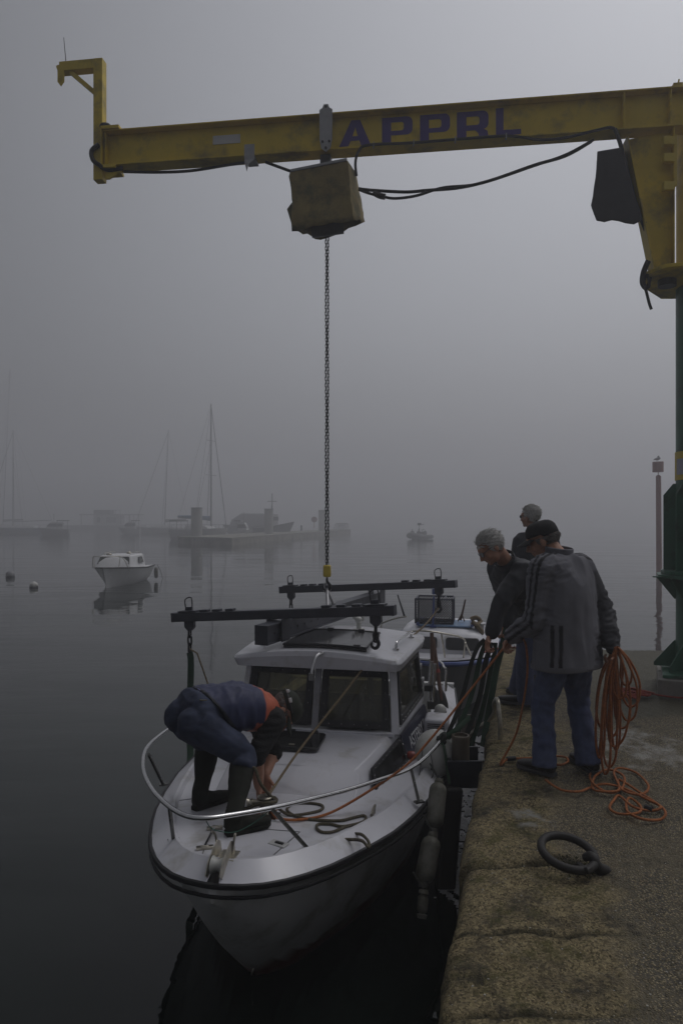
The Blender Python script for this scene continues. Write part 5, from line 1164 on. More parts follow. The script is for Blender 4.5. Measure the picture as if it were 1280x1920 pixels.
# ---- A: grey jacket and black cap, back to us, holding the orange rope
A = person('man in grey jacket with black stripes and black cap, holding coiled orange rope', (1.45, 4.4, .0))
fw = V((-.57, .82, 0)); rt = V((.82, .57, 0)); up = V((0, 0, 1))
hipc = V((1.455, 4.40, .80)); shc = V((1.425, 4.42, 1.315))
kneeL, kneeR = V((1.300, 4.40, .44)), V((1.555, 4.50, .45))
ankL, ankR = V((1.285, 4.34, .09)), V((1.575, 4.37, .09))
hL, hR = hipc - rt * .095, hipc + rt * .095
shL, shR = shc - rt * .185 + V((0, 0, .0)), shc + rt * .190
elL, wrL = V((1.225, 4.31, .985)), V((1.125, 4.475, .865))
elR, wrR = V((1.715, 4.50, 1.02)), V((1.722, 4.36, .815))
hc = V((1.322, 4.50, 1.487)); HM = basis((-.80, .40, -.36), (-.30, .05, 1)); nb_ = shc + V((-.015, .01, .06))
mb = MB(); head(mb, hc, HM, nb_, 1.0)
torso(mb, [(hipc, rt * .15, fw * .10), (hipc.lerp(shc, .5), rt * .14, fw * .10), (shc, rt * .15, fw * .09), (nb_, rt * .06, fw * .06)])
for a, b, c_, e in ((shL, elL, wrL, 0), (shR, elR, wrR, 0)): limb(mb, [a, b, c_], [.045, .038, .026])
for a, b, c_ in ((hL, kneeL, ankL), (hR, kneeR, ankR)): limb(mb, [a, b, c_], [.075, .05, .038])
hand(mb, wrL, (wrL - elL).normalized() + V((-.15, 0, -.45)), (0, -.2, -1), (0.2, -.6, .6), (55, 50, 35))
hand(mb, wrR, V((.06, -.08, -1)), (-1, -.3, 0), (0, -1, 0), (70, 75, 40))
body_part(mb, 'body', M['skin'], A, .0055, 1); eyes(hc, HM, A)
hair(hc, HM, A, M['hair_dark'], 3, 900, .03, 1., low=-.066, top=False)
# cap
def cap(c, Mx, par, m_, k=1., name='cap', long_=.085):
    c = V(c); mb = MB(); P = lambda x, y, z: c + Mx @ (V((x, y, z)) * k); rs = []
    for z, f in ((.035, 1.0), (.055, 1.0), (.078, .96), (.098, .86), (.114, .70), (.124, .48), (.129, .2), (.130, .02)):
        tl_ = lambda y: z + (.006 if y > 0 else -.012) * (1 if z < .06 else .3)
        rs.append([P(.087 * f * math.cos(a), -.015 + .106 * f * math.sin(a), tl_(math.sin(a))) for a in [2 * math.pi * i / 32 for i in range(32)]])
    vs_ = [[mb.bm.verts.new(p) for p in r_] for r_ in rs]
    for i in range(len(vs_) - 1):
        for j in range(32): mb.bm.faces.new((vs_[i][j], vs_[i][(j + 1) % 32], vs_[i + 1][(j + 1) % 32], vs_[i + 1][j]))
    o = mb.build(name, m_, par, angle=60); md = o.modifiers.new('t', 'SOLIDIFY'); md.thickness = .004
    mb = MB(); g_ = []
    for i in range(7):
        f = i / 6; r_ = []
        for j in range(13):
            a = R(-68 + 136 * j / 12); x = math.sin(a) * (.082 + .004 * f); y0 = .090 * math.cos(a); y = -.005 + y0 + f * long_ * (.35 + .65 * math.cos(a) ** .5); r_.append(P(x, y, .042 - .022 * f - .020 * (math.sin(a) ** 2)))
        g_.append(r_)
    mb.faces([p for r_ in g_ for p in r_], [(i * 13 + j, i * 13 + j + 1, (i + 1) * 13 + j + 1, (i + 1) * 13 + j) for i in range(6) for j in range(12)]); v = mb.build('visor', m_, o, angle=60); md = v.modifiers.new('t', 'SOLIDIFY'); md.thickness = .004
    mb = MB(); mb.ell(P(0, -.015, .133), (.008, .008, .005), Mx, 8); mb.build('button', m_, o); return o
cap(hc, HM, A, M['cap_black'])
# trousers
mb = MB(); torso(mb, [(hipc + up * .12, rt * .165, fw * .115), (hipc, rt * .175, fw * .125), (hipc - up * .08, rt * .165, fw * .115)])
for a, b, c_ in ((hL, kneeL, ankL), (hR, kneeR, ankR)): limb(mb, [a, a.lerp(b, .5), b, b.lerp(c_, .5), c_ + V((0, 0, -.03))], [.098, .088, .072, .069, .076], cap=False)
body_part(mb, 'jeans', M['denim'], A, .008, 2, fold(12, .012, (1, 1, .9), 2, 30, .003), [('fade', lambda p: .9 * sstep(.50, .72, p.z) * (1 - sstep(.05, .11, min((p - hL.lerp(kneeL, .4)).to_2d().length, (p - hR.lerp(kneeR, .4)).to_2d().length))) + .18 * max(0, noise.noise(p * 12)))])
shoe(G(1040, 1457, 0), G(970, 1436, 0), ankL, A, M['shoe'], M['sole']); shoe(G(1118, 1454, 0), G(1072, 1422, 0), ankR, A, M['shoe'], M['sole'])
# jacket
mb = MB(); hem = V((1.448, 4.39, .685))
torso(mb, [(hem, rt * .262, fw * .175), (hem + up * .10, rt * .252, fw * .165), (hem + up * .30, rt * .232, fw * .150), (hem + up * .48, rt * .222, fw * .145), (shc + up * .02, rt * .205, fw * .125), (shc + up * .075, rt * .125, fw * .095), (nb_ + up * .035 + fw * .015, rt * .078, fw * .075)], n=32, e=2.3)
def body_d(p):      # hanging cloth: long vertical drapes on the back, tight creases round the elbows and armpits
    q = V((p.x * 1.0, p.y * 1.0, p.z * .28)); a = noise.noise(q * 8 + V((5, 0, 0))); b = noise.noise(V((p.x, p.y, p.z * .6)) * 17 + V((0, 3, 0)))
    near = min((p - elL).length, (p - elR).length, (p - shL).length, (p - wrL).length, (p - wrR).length); k = 1 - sstep(.06, .22, near)
    c_ = noise.noise(V((p.x * .5 + p.z * .9, p.y * .5, p.z * 1.6 - p.x * .6)) * 21)
    return .016 * ((1 - abs(a) * 2.4) * .7 - .2) + .005 * b + k * .008 * (1 - abs(c_) * 3)
for a, b, c_, r0, r1, r2_, r3_ in ((shL + up * -.01, elL, wrL, .088, .080, .074, .050), (shR + up * -.01, elR, wrR, .086, .078, .072, .050)):
    limb(mb, [a + (shc - a) * .35, a, a.lerp(b, .5), b, b.lerp(c_, .55), c_ + (c_ - b) * .02], [.085, r0, r1, r2_, .062, r3_], cap=True)
lo = [(shL + up * .07 + rt * .02), shL - rt * .055 - fw * .02 + up * .0, shL.lerp(elL, .5) - rt * .075 - fw * .03, elL - rt * .05 - fw * .05, elL.lerp(wrL, .55) - rt * .03 - fw * .05, wrL - rt * .02 - fw * .04]
lo2 = [p - fw * .045 + rt * .012 for p in lo]
ro = [shR + up * .07, shR + rt * .06, shR.lerp(elR, .5) + rt * .075, elR + rt * .07, wrR + rt * .05]
sd1, sd2 = [hem - rt * .235 - fw * .105 + up * z for z in (-.02, .25, .5)], [hem - rt * .20 - fw * .135 + up * z for z in (-.02, .25, .5)]
def armcoord(p, pts, Cd):
    best = None
    for a_, b_ in zip(pts, pts[1:]):
        ab = b_ - a_; t = max(0, min(1, (p - a_).dot(ab) / ab.dot(ab))); q = a_ + ab * t; d = (p - q).length
        if best is None or d < best[0]: best = (d, q, ab.normalized())
    d, q, ab = best; v = p - q; v = v - ab * v.dot(ab); Cn = (Cd - ab * Cd.dot(ab)).normalized(); T = ab.cross(Cn); return d, v.dot(T), v.dot(Cn)
CL, CR = V((-.80, -.60, 0)), V((.90, .1, .1))
armL_, armR_ = [shL + rt * .12 + up * .07, shL, shL.lerp(elL, .5), elL, wrL], [shR - rt * .10 + up * .07, shR, shR.lerp(elR, .5), elR, wrR]
hemc = V((hem.x, hem.y, 0))
def stripeA(p):
    m_ = 1.
    d, x, y = armcoord(p, armL_, CL)
    if d < .125 and y > 0 and (p - hemc).to_2d().dot(rt.to_2d()) < -.07: m_ = min(m_, abs(x - .022) - .0085, abs(x + .022) - .0085)
    d, x, y = armcoord(p, armR_, CR)
    if d < .125 and y > 0 and (p - hemc).to_2d().dot(rt.to_2d()) > .10: m_ = min(m_, abs(x - .018) - .007, abs(x + .018) - .007)
    v = p - hemc; an = math.degrees(math.atan2(v.dot(fw), v.dot(rt)))
    if p.z < .97 and armcoord(p, armL_, CL)[0] > .095: m_ = min(m_, (abs(an + 152) - 2.4) * .004, (abs(an + 164) - 2.4) * .004)
    return 1 - sstep(0, .004, m_)
def armd(p): return min(seg_d(p, elR, wrR), seg_d(p, shR.lerp(elR, .4), elR))
jk = body_part(mb, 'jacket', M['jacket_grey'], A, .0085, 3, body_d, [('stripe', stripeA), ('right_sleeve', lambda p: .9 * (1 - sstep(.10, .12, armd(p))))])  # second mask colours the right sleeve darker than the rest
mb = MB(); rs = []
for h_, f in ((0, 1.0), (.02, 1.04), (.045, 1.05), (.05, .98), (.02, .93)): rs.append([nb_ + up * (.02 + h_ + .012 * math.sin(a)) - fw * .0 + rt * math.cos(a) * .088 * f + fw * math.sin(a) * .084 * f for a in [2 * math.pi * i / 28 for i in range(28)]])
mb.rings(rs, cap=False); mb.build('collar', M['jacket_grey'], jk)
mb = MB(); 
def hemring(z, f): return [hem + up * z + rt * math.copysign(abs(math.cos(a)) ** .87, math.cos(a)) * .262 * f + fw * math.copysign(abs(math.sin(a)) ** .87, math.sin(a)) * .175 * f for a in [2 * math.pi * i / 40 for i in range(40)]]
mb.rings([hemring(.028, 1.012), hemring(.004, 1.02), hemring(-.006, 1.0)], cap=False); mb.build('hem', M['jacket_grey'], jk)

# ---- B: navy jacket, grey hair, sunglasses, leaning over the edge with the straps
B = person('grey haired man in navy jacket and sunglasses leaning over the quay edge with green straps', (1.55, 5.8, 0))
hipc = V((1.60, 5.80, .86)); shc = V((1.335, 5.40, 1.225)); ax_ = (shc - hipc).normalized(); fw = V((-.80, -.30, 0)).normalized(); rt = V((fw.y, -fw.x, 0)); rt = rt if rt.y > 0 else -rt    # rt: his right, away from us
ventral = (fw - ax_ * fw.dot(ax_)).normalized(); dorsal = -ventral
lt = -rt
shL, shR = shc + lt * .18, shc + rt * .17
elL, wrL = W(940, 1128, 5.16), W(920, 1186, 5.12)
elR, wrR = W(958, 1125, 5.62), W(949, 1168, 5.52)
aL, kL = V((1.585, 5.88, .09)), V((1.555, 5.78, .46)); aR, kR = V((1.60, 6.25, .09)), V((1.62, 6.05, .46))
hc = W(919, 1027, 5.25); HM = basis((-.78, -.12, -.60), (-.60, .02, .80)); nb_ = shc + ax_ * .07 + V((-.01, 0, .01))
mb = MB(); head(mb, hc, HM, nb_, 1.0)
torso(mb, [(hipc, rt * .14, ventral * .10), (hipc.lerp(shc, .5), rt * .13, ventral * .09), (shc, rt * .15, ventral * .08), (nb_, rt * .06, ventral * .06)])
for a, b, c_ in ((shL, elL, wrL), (shR, elR, wrR)): limb(mb, [a, b, c_], [.045, .038, .028])
for a, b, c_ in ((hipc + lt * .09, kL, aL), (hipc + rt * .09, kR, aR)): limb(mb, [a, b, c_], [.07, .05, .038])
hand(mb, wrL, (wrL - elL).normalized() * .8 + V((-.15, 0, -.4)), (.9, .3, .2), (-.5, -.8, 0), (25, 55, 40), 1.08); hand(mb, wrR, V((-.1, -.05, -1)), (-.6, -.6, 0), (-.6, .6, .2), (45, 60, 40), 1.05)
body_part(mb, 'body', M['skin'], B, .006, 1)
hair(hc, HM, B, M['hair_grey'], 5, 2200, .045, 1.0, low=-.055); glasses(hc, HM, B, M['blackgloss'], 1.0)
mb = MB(); torso(mb, [(hipc + ax_ * .14, rt * .16, ventral * .11), (hipc, rt * .17, ventral * .125), (hipc - up * .09, rt * .15, ventral * .11)])
for a, b, c_ in ((hipc + lt * .09, kL, aL), (hipc + rt * .09, kR, aR)): limb(mb, [a, b, c_ + V((0, 0, -.03))], [.092, .072, .075], cap=False)
body_part(mb, 'jeans', M['denim'], B, .011, 2, fold(13, .006, (1, 1, .8), 4), [('fade', lambda p: .15 * max(0, noise.noise(p * 9)))])
shoe(G(1000, 1326, 0), G(932, 1314, 0), aL, B, M['shoe'], M['sole']); shoe(G(1000, 1302, 0), G(948, 1298, 0), aR, B, M['shoe'], M['sole'])
mb = MB(); torso(mb, [(hipc - ax_ * .02, rt * .20, ventral * .15), (hipc + ax_ * .12, rt * .20, ventral * .155), (hipc.lerp(shc, .6), rt * .205, ventral * .155), (shc - ax_ * .02, rt * .20, ventral * .13), (shc + ax_ * .05, rt * .12, ventral * .10), (nb_ + ax_ * .03, rt * .08, ventral * .08)], n=28)
for a, b, c_ in ((shL, elL, wrL), (shR, elR, wrR)): limb(mb, [a + (shc - a) * .3, a, a.lerp(b, .5), b, c_ - (c_ - b) * .03], [.085, .090, .080, .070, .052])
body_part(mb, 'jacket', M['jacket_navy'], B, .010, 3, fold(9, .017, (1, 1, .55), 9, 24, .004))
mb = MB(); n0 = nb_ + ax_ * .035; Mc = basis(ventral, ax_); mb.rings([[n0 + Mc @ V((.085 * f * math.cos(a), .082 * f * math.sin(a), h_)) for a in [2 * math.pi * i / 24 for i in range(24)]] for h_, f in ((-.02, 1.05), (.03, 1.04), (.045, .98), (.0, .92))], cap=False); mb.build('collar', M['jacket_navy'], B)

# ---- C: dark jacket, standing behind, looking out to sea
Cm = person('grey haired man in dark jacket standing behind the others, looking out to sea', (1.95, 6.95, 0))
hc = W(993, 969, 6.9); fw = V((-.45, .89, 0)); rt = V((.89, .45, 0)); HM = basis((-.62, .78, -.02), (0, 0, 1)); shc = V((hc.x + .07, 6.93, 1.40)); hipc = V((shc.x + .02, 6.95, .86)); nb_ = shc + up * .08 + V((-.02, 0, 0))
mb = MB(); head(mb, hc, HM, nb_, .93)
torso(mb, [(hipc, rt * .14, fw * .1), (shc, rt * .15, fw * .09), (nb_, rt * .06, fw * .06)])
for s in (-1, 1): limb(mb, [hipc + rt * s * .09, hipc + rt * s * .10 - up * .40, hipc + rt * s * .11 - up * .78], [.07, .05, .04]); limb(mb, [shc + rt * s * .19, shc + rt * s * .25 - up * .27, shc + rt * s * .22 - up * .50 + fw * .08], [.045, .04, .028]); hand(mb, shc + rt * s * .22 - up * .50 + fw * .08, (0, .1, -1), rt * -s, fw, (20, 30, 20))
body_part(mb, 'body', M['skin'], Cm, .0065, 1); hair(hc, HM, Cm, M['hair_grey'], 8, 1800, .042, .93, low=-.085); glasses(hc, HM, Cm, M['blackgloss'], .93)
mb = MB(); torso(mb, [(hipc - up * .06, rt * .22, fw * .15), (hipc.lerp(shc, .5), rt * .21, fw * .145), (shc, rt * .20, fw * .12), (shc + up * .06, rt * .12, fw * .09), (nb_ + up * .04, rt * .078, fw * .075)])
for s in (-1, 1): limb(mb, [shc + rt * s * .12, shc + rt * s * .195, shc + rt * s * .25 - up * .27, shc + rt * s * .22 - up * .47 + fw * .07], [.08, .085, .070, .05])
body_part(mb, 'jacket', M['jacket_black'], Cm, .011, 3, fold(8, .009, (1, 1, .6), 19))
mb = MB()
for s in (-1, 1): limb(mb, [hipc + rt * s * .09, hipc + rt * s * .10 - up * .40, hipc + rt * s * .11 - up * .80], [.10, .078, .075], cap=False)
torso(mb, [(hipc + up * .05, rt * .16, fw * .12), (hipc - up * .08, rt * .16, fw * .12)]); body_part(mb, 'trousers', M['denim'], Cm, .012, 2, fold(12, .005), [('fade', lambda p: 0)])
for s in (-1, 1): f_ = hipc + rt * s * .11; f_.z = .0; shoe(f_ - fw * .07, f_ + fw * .20, None, Cm, M['shoe'], M['sole'])

# ---- D: bent over on the fore deck
D = person('man in navy vest with orange yoke and green boots bending over the fore deck', (-.7, 4.05, -.17))
f1, t1, f2_, t2 = gd(424, 1567), gd(497, 1551), gd(364, 1520), gd(424, 1500)
kN, kF = V((-.575, 4.02, .235)), V((-.84, 4.30, .215)); aN, aF = f1.lerp(t1, .22) + up * .085, f2_.lerp(t2, .22) + up * .085
pel = W(358, 1337, 4.05); sh = W(488, 1333, 4.32); ax_ = (sh - pel).normalized(); lat = ax_.cross(V((0, 0, 1))).normalized()   # towards us = his right
dor = lat.cross(ax_).normalized(); dor = dor if dor.z > 0 else -dor
lat = lat if lat.y < 0 else -lat
hN, hF = pel + lat * .10 - dor * .03, pel - lat * .10 - dor * .03
shN, shF = sh + lat * .165 - dor * .02 + ax_ * .01, sh - lat * .165 - dor * .02 + ax_ * .01
elN, wN = W(481, 1416, 4.10), W(485, 1474, 4.14); elF, wF = W(512, 1408, 4.42), W(498, 1452, 4.27)
hc = W(530, 1333, 4.42); HM = basis((.22, -.16, -.95), (.90, .20, .20)); nb_ = sh + ax_ * .07
mb = MB(); head(mb, hc, HM, nb_, 1.)
torso(mb, [(pel, lat * .14, dor * .10), (pel.lerp(sh, .5) + dor * .02, lat * .13, dor * .09), (sh, lat * .15, dor * .08), (nb_, lat * .06, dor * .06)])
for a, b, c_ in ((shN, elN, wN), (shF, elF, wF)): limb(mb, [a, b, b.lerp(c_, .35), c_], [.045, .043, .042, .029])
for a, b, c_ in ((hN, kN, aN), (hF, kF, aF)): limb(mb, [a, b, c_], [.07, .038, .028])
hand(mb, wN, V((.03, .03, -1)), (.8, .3, 0), (.2, -.9, .1), (35, 50, 35)); hand(mb, wF, V((.10, -.25, -.8)), (-.5, -.5, 0), (.8, -.4, .3), (50, 60, 35))
body_part(mb, 'body', M['skin'], D, .0055, 1); eyes(hc, HM, D)
hair(hc, HM, D, M['hair_dark'], 13, 600, .02, 1., low=-.06, top=False)
cp_ = cap(hc, HM, D, M['cap_green'], 1.0)
mb = MB(); P = lambda x, y, z: hc + HM @ V((x, y, z)); mb.tube(smoothpath([P(.083, .02, .052), P(.085, -.05, .05), P(.05, -.115, .05), P(0, -.128, .05), P(-.05, -.115, .05), P(-.085, -.05, .05), P(-.083, .02, .052)], 4), .009, 6, flat=.5); gl = mb.build('goggle_strap', M['black'], cp_)
mb = MB(); mb.box(P(.05, -.118, .055), (.03, .02, .02), M=HM); mb.box(P(.085, -.06, .055), (.02, .03, .02), M=HM); mb.build('strap_buckle', M['paint_white'], gl, bevel=.003)
mb = MB(); torso(mb, [(pel + ax_ * .17 + dor * .01, lat * .15, dor * .105), (pel + ax_ * .08 + dor * .005, lat * .165, dor * .12), (pel - ax_ * .01 - dor * .01, lat * .178, dor * .145), (pel - ax_ * .055 - dor * .045, lat * .14, dor * .10)], n=28)
for s, a, b in ((1, hN, kN), (-1, hF, kF)): mb.ell(a - ax_ * .022 + dor * -.01, (.092, .092, .10))
for a, b, c_ in ((hN, kN, aN), (hF, kF, aF)): limb(mb, [a, a.lerp(b, .5), b, b.lerp(c_, .25)], [.112, .098, .074, .060], cap=False)
body_part(mb, 'jeans', M['denim2'], D, .0075, 3, fold(9, .009, (.8, .8, 1.3), 31, 34, .002), [('fade', lambda p: .5 * max(0, noise.noise(p * 8)) + .35 * (1 - sstep(.04, .12, (p - hN.lerp(kN, .6) - dor * .06).length))), ('seam', lambda p: 0)])
mb = MB(); q_ = pel + ax_ * .005 + dor * .105 + lat * .115; mb.box(q_, (.055, .04, .006), M=basis(ax_, dor)); mb.build('leather_patch', mat('tan leather patch', (.10, .085, .05), .7), D, bevel=.001)
mb = MB(); torso(mb, [(pel + ax_ * .02 + dor * .012, lat * .12, dor * .135), (pel + ax_ * .10 + dor * .022, lat * .14, dor * .118)], n=24); mb.build('shirt', mat('lilac shirt', (.13, .13, .32), .8), D)
# vest
mb = MB(); v0 = pel + ax_ * .135; hv = (dor + ax_ * -.9).normalized()
torso(mb, [(v0 + dor * .01, lat * .185, hv * .175), (v0 + ax_ * .07 + dor * .02, lat * .190, (dor - ax_ * .35) * .142), (pel.lerp(sh, .62) + dor * .035, lat * .190, dor * .138), (sh - ax_ * .04 + dor * .02, lat * .188, dor * .125), (sh + ax_ * .035 + dor * .005, lat * .135, dor * .10), (nb_ + ax_ * .02, lat * .075, dor * .072)], n=32)
mb.ell(pel.lerp(sh, .35) - dor * .10 + lat * .03, (.15, .15, .10))
vd = fold(9, .014, (1.5, 1, .5), 41, 24, .004)
def yoke(p): t = (p - sh).dot(ax_); return sstep(-.075, -.068, t + .05 * ((p - sh).dot(dor) < -.03))
body_part(mb, 'vest', M['vest'], D, .008, 3, vd, [('yoke', yoke), ('trim', lambda p: 1 - sstep(.022, .028, (p - v0).dot((ax_ + dor * .9).normalized())))])
mb = MB()
for a, b, c_ in ((shN, elN, wN), (shF, elF, wF)): limb(mb, [a + (sh - a) * .3, a, a.lerp(b, .5), b, b.lerp(c_, .12)], [.072, .076, .068, .062, .056])
body_part(mb, 'sweater', M['knit'], D, .007, 2, lambda p: .004 * math.sin(p.z * 160 + 3 * noise.noise(p * 9)) * .6 + .006 * noise.noise(p * 16))
for a, b, h_, t_, k_ in ((aN, kN, f1, t1, 1.), (aF, kF, f2_, t2, 1.02)):
    d = (t_ - h_); d.z = 0; L_ = .258; d.normalize(); s_ = d.cross(up).normalized(); P = lambda f, z: h_ + d * L_ * f + up * z; top_ = b.lerp(a, .10)
    mb = MB(); torso(mb, [(P(.02, .04), s_ * .030, up * .030), (P(.12, .045), s_ * .040, up * .044), (P(.35, .050), s_ * .038, up * .044), (P(.6, .038), s_ * .044, up * .031), (P(.82, .031), s_ * .045, up * .025), (P(.97, .028), s_ * .031, up * .019), (P(1.02, .032), s_ * .014, up * .012)], n=16)
    torso(mb, [(P(.17, .04), d * .052, s_ * .044), (P(.18, .11), d * .052, s_ * .046), (a.lerp(b, .32) , d * .054, s_ * .050), (a.lerp(b, .62), d * .070, s_ * .066), (top_, d * .076, s_ * .070)], n=20, e=2.1)
    bo = body_part(mb, 'boot', M['boot'], D, .0065, 2, fold(14, .0022, (1, 1, .7), 50))
    mb = MB(); out_ = []
    for i in range(24):
        t = 2 * math.pi * i / 24; f = .5 - .5 * math.cos(t); wd = lerp([(0, .028), (.1, .040), (.3, .038), (.6, .045), (.85, .045), (1, .012)], f); out_.append(P(f * 1.05 - .02, -.004) + s_ * (wd if t < math.pi else -wd))
    mb.prism(out_, up * .026); mb.build('sole', M['boot'], bo, smooth=False, bevel=.004)

# ---- ropes and straps the men hold
HLa = W(953, 1203, 4.50)
rope([gd(507, 1531) + V((0, 0, .04)), gd(520, 1540) + V((0, 0, .02)), gd(560, 1541) + V((0, 0, .012)), gd(620, 1530) + V((0, 0, .02)), W(700, 1478, 4.12), W(762, 1434, 4.2), W(803, 1390, 4.28), W(846, 1338, 4.36), W(900, 1270, 4.44), HLa, W(965, 1193, 4.48), W(978, 1196, 4.42), W(986, 1215, 4.40), W(988, 1260, 4.40), W(980, 1320, 4.45), W(966, 1378, 4.50), G(938, 1432, .02), G(950, 1424, .015), G(975, 1422, .015), G(1010, 1421, .015), G(1040, 1418, .015), G(1060, 1420, .015), G(1064, 1428, .015), G(1052, 1434, .015), G(1038, 1433, .015)], .0078, M['rope_orange'], 'tow_rope', 'taut orange rope from the bow to the hands of the man in the grey jacket')
mb = MB(); kn_ = gd(512, 1532) + V((0, 0, .03)); r5 = random.Random(3); mb.tube(smoothpath([kn_ + V((r5.uniform(-.03, .03), r5.uniform(-.02, .02), r5.uniform(-.015, .03))) for _ in range(12)], 4), .0085, 6); tag(mb.build('rope_knot', M['rope_orange']), 'lumpy orange knot beside the windlass on the fore deck', 'knot')
tag(rope([G(950, 1423, .018), G(957, 1422.5, .018), G(966, 1422, .018)], .016, M['black'], 'splice', ''), 'short black tape wrapped round the orange rope near the quay edge', 'tape')
r4 = random.Random(21); t0 = W(1156, 1219, 4.31)
mb = MB(); hangs = [(-32, 205, .010), (-26, 150, .03), (-20, 235, -.01), (-12, 222, .02), (-6, 165, .0), (2, 190, .03), (10, 95, -.02), (16, 150, .02), (24, 70, .0), (34, 110, .01)]
allp = []
for i, (dx, L_, dy) in enumerate(hangs):
    dx *= .8
    w_ = r4.uniform(8, 16); Y = 4.31 + dy; c_ = 1152 + dx * .5
    allp += [W(1155 + r4.uniform(-3, 3), 1214, Y), W(c_ + dx * .35 - w_ * .5, 1214 + L_ * .3, Y), W(c_ + dx * .55 - w_, 1214 + L_ * .75, Y + .01), W(c_ + dx * .6 - w_ * .3, 1214 + L_, Y), W(c_ + dx * .6 + w_ * .8, 1214 + L_ * .93, Y - .02), W(c_ + dx * .6 + w_, 1214 + L_ * .6, Y - .02), W(c_ + dx * .3 + w_ * .5, 1214 + L_ * .25, Y - .01)]
allp += [W(1157, 1213, 4.3), W(1175, 1240, 4.28), W(1193, 1290, 4.28), W(1190, 1340, 4.3), W(1172, 1350, 4.32), W(1160, 1320, 4.34), W(1166, 1300, 4.34), W(1180, 1322, 4.3), W(1170, 1380, 4.3), W(1150, 1400, 4.32), W(1140, 1375, 4.3), W(1143, 1300, 4.3), W(1155, 1213, 4.3), W(1138, 1270, 4.27), W(1128, 1360, 4.27), G(1118, 1440, .02)]
pile = [(1105, 1452), (1112, 1470), (1140, 1486), (1165, 1478), (1168, 1455), (1140, 1443), (1115, 1455), (1110, 1478), (1130, 1484), (1160, 1480), (1150, 1450), (1160, 1440), (1190, 1448), (1212, 1468), (1213, 1482), (1195, 1490), (1165, 1480), (1158, 1462), (1175, 1470), (1205, 1490), (1232, 1508), (1236, 1516), (1215, 1520), (1185, 1512), (1160, 1492), (1150, 1500), (1142, 1515), (1160, 1526), (1195, 1524), (1200, 1512), (1180, 1496), (1173, 1508), (1178, 1524), (1205, 1536), (1235, 1537), (1247, 1526), (1238, 1512), (1215, 1500), (1185, 1485), (1160, 1475), (1130, 1470), (1105, 1477), (1085, 1484), (1055, 1482), (1035, 1472), (1022, 1462)]
allp += [G(x, y, .012 + .022 * abs(math.sin(i * 1.3))) for i, (x, y) in enumerate(pile)]
mb.tube(smoothpath(allp, 6), .0074, 6); tag(mb.build('rope_coil', M['rope_orange'], angle=80), 'coiled orange rope hanging from the right hand and heaped on the quay', 'rope')
mb = MB(); mb.tube([G(1208, 1513, .03), G(1222, 1517, .03)], .015, 8); tag(mb.build('tape', M['black']), 'short black tape on the heaped orange rope', 'tape')
# green straps in the hands of man B
S0 = W(914, 1206, 5.10)
for i, (pts, w_) in enumerate((([(908, 1200, 5.10), (896, 1212, 5.05), (884, 1240, 5.0), (872, 1285, 5.0), (860, 1325, 4.95), (850, 1352, 4.9), (838, 1378, 4.88)], .036), ([(912, 1202, 5.12), (906, 1215, 5.1), (898, 1240, 5.12), (887, 1290, 5.1), (872, 1335, 5.05), (856, 1366, 4.98), (836, 1386, 4.9)], .036), ([(920, 1204, 5.14), (917, 1218, 5.14), (909, 1245, 5.18), (900, 1300, 5.2), (884, 1350, 5.2), (870, 1390, 5.15), (862, 1420, 5.1)], .038), ([(928, 1205, 5.16), (927, 1222, 5.17), (921, 1248, 5.2), (911, 1300, 5.25), (900, 1345, 5.3), (890, 1375, 5.3), (883, 1400, 5.3)], .034))):
    strap([W(*p) for p in pts], w_, 'sling', ('leftmost dark strap of the bundle held by the leaning man', 'second dark strap from the left in the bundle held by the leaning man', 'third dark strap from the left in the bundle held by the leaning man', 'rightmost dark strap of the bundle held by the leaning man')[i], 'sling', M['web2'] if i % 2 == 0 else M['web'], group='slings held by the leaning man', th=.14)
strap([W(949, 1178, 5.50), W(940, 1215, 5.45), W(930, 1255, 5.45), W(922, 1300, 5.4), W(913, 1350, 5.4), W(905, 1400, 5.3)], .05, 'sling', 'lone green strap falling along the wall from the far hand', 'sling', M['web'], th=.14)
strap([W(880, 1345, 5.05), W(858, 1366, 4.92), W(835, 1382, 4.86), W(825, 1388, 4.84), W(832, 1400, 4.82), W(838, 1440, 4.78), W(842, 1470, 4.74)], .042, 'sling', 'green strap knotted on the bow rail end and hanging past the ball fender', 'sling', M['web'], th=.3)
mb = MB(); k0 = W(826, 1385, 4.85); mb.tube(smoothpath([k0 + V((r5.uniform(-.035, .035), r5.uniform(-.03, .03), r5.uniform(-.03, .03))) for _ in range(10)], 4), .016, 6); tag(mb.build('strap_knot', M['web2']), 'bulky dark strap knot on the end of the bow rail', 'knot')
# ------------------------------------------------------------------ out on the water
M['far_white'] = mat('faded white hull', (.50, .50, .50), .5, var=.1)
M['far_grey'] = mat('faded grey', (.22, .22, .23), .6, var=.15)
M['far_dark'] = mat('far dark', (.05, .05, .055), .6, var=.2)
M['far_blue'] = mat('faded blue hull', (.10, .16, .26), .5, var=.1)
M['concrete'] = mat('pontoon concrete', (.26, .245, .20), .85, var=.2, vs=1.5, dirt=((.09, .08, .06), .8, .5))
M['redpost'] = mat('faded red paint', (.26, .085, .07), .6, var=.12, vs=1.2)
class Fr:      # local frame: s along the hull from the bow, u to its left hand as seen from the bow, z up
    def __init__(f, bow, ang): f.b = V((bow[0], bow[1], WZ)); f.a = V((math.sin(R(ang)), math.cos(R(ang)), 0)); f.c = V((f.a.y, -f.a.x, 0))
    def __call__(f, s, u, z): return f.b + f.a * s + f.c * u + V((0, 0, z))
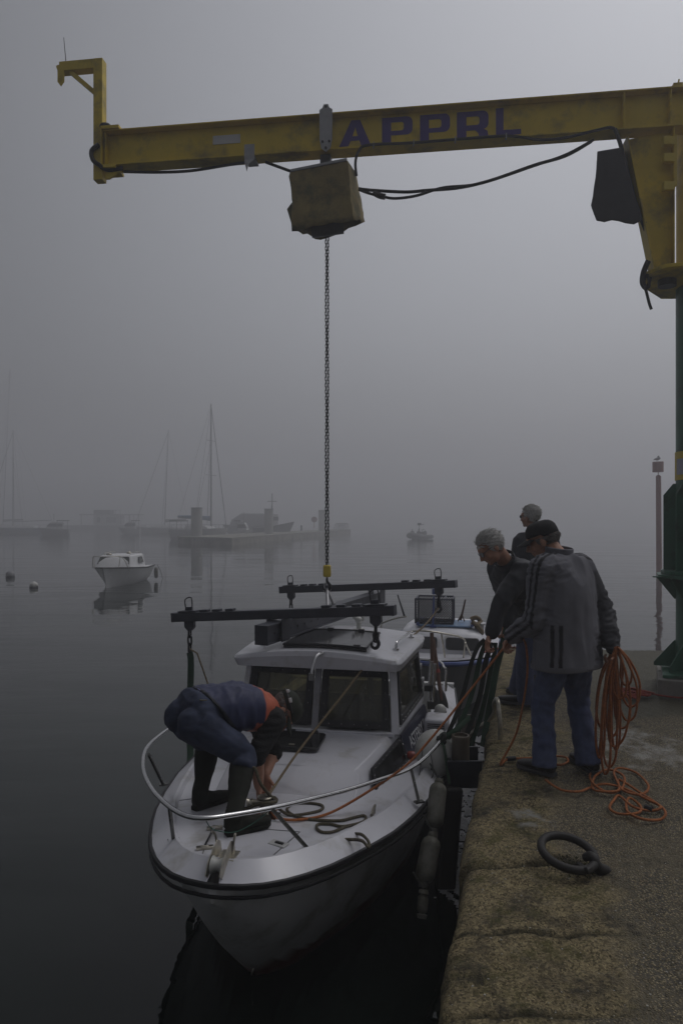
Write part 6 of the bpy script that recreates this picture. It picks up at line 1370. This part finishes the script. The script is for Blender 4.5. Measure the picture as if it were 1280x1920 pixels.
def simple_hull(P, L_, beam, fb, fs, rake=.5, flare=.5, name='hull', m_=None, par=None, n=12, draft=.3):
    mb = MB(); rows = []
    for i in range(n + 1):
        t = (i / n) ** 1.3; s = L_ * t; hbm = beam / 2 * min(1, (1 - (1 - min(1, t * 1.9)) ** 2.2)) * (1 - .12 * max(0, t - .6) / .4) + .02; zt_ = fb + (fs - fb) * min(1, t * 1.5); r_ = []
        for j in range(-8, 9):
            k = abs(j) / 8; z = -draft + (zt_ + draft) * k; sh_ = rake * (1 - k) * (1 - t); u = hbm * k ** (flare + .5 * max(0, 1 - t * 2.5)) if k > 0 else 0; r_.append(P(s + sh_, math.copysign(u, j), z))
        rows.append(r_)
    m2 = 17; mb.faces([p for r in rows for p in r], [(i * m2 + j, i * m2 + j + 1, (i + 1) * m2 + j + 1, (i + 1) * m2 + j) for i in range(n) for j in range(m2 - 1)])
    mb.faces(rows[-1], [tuple(range(m2))])
    for i in range(n): mb.faces([rows[i][0], rows[i][-1], rows[i + 1][-1], rows[i + 1][0]], [(0, 1, 2, 3)])
    return mb.build(name, m_, par, angle=40)
def sheer(P, L_, beam, fb, fs, n=12, off=.0):
    o = []
    for i in range(n + 1):
        t = (i / n) ** 1.3; o.append((L_ * t, beam / 2 * min(1, (1 - (1 - min(1, t * 1.9)) ** 2.2)) * (1 - .12 * max(0, t - .6) / .4) + .02 + off, fb + (fs - fb) * min(1, t * 1.5)))
    return [P(s, -u, z) for s, u, z in o[::-1]] + [P(s, u, z) for s, u, z in o]
# small cabin boat on its mooring
bw_ = G(201, 1103, WZ); P = Fr((bw_.x - .05, bw_.y - .35), 0); mo = thing('moored_boat', 'small white cuddy boat lying on its mooring on the left', 'boat', P(2, 0, 0))
M['bright'] = mat('clean white gelcoat', (.68, .68, .68), .35, var=.05)
simple_hull(P, 4.2, 1.72, .78, .62, .55, .45, 'hull', M['bright'], mo, draft=.25)
mb = MB(); mb.tube(sheer(P, 4.2, 1.72, .78, .62), .028, 6); mb.build('rub_rail', M['darksteel'], mo)
mb = MB(); mb.rings([[P(s0 + (s1 - s0) * y, x * w_ * .9, z) for x, y in ((-1, 0), (-.6, -.02), (0, -.04), (.6, -.02), (1, 0), (1, .5), (1, 1), (-1, 1), (-1, .5))] for z, w_, s0, s1 in ((.60, .74, 1.1, 3.2), (.80, .72, 1.16, 3.15), (1.12, .66, 1.42, 3.1), (1.17, .60, 1.5, 3.05))]); mb.build('cabin', M['bright'], mo, angle=30)
def fq(P, pts, out, m_, par, name='window', th=.02):
    mb = MB(); q = [P(*p) for p in pts]; n_ = qn(q); mb.prism([p + n_ * out for p in roundq(q, .04)], -n_ * th); o = mb.build(name, m_, par, smooth=False); mb = MB(); gasket(mb, [p + n_ * out for p in q], .03, .01, .02, .05); mb.build('frame', M['darksteel'], o); return o
M['farglass'] = mat('greenish cabin glass', (.05, .06, .045), .12, var=.2)
fq(P, ((1.22, -.62, .82), (1.22, -.06, .82), (1.40, -.06, 1.10), (1.40, -.56, 1.10)), .03, M['farglass'], mo); fq(P, ((1.22, .06, .82), (1.22, .62, .82), (1.40, .56, 1.10), (1.40, .06, 1.10)), .03, M['farglass'], mo)
fq(P, ((2.2, .665, .82), (2.85, .665, .82), (2.75, .615, 1.06), (2.3, .615, 1.06)), .02, M['farglass'], mo)
mb = MB()
for s_, u in ((.35, -.45), (.35, .45)): mb.tube(smoothpath([P(.9, u * 1.5, .7), P(.55, u * 1.2, 1.15), P(.2, u * .5, 1.18), P(.15, 0, 1.18)], 4), .013, 5); mb.cyl(P(.45, u, .74), P(.5, u * 1.1, 1.16), .012, n=5)
mb.build('pulpit', M['tarn'], mo, angle=80)
mb = MB()
for x in (-.5, .5): mb.tube(smoothpath([P(1.7, x, 1.15), P(1.72, x, 1.24), P(2.3, x, 1.25), P(2.9, x, 1.24), P(2.92, x, 1.15)], 3), .014, 5)
mb.ell(P(1.6, -.3, 1.2), (.12, .1, .05), n=8); mb.ell(P(2.8, .1, 1.2), (.1, .1, .06), n=8); mb.build('roof_rail', M['tarn'], mo, angle=80)
mb = MB(); mb.lathe([(0, 0), (.07, .03), (.085, .1), (.085, .38), (.06, .45), (0, .47)], P(3.5, 1.02, .1), n=12); mb.build('fender', M['fender'], mo)
mb = MB(); mb.box(P(4.25, 0, .8), (.3, .35, .4), R(6)); mb.cyl(P(4.4, 0, .6), P(4.55, 0, -.2), .07, n=8); mb.build('outboard', M['far_grey'], mo, bevel=.05)
tag(rope([P(4.3, .85, .62), P(4.5, .95, .3), P(4.6, 1.0, .0)], .012, M['cord'], 'stern_line', ''), 'dark line dropping from the stern of the small moored boat', 'rope')
for (x, y, r, lb) in ((64, 1102, .155, 'pale mooring buoy with dark waterline nearest the small boat'), (20, 1082, .19, 'grey mooring buoy at the far left')):
    g = G(x, y, WZ); t = thing('mooring_buoy', lb, 'buoy', g, 'mooring buoys'); mb = MB(); mb.ell(g + V((0, 0, r * .55)), (r, r, r * .95), n=16); mb.build('float', M['fenderclean'] if r < .17 else M['far_grey'], t); mb = MB(); mb.lathe([(r * .99, -.03), (r * 1.0, .05), (r * 1.01, .055), (r * .9, -.03)], g, n=16); mb.build('weed_band', M['far_dark'], t)
# red channel post with a gull
g = G(1235, 1080, WZ); t = thing('channel_post', 'faded red channel post with a square top mark standing in the water', 'marker post', g); Yr = g.y; zz = lambda y: EYE - (y - HZ) / F * Yr
mb = MB(); mb.cyl(g + V((0, 0, -1)), V((g.x - .04, g.y, zz(893))), .125, .11, 16); mb.cyl(V((g.x - .04, g.y, zz(893))), V((g.x - .04, g.y, zz(891))), .11, .06, 16); mb.build('post', M['redpost'], t)
mb = MB(); mb.cyl(V((g.x - .05, g.y, zz(892))), V((g.x - .05, g.y, zz(884))), .02, n=6); mb.cyl(V((g.x - .06, g.y, zz(885))), V((g.x - .06, g.y, zz(866))), .235, n=24); mb.build('top_mark', M['redpost'], t)
gu = V((g.x - .07, g.y, zz(866))); t = thing('gull', 'gull perched on top of the red channel post', 'bird', gu); mb = MB(); Mg = Matrix.Rotation(R(25), 3, 'Z')
mb.ell(gu + V((0, 0, .14)), (.13, .07, .07), Matrix.Rotation(R(-15), 3, 'Y')); mb.ell(gu + V((.03, 0, .24)), (.045, .04, .045)); mb.tube([gu + V((.02, 0, .2)), gu + V((.03, 0, .24))], .04, 8); mb.tube([gu + V((.06, 0, .24)), gu + V((.11, 0, .225))], 0, 6, rr=[.014, .003]); mb.tube([gu + V((-.10, 0, .13)), gu + V((-.20, 0, .08))], 0, 6, rr=[.05, .01])
for y in (-.025, .025): mb.cyl(gu + V((0, y, 0)), gu + V((0, y, .09)), .006, n=5)
me = remesh(mb, .012, 1); link('body', me, M['far_grey'], t)
# inflatable with two men
g = G(780, 1011, WZ); P = Fr((g.x - 1.0, g.y - 2.0), 33); rb = thing('inflatable_boat', 'dark inflatable boat motoring out of the fog', 'boat', P(2, 0, 0))
mb = MB(); mb.tube(smoothpath([P(4.6, -.85, .30), P(3, -.88, .32), P(1.2, -.75, .42), P(.35, -.4, .58), P(0, 0, .66), P(.35, .4, .58), P(1.2, .75, .42), P(3, .88, .32), P(4.6, .85, .30)], 5), .27, 12); mb.build('tube', M['far_dark'], rb)
simple_hull(P, 4.3, 1.5, .45, .25, .8, .6, 'hull', M['far_grey'], rb)
mb = MB(); mb.box(P(4.3, 0, .75), (.4, .4, .6), R(30)); mb.build('outboard', M['far_dark'], rb, bevel=.08)
mb = MB(); mb.cyl(P(2.6, 0, .4), P(2.6, 0, 2.0), .05, n=8); mb.box(P(2.6, 0, 2.0), (.45, .3, .32), R(30)); mb.cyl(P(2.6, 0, 1.85), P(2.9, .6, 2.0), .04, n=6); mb.build('mast', M['far_dark'], rb, bevel=.03)
mb = MB(); link_ring(mb, P(3.9, 0, .95), P(0, 1, 0) - P(0, 0, 0), V((0, 0, 1)), .1, .25, .03, 12, 5); mb.box(P(2.9, 0, .7), (.8, .5, .5), R(30)); mb.build('console', M['far_dark'], rb)
for i, (s_, u_) in enumerate(((1.1, -.25), (1.75, .35))):
    c_ = P(s_, u_, .45); t = thing('person', ('front seated figure in the inflatable boat, tallest hunched shape', 'second seated figure in the inflatable boat, nearer its mast')[i], 'person', c_)
    f_, r_ = -P.a, P.c; mb = MB(); mb.ell(c_ + V((0, 0, .80)), (.085, .10, .12), n=10); torso(mb, [(c_, r_ * .2, f_ * .16), (c_ + V((0, 0, .3)), r_ * .2, f_ * .14), (c_ + V((0, 0, .55)), r_ * .22, f_ * .12), (c_ + V((0, 0, .66)), r_ * .08, f_ * .07)], n=12, sub=2)
    for k in (-1, 1): limb(mb, [c_ + r_ * k * .22 + V((0, 0, .52)), c_ + r_ * k * .28 + f_ * .1 + V((0, 0, .28)), c_ + r_ * k * .12 + f_ * .35 + V((0, 0, .22))], [.07, .06, .045], n=8, sub=2); limb(mb, [c_ + r_ * k * .1, c_ + r_ * k * .14 + f_ * .42 + V((0, 0, .05)), c_ + r_ * k * .14 + f_ * .45 - V((0, 0, .35))], [.1, .08, .06], n=8, sub=2)
    me = remesh(mb, .03, 1); link('body', me, M['far_dark'], t)
# concrete breakwater pontoon with guide piles
n0, n1, n2 = G(435, 1022, WZ), G(657, 1000, WZ), G(334, 1018.5, WZ); z1 = .74
bk = thing('pontoon', 'long concrete breakwater pontoon reaching out into the fog', 'pontoon', n0)
d1, d2 = (n1 - n0), (n2 - n0)
mb = MB(); cs = [n0, n1, n1 + d2 * .6, n2]
mb.hexa([p + V((0, 0, -.5)) for p in cs] + [p + V((0, 0, z1 - .16)) for p in cs]); mb.build('float', M['concrete'], bk, smooth=False)
mb = MB(); c0 = sum(cs, V()) / 4; mb.hexa([p + (c0 - p) * -.006 + V((0, 0, z1 - .155)) for p in cs] + [p + (c0 - p) * -.006 + V((0, 0, z1)) for p in cs]); mb.build('deck_edge', mat('pontoon kerb', (.20, .19, .155), .8, var=.2), bk, smooth=False)
for k in (.36, .55, .8):
    mb = MB(); p = n0 + d1 * k; mb.hexa([p + d1.normalized() * x + V((-.03 if y else .01, -.06 if y else 0, z)) for z in (-.4, z1 - .17) for x, y in ((-.12, 1), (.12, 1), (.12, 0), (-.12, 0))]); mb.build('joint', M['far_dark'], bk, smooth=False)
mb = MB()
for k in range(9):
    p = n0 + d1 * (.84 + .017 * k) + d2 * .02 + V((0, 0, z1)); mb.tube(smoothpath([p, p + V((0, 0, 1.0)), p + d2.normalized() * .8 + V((0, 0, 1.1)), p + d2.normalized() * 1.2 + V((0, 0, 0))], 3), .05, 5)
mb.build('railing', M['far_grey'], bk, angle=80)
mb = MB(); mb.cyl(W(565, 995, 98), W(565, 985, 98), .12, n=8); mb.build('bollard', M['far_dark'], bk); mb = MB(); mb.cyl(W(589, 990, 105), W(589, 978, 105), .05, n=6); mb.lathe([(.25, -.1), (.45, -.1), (.45, .1), (.25, .1)], W(589, 974, 105), V((0, 1, 0)), 14); mb.build('lifebuoy', M['redpost'], bk)
for (x, yt, Y, lb) in ((369, 953, 76, 'nearest pale guide pile at the left end of the pontoon'), (504, 955, 90, 'middle pale guide pile behind the pontoon'), (604, 957, 112, 'farthest pale guide pile, almost behind the hoist chain')):
    p = W(x, yt, Y); r = {369: .62, 504: .58, 604: .60}[x]; t = thing('guide_pile', lb, 'pile', (p.x, p.y, WZ), 'guide piles of the pontoon'); mb = MB(); mb.cyl((p.x, p.y, -2), (p.x, p.y, p.z), r, n=24); mb.build('shaft', mat('pale pile paint', (.34, .34, .32), .7, var=.15, vs=.8, dirt=((.14, .13, .10), .5, .5)), t); mb = MB(); mb.cyl((p.x, p.y, p.z + .001), (p.x, p.y, p.z + .08), r + .04, n=24); mb.build('cap', M['far_grey'], t)
# sailing yachts
def yacht(x0, x1, y, ang, mast_px, mast_top, lean, L_, label, hm, boomy=None, cover=True, tint='far_white', stay=1, zb=1.0):
    c_ = G((x0 + x1) / 2, y, WZ); a = V((math.sin(R(ang)), math.cos(R(ang)), 0)); P = Fr((c_.x - a.x * L_ / 2, c_.y - a.y * L_ / 2), ang)
    t = thing('sailing_yacht', label, 'yacht', P(L_ / 2, 0, 0)); simple_hull(P, L_, L_ * .31, zb * 1.15, zb, .8, .35, 'hull', hm, t)
    mb = MB(); w_ = L_ * .10
    mb.rings([[P(L_ * (s0 + (s1 - s0) * yy), x * w_ * k, z) for x, yy in ((-1, 0), (1, 0), (1, 1), (-1, 1))] for z, k, s0, s1 in ((zb, 1, .28, .72), (zb + .25, .95, .3, .72), (zb + .5, .8, .38, .71))]); cb = mb.build('coachroof', M[tint], t, smooth=False)
    Ym = c_.y; base = V(((mast_px - CX) / F * Ym, Ym, WZ + zb + .3)); tp = W(mast_px + lean, mast_top, Ym)
    mb = MB(); mb.cyl(base, tp, .11, .07, 8); ms = mb.build('mast', M['far_grey'], t)
    for f in (.42, .70):
        mb = MB(); q = base.lerp(tp, f); mb.cyl(q - P.c * (1.25 - f * .5), q + P.c * (1.25 - f * .5), .035, n=5); mb.build('spreader', M['far_grey'], ms)
    for (s_, u_, f) in ((.02, 0, .98), (.98, 0, 1.0), (.5, -L_ * .15, .7), (.5, L_ * .15, .7), (.5, -L_ * .15, .99), (.5, L_ * .15, .99)):
        mb = MB(); mb.cyl(P(L_ * s_, u_, zb), base.lerp(tp, f), .02 if s_ != .02 else .05, n=4); mb.build('stay', M['far_grey'], ms)
    mb = MB(); b0 = base + V((0, 0, .9)); b1 = P(L_ * .93, 0, zb + 1.5); mb.cyl(b0, b1, .08, n=6); bo = mb.build('boom', M['far_grey'], ms)
    if cover: mb = MB(); mb.tube([b0.lerp(b1, k) + V((0, 0, .18)) for k in (.02, .3, .7, 1)], 0, 8, rr=[.32, .26, .22, .12]); mb.build('sail_cover', M['far_dark'] if cover == 1 else M['far_blue'], bo)
    mb = MB()
    for k in range(9):
        for sd in (-1, 1): q = P(L_ * (.12 + .1 * k), sd * L_ * .15 * min(1, (.12 + .1 * k) * 2.6), zb); mb.cyl(q, q + V((0, 0, .62)), .018, n=4)
    for sd in (-1, 1): mb.tube([P(L_ * (.12 + .1 * k), sd * L_ * .15 * min(1, (.12 + .1 * k) * 2.6), zb + .6) for k in range(9)], .014, 4)
    mb.build('guard_rail', M['far_grey'], t, angle=80)
    return t, P
t, P = yacht(318, 434, 1012.5, -62, 396, 757, 0, 8.6, 'white sailing yacht with tall mast moored behind the nearest guide pile', M['bright'], cover=2, zb=1.35)
mb = MB(); mb.rings([[P(7.2 + 1.3 * y_, x * 1.1, z) for x, y_ in ((-1, 0), (1, 0), (1, 1), (-1, 1))] for z in (2.35, 2.5)]); mb.build('bimini', M['far_dark'], t, smooth=False)
mb = MB()
for x in (-1.05, 1.05):
    for s_ in (7.3, 8.4): mb.cyl(P(s_, x, 1.0), P(s_, x, 2.36), .03, n=5)
mb.build('bimini_frame', M['far_grey'], t)
yacht(262, 345, 999, 75, 309, 806, 7, 11, 'fainter sailing yacht with a leaning mast left of the nearest pile', M['far_white'], cover=1)
yacht(-40, 112, 1000, 85, 25, 806, 0, 14, 'long blue hulled yacht alongside at the far left', M['far_blue'], cover=False)
yacht(-60, 40, 995, 80, 6, 692, 14, 15, 'ghostly tall mast of the yacht hidden at the left edge', M['far_grey'], cover=1)
# floating house
g = G(208, 993, WZ); hs_ = thing('houseboat', 'low grey houseboat with railed upper deck in the fog on the left', 'houseboat', g); Yh = g.y
def hb_(mb, x0, x1, y0, y1, dy=4.0, o=0):
    a, b = W(x0, y1, Yh), W(x1, y0, Yh); mb.hexa([V((a.x, Yh + o, a.z)), V((b.x, Yh + o, a.z)), V((b.x, Yh + o + dy, a.z)), V((a.x, Yh + o + dy, a.z)), V((a.x, Yh + o, b.z)), V((b.x, Yh + o, b.z)), V((b.x, Yh + o + dy, b.z)), V((a.x, Yh + o + dy, b.z))])
mb = MB(); hb_(mb, 120, 262, 985, 996, 6, -.6); mb.build('float', M['far_grey'], hs_, smooth=False)
mb = MB(); hb_(mb, 176, 225, 966, 984.5); mb.build('cabin', M['far_white'], hs_, smooth=False)
mb = MB(); hb_(mb, 150, 262, 964, 965.9, 5, -.5); mb.build('roof', M['far_grey'], hs_, smooth=False)
mb = MB(); hb_(mb, 175, 206, 956, 963.9, 3, .3); mb.build('upper_cabin', M['far_dark'], hs_, smooth=False)
for x0, x1 in ((182, 188), (200, 218)): mb = MB(); hb_(mb, x0, x1, 970, 980, .05, -.06); mb.build('window', M['far_dark'], hs_, smooth=False)
mb = MB()
for x in (208, 216, 225): hb_(mb, x, x + 1, 957, 963.8, .15)
hb_(mb, 206, 226, 956, 957, .15); mb.build('balustrade', M['far_grey'], hs_, smooth=False)
for x in (152, 226, 243, 250, 260): mb = MB(); hb_(mb, x, x + 1.2, 966, 984.5, .15); mb.build('roof_post', M['far_grey'], hs_, smooth=False)
for nm, x0, x1, y0, y1, lb, mm in (('moored_cruiser', 417, 497, 962, 997, 'large covered motor cruiser behind the pontoon, left of the middle pile', 'far_grey'), ('workboat', 478, 552, 972, 998, 'small work boat with a dark hull and mast between the guide piles', 'far_dark')):
    Yc = 118 if nm == 'moored_cruiser' else 104; a, b = W(x0, y1, Yc), W(x1, y1, Yc); L_ = (b.x - a.x) * 1.05; P = Fr((b.x, Yc) if nm == 'workboat' else (a.x, Yc), -82 if nm == 'workboat' else 82)
    t = thing(nm, lb, 'boat', P(L_ / 2, 0, 0)); simple_hull(P, L_, L_ * .32, 2.3 if nm == 'workboat' else 1.8, 1.4, 1.2, .35, 'hull', M[mm], t)
    if nm == 'workboat':
        mb = MB(); mb.box(P(L_ * .55, 0, 2.3), (1.7, 1.9, 2.3), R(8)); mb.build('wheelhouse', M['far_white'], t, bevel=.08)
        mb = MB(); mb.box(P(L_ * .55, 0, 2.75), (1.78, 1.98, .6), R(8)); mb.build('window', M['far_dark'], t, smooth=False)
        mb = MB(); q = P(L_ * .55, 0, 3.4); mb.cyl(q, q + V((0, 0, 3.2)), .07, n=6); mb.cyl(q + V((-.7, 0, 2.0)), q + V((.7, 0, 2.0)), .05, n=5); mb.cyl(q + V((-.3, 0, .0)), q + V((0, 0, 1.8)), .04, n=5); mb.build('mast', M['far_dark'], t)
    else:
        mb = MB(); mb.rings([[P(L_ * (s0 + (s1 - s0) * yy), x * 1.2 * k, z) for x, yy in ((-1, 0), (1, 0), (1, 1), (-1, 1))] for z, k, s0, s1 in ((1.4, 1, .15, .98), (2.6, .95, .2, .98), (3.7, .8, .42, .92))]); mb.build('cover', M['far_grey'], t, bevel=.15)

for nm, x0, x1, y, Yc, ang, lb, hm in (('cabin_cruiser', 72, 128, 994, 112, 80, 'hazy cabin cruiser with dark canopy right of the long blue hull', 'far_grey'), ('cabin_cruiser', 436, 474, 1001, 92, -70, 'small pale cabin cruiser behind the pontoon left of the middle pile', 'far_white'), ('cabin_cruiser', 222, 262, 995, 122, 84, 'faint low cruiser astern of the houseboat', 'far_white')):
    a, b = W(x0, y, Yc), W(x1, y, Yc); L_ = (b.x - a.x); P = Fr((a.x, Yc) if ang > 0 else (b.x, Yc), ang); t = thing(nm, lb, 'boat', P(L_ / 2, 0, 0), 'moored cruisers in the fog')
    simple_hull(P, L_, L_ * .33, 1.3, 1.0, .9, .35, 'hull', M[hm], t)
    mb = MB(); mb.rings([[P(L_ * (s0 + (s1 - s0) * yy), x * L_ * .12 * k, z) for x, yy in ((-1, 0), (1, 0), (1, 1), (-1, 1))] for z, k, s0, s1 in ((1.0, 1, .25, .8), (1.7, .9, .32, .8), (2.2, .75, .42, .78))]); mb.build('cabin', M['far_white'], t, smooth=False)
    mb = MB(); mb.rings([[P(L_ * (s0 + (s1 - s0) * yy), x * L_ * .125 * k, z) for x, yy in ((-1, 0), (1, 0), (1, 1), (-1, 1))] for z, k, s0, s1 in ((1.45, .97, .29, .8), (1.95, .87, .37, .79))]); mb.build('window', M['far_dark'], t, smooth=False)
    mb = MB(); mb.rings([[P(L_ * (s0 + (s1 - s0) * yy), x * L_ * .13, z) for x, yy in ((-1, 0), (1, 0), (1, 1), (-1, 1))] for z, s0, s1 in ((2.35, .6, .99), (2.5, .62, .97))]); mb.build('canopy', M['far_dark'], t, smooth=False)
    for s_ in (.63, .96): mb = MB(); mb.cyl(P(L_ * s_, L_ * .12, .9), P(L_ * s_, L_ * .12, 2.36), .04, n=5); mb.build('canopy_post', M['far_grey'], t)
    mb = MB(); mb.cyl(P(L_ * .5, 0, 2.2), P(L_ * .5, 0, 3.6), .04, n=5); mb.build('aerial', M['far_grey'], t)
# ------------------------------------------------------------------ fog bank
fm = bpy.data.materials.new('sea fog'); fm.use_nodes = True; nt = fm.node_tree; nt.nodes.clear()
o_ = nt.nodes.new('ShaderNodeOutputMaterial'); pv = nt.nodes.new('ShaderNodeVolumePrincipled')
pv.inputs['Color'].default_value = (.97, .97, 1.0, 1); pv.inputs['Density'].default_value = .0095; pv.inputs['Anisotropy'].default_value = .45
nt.links.new(pv.outputs[0], o_.inputs['Volume'])
mb = MB(); mb.box((0, 203, 14), (640, 520, 36))
fo = kind(mb.build('haze', fm, smooth=False), 'stuff'); fo.display_type = 'WIRE'
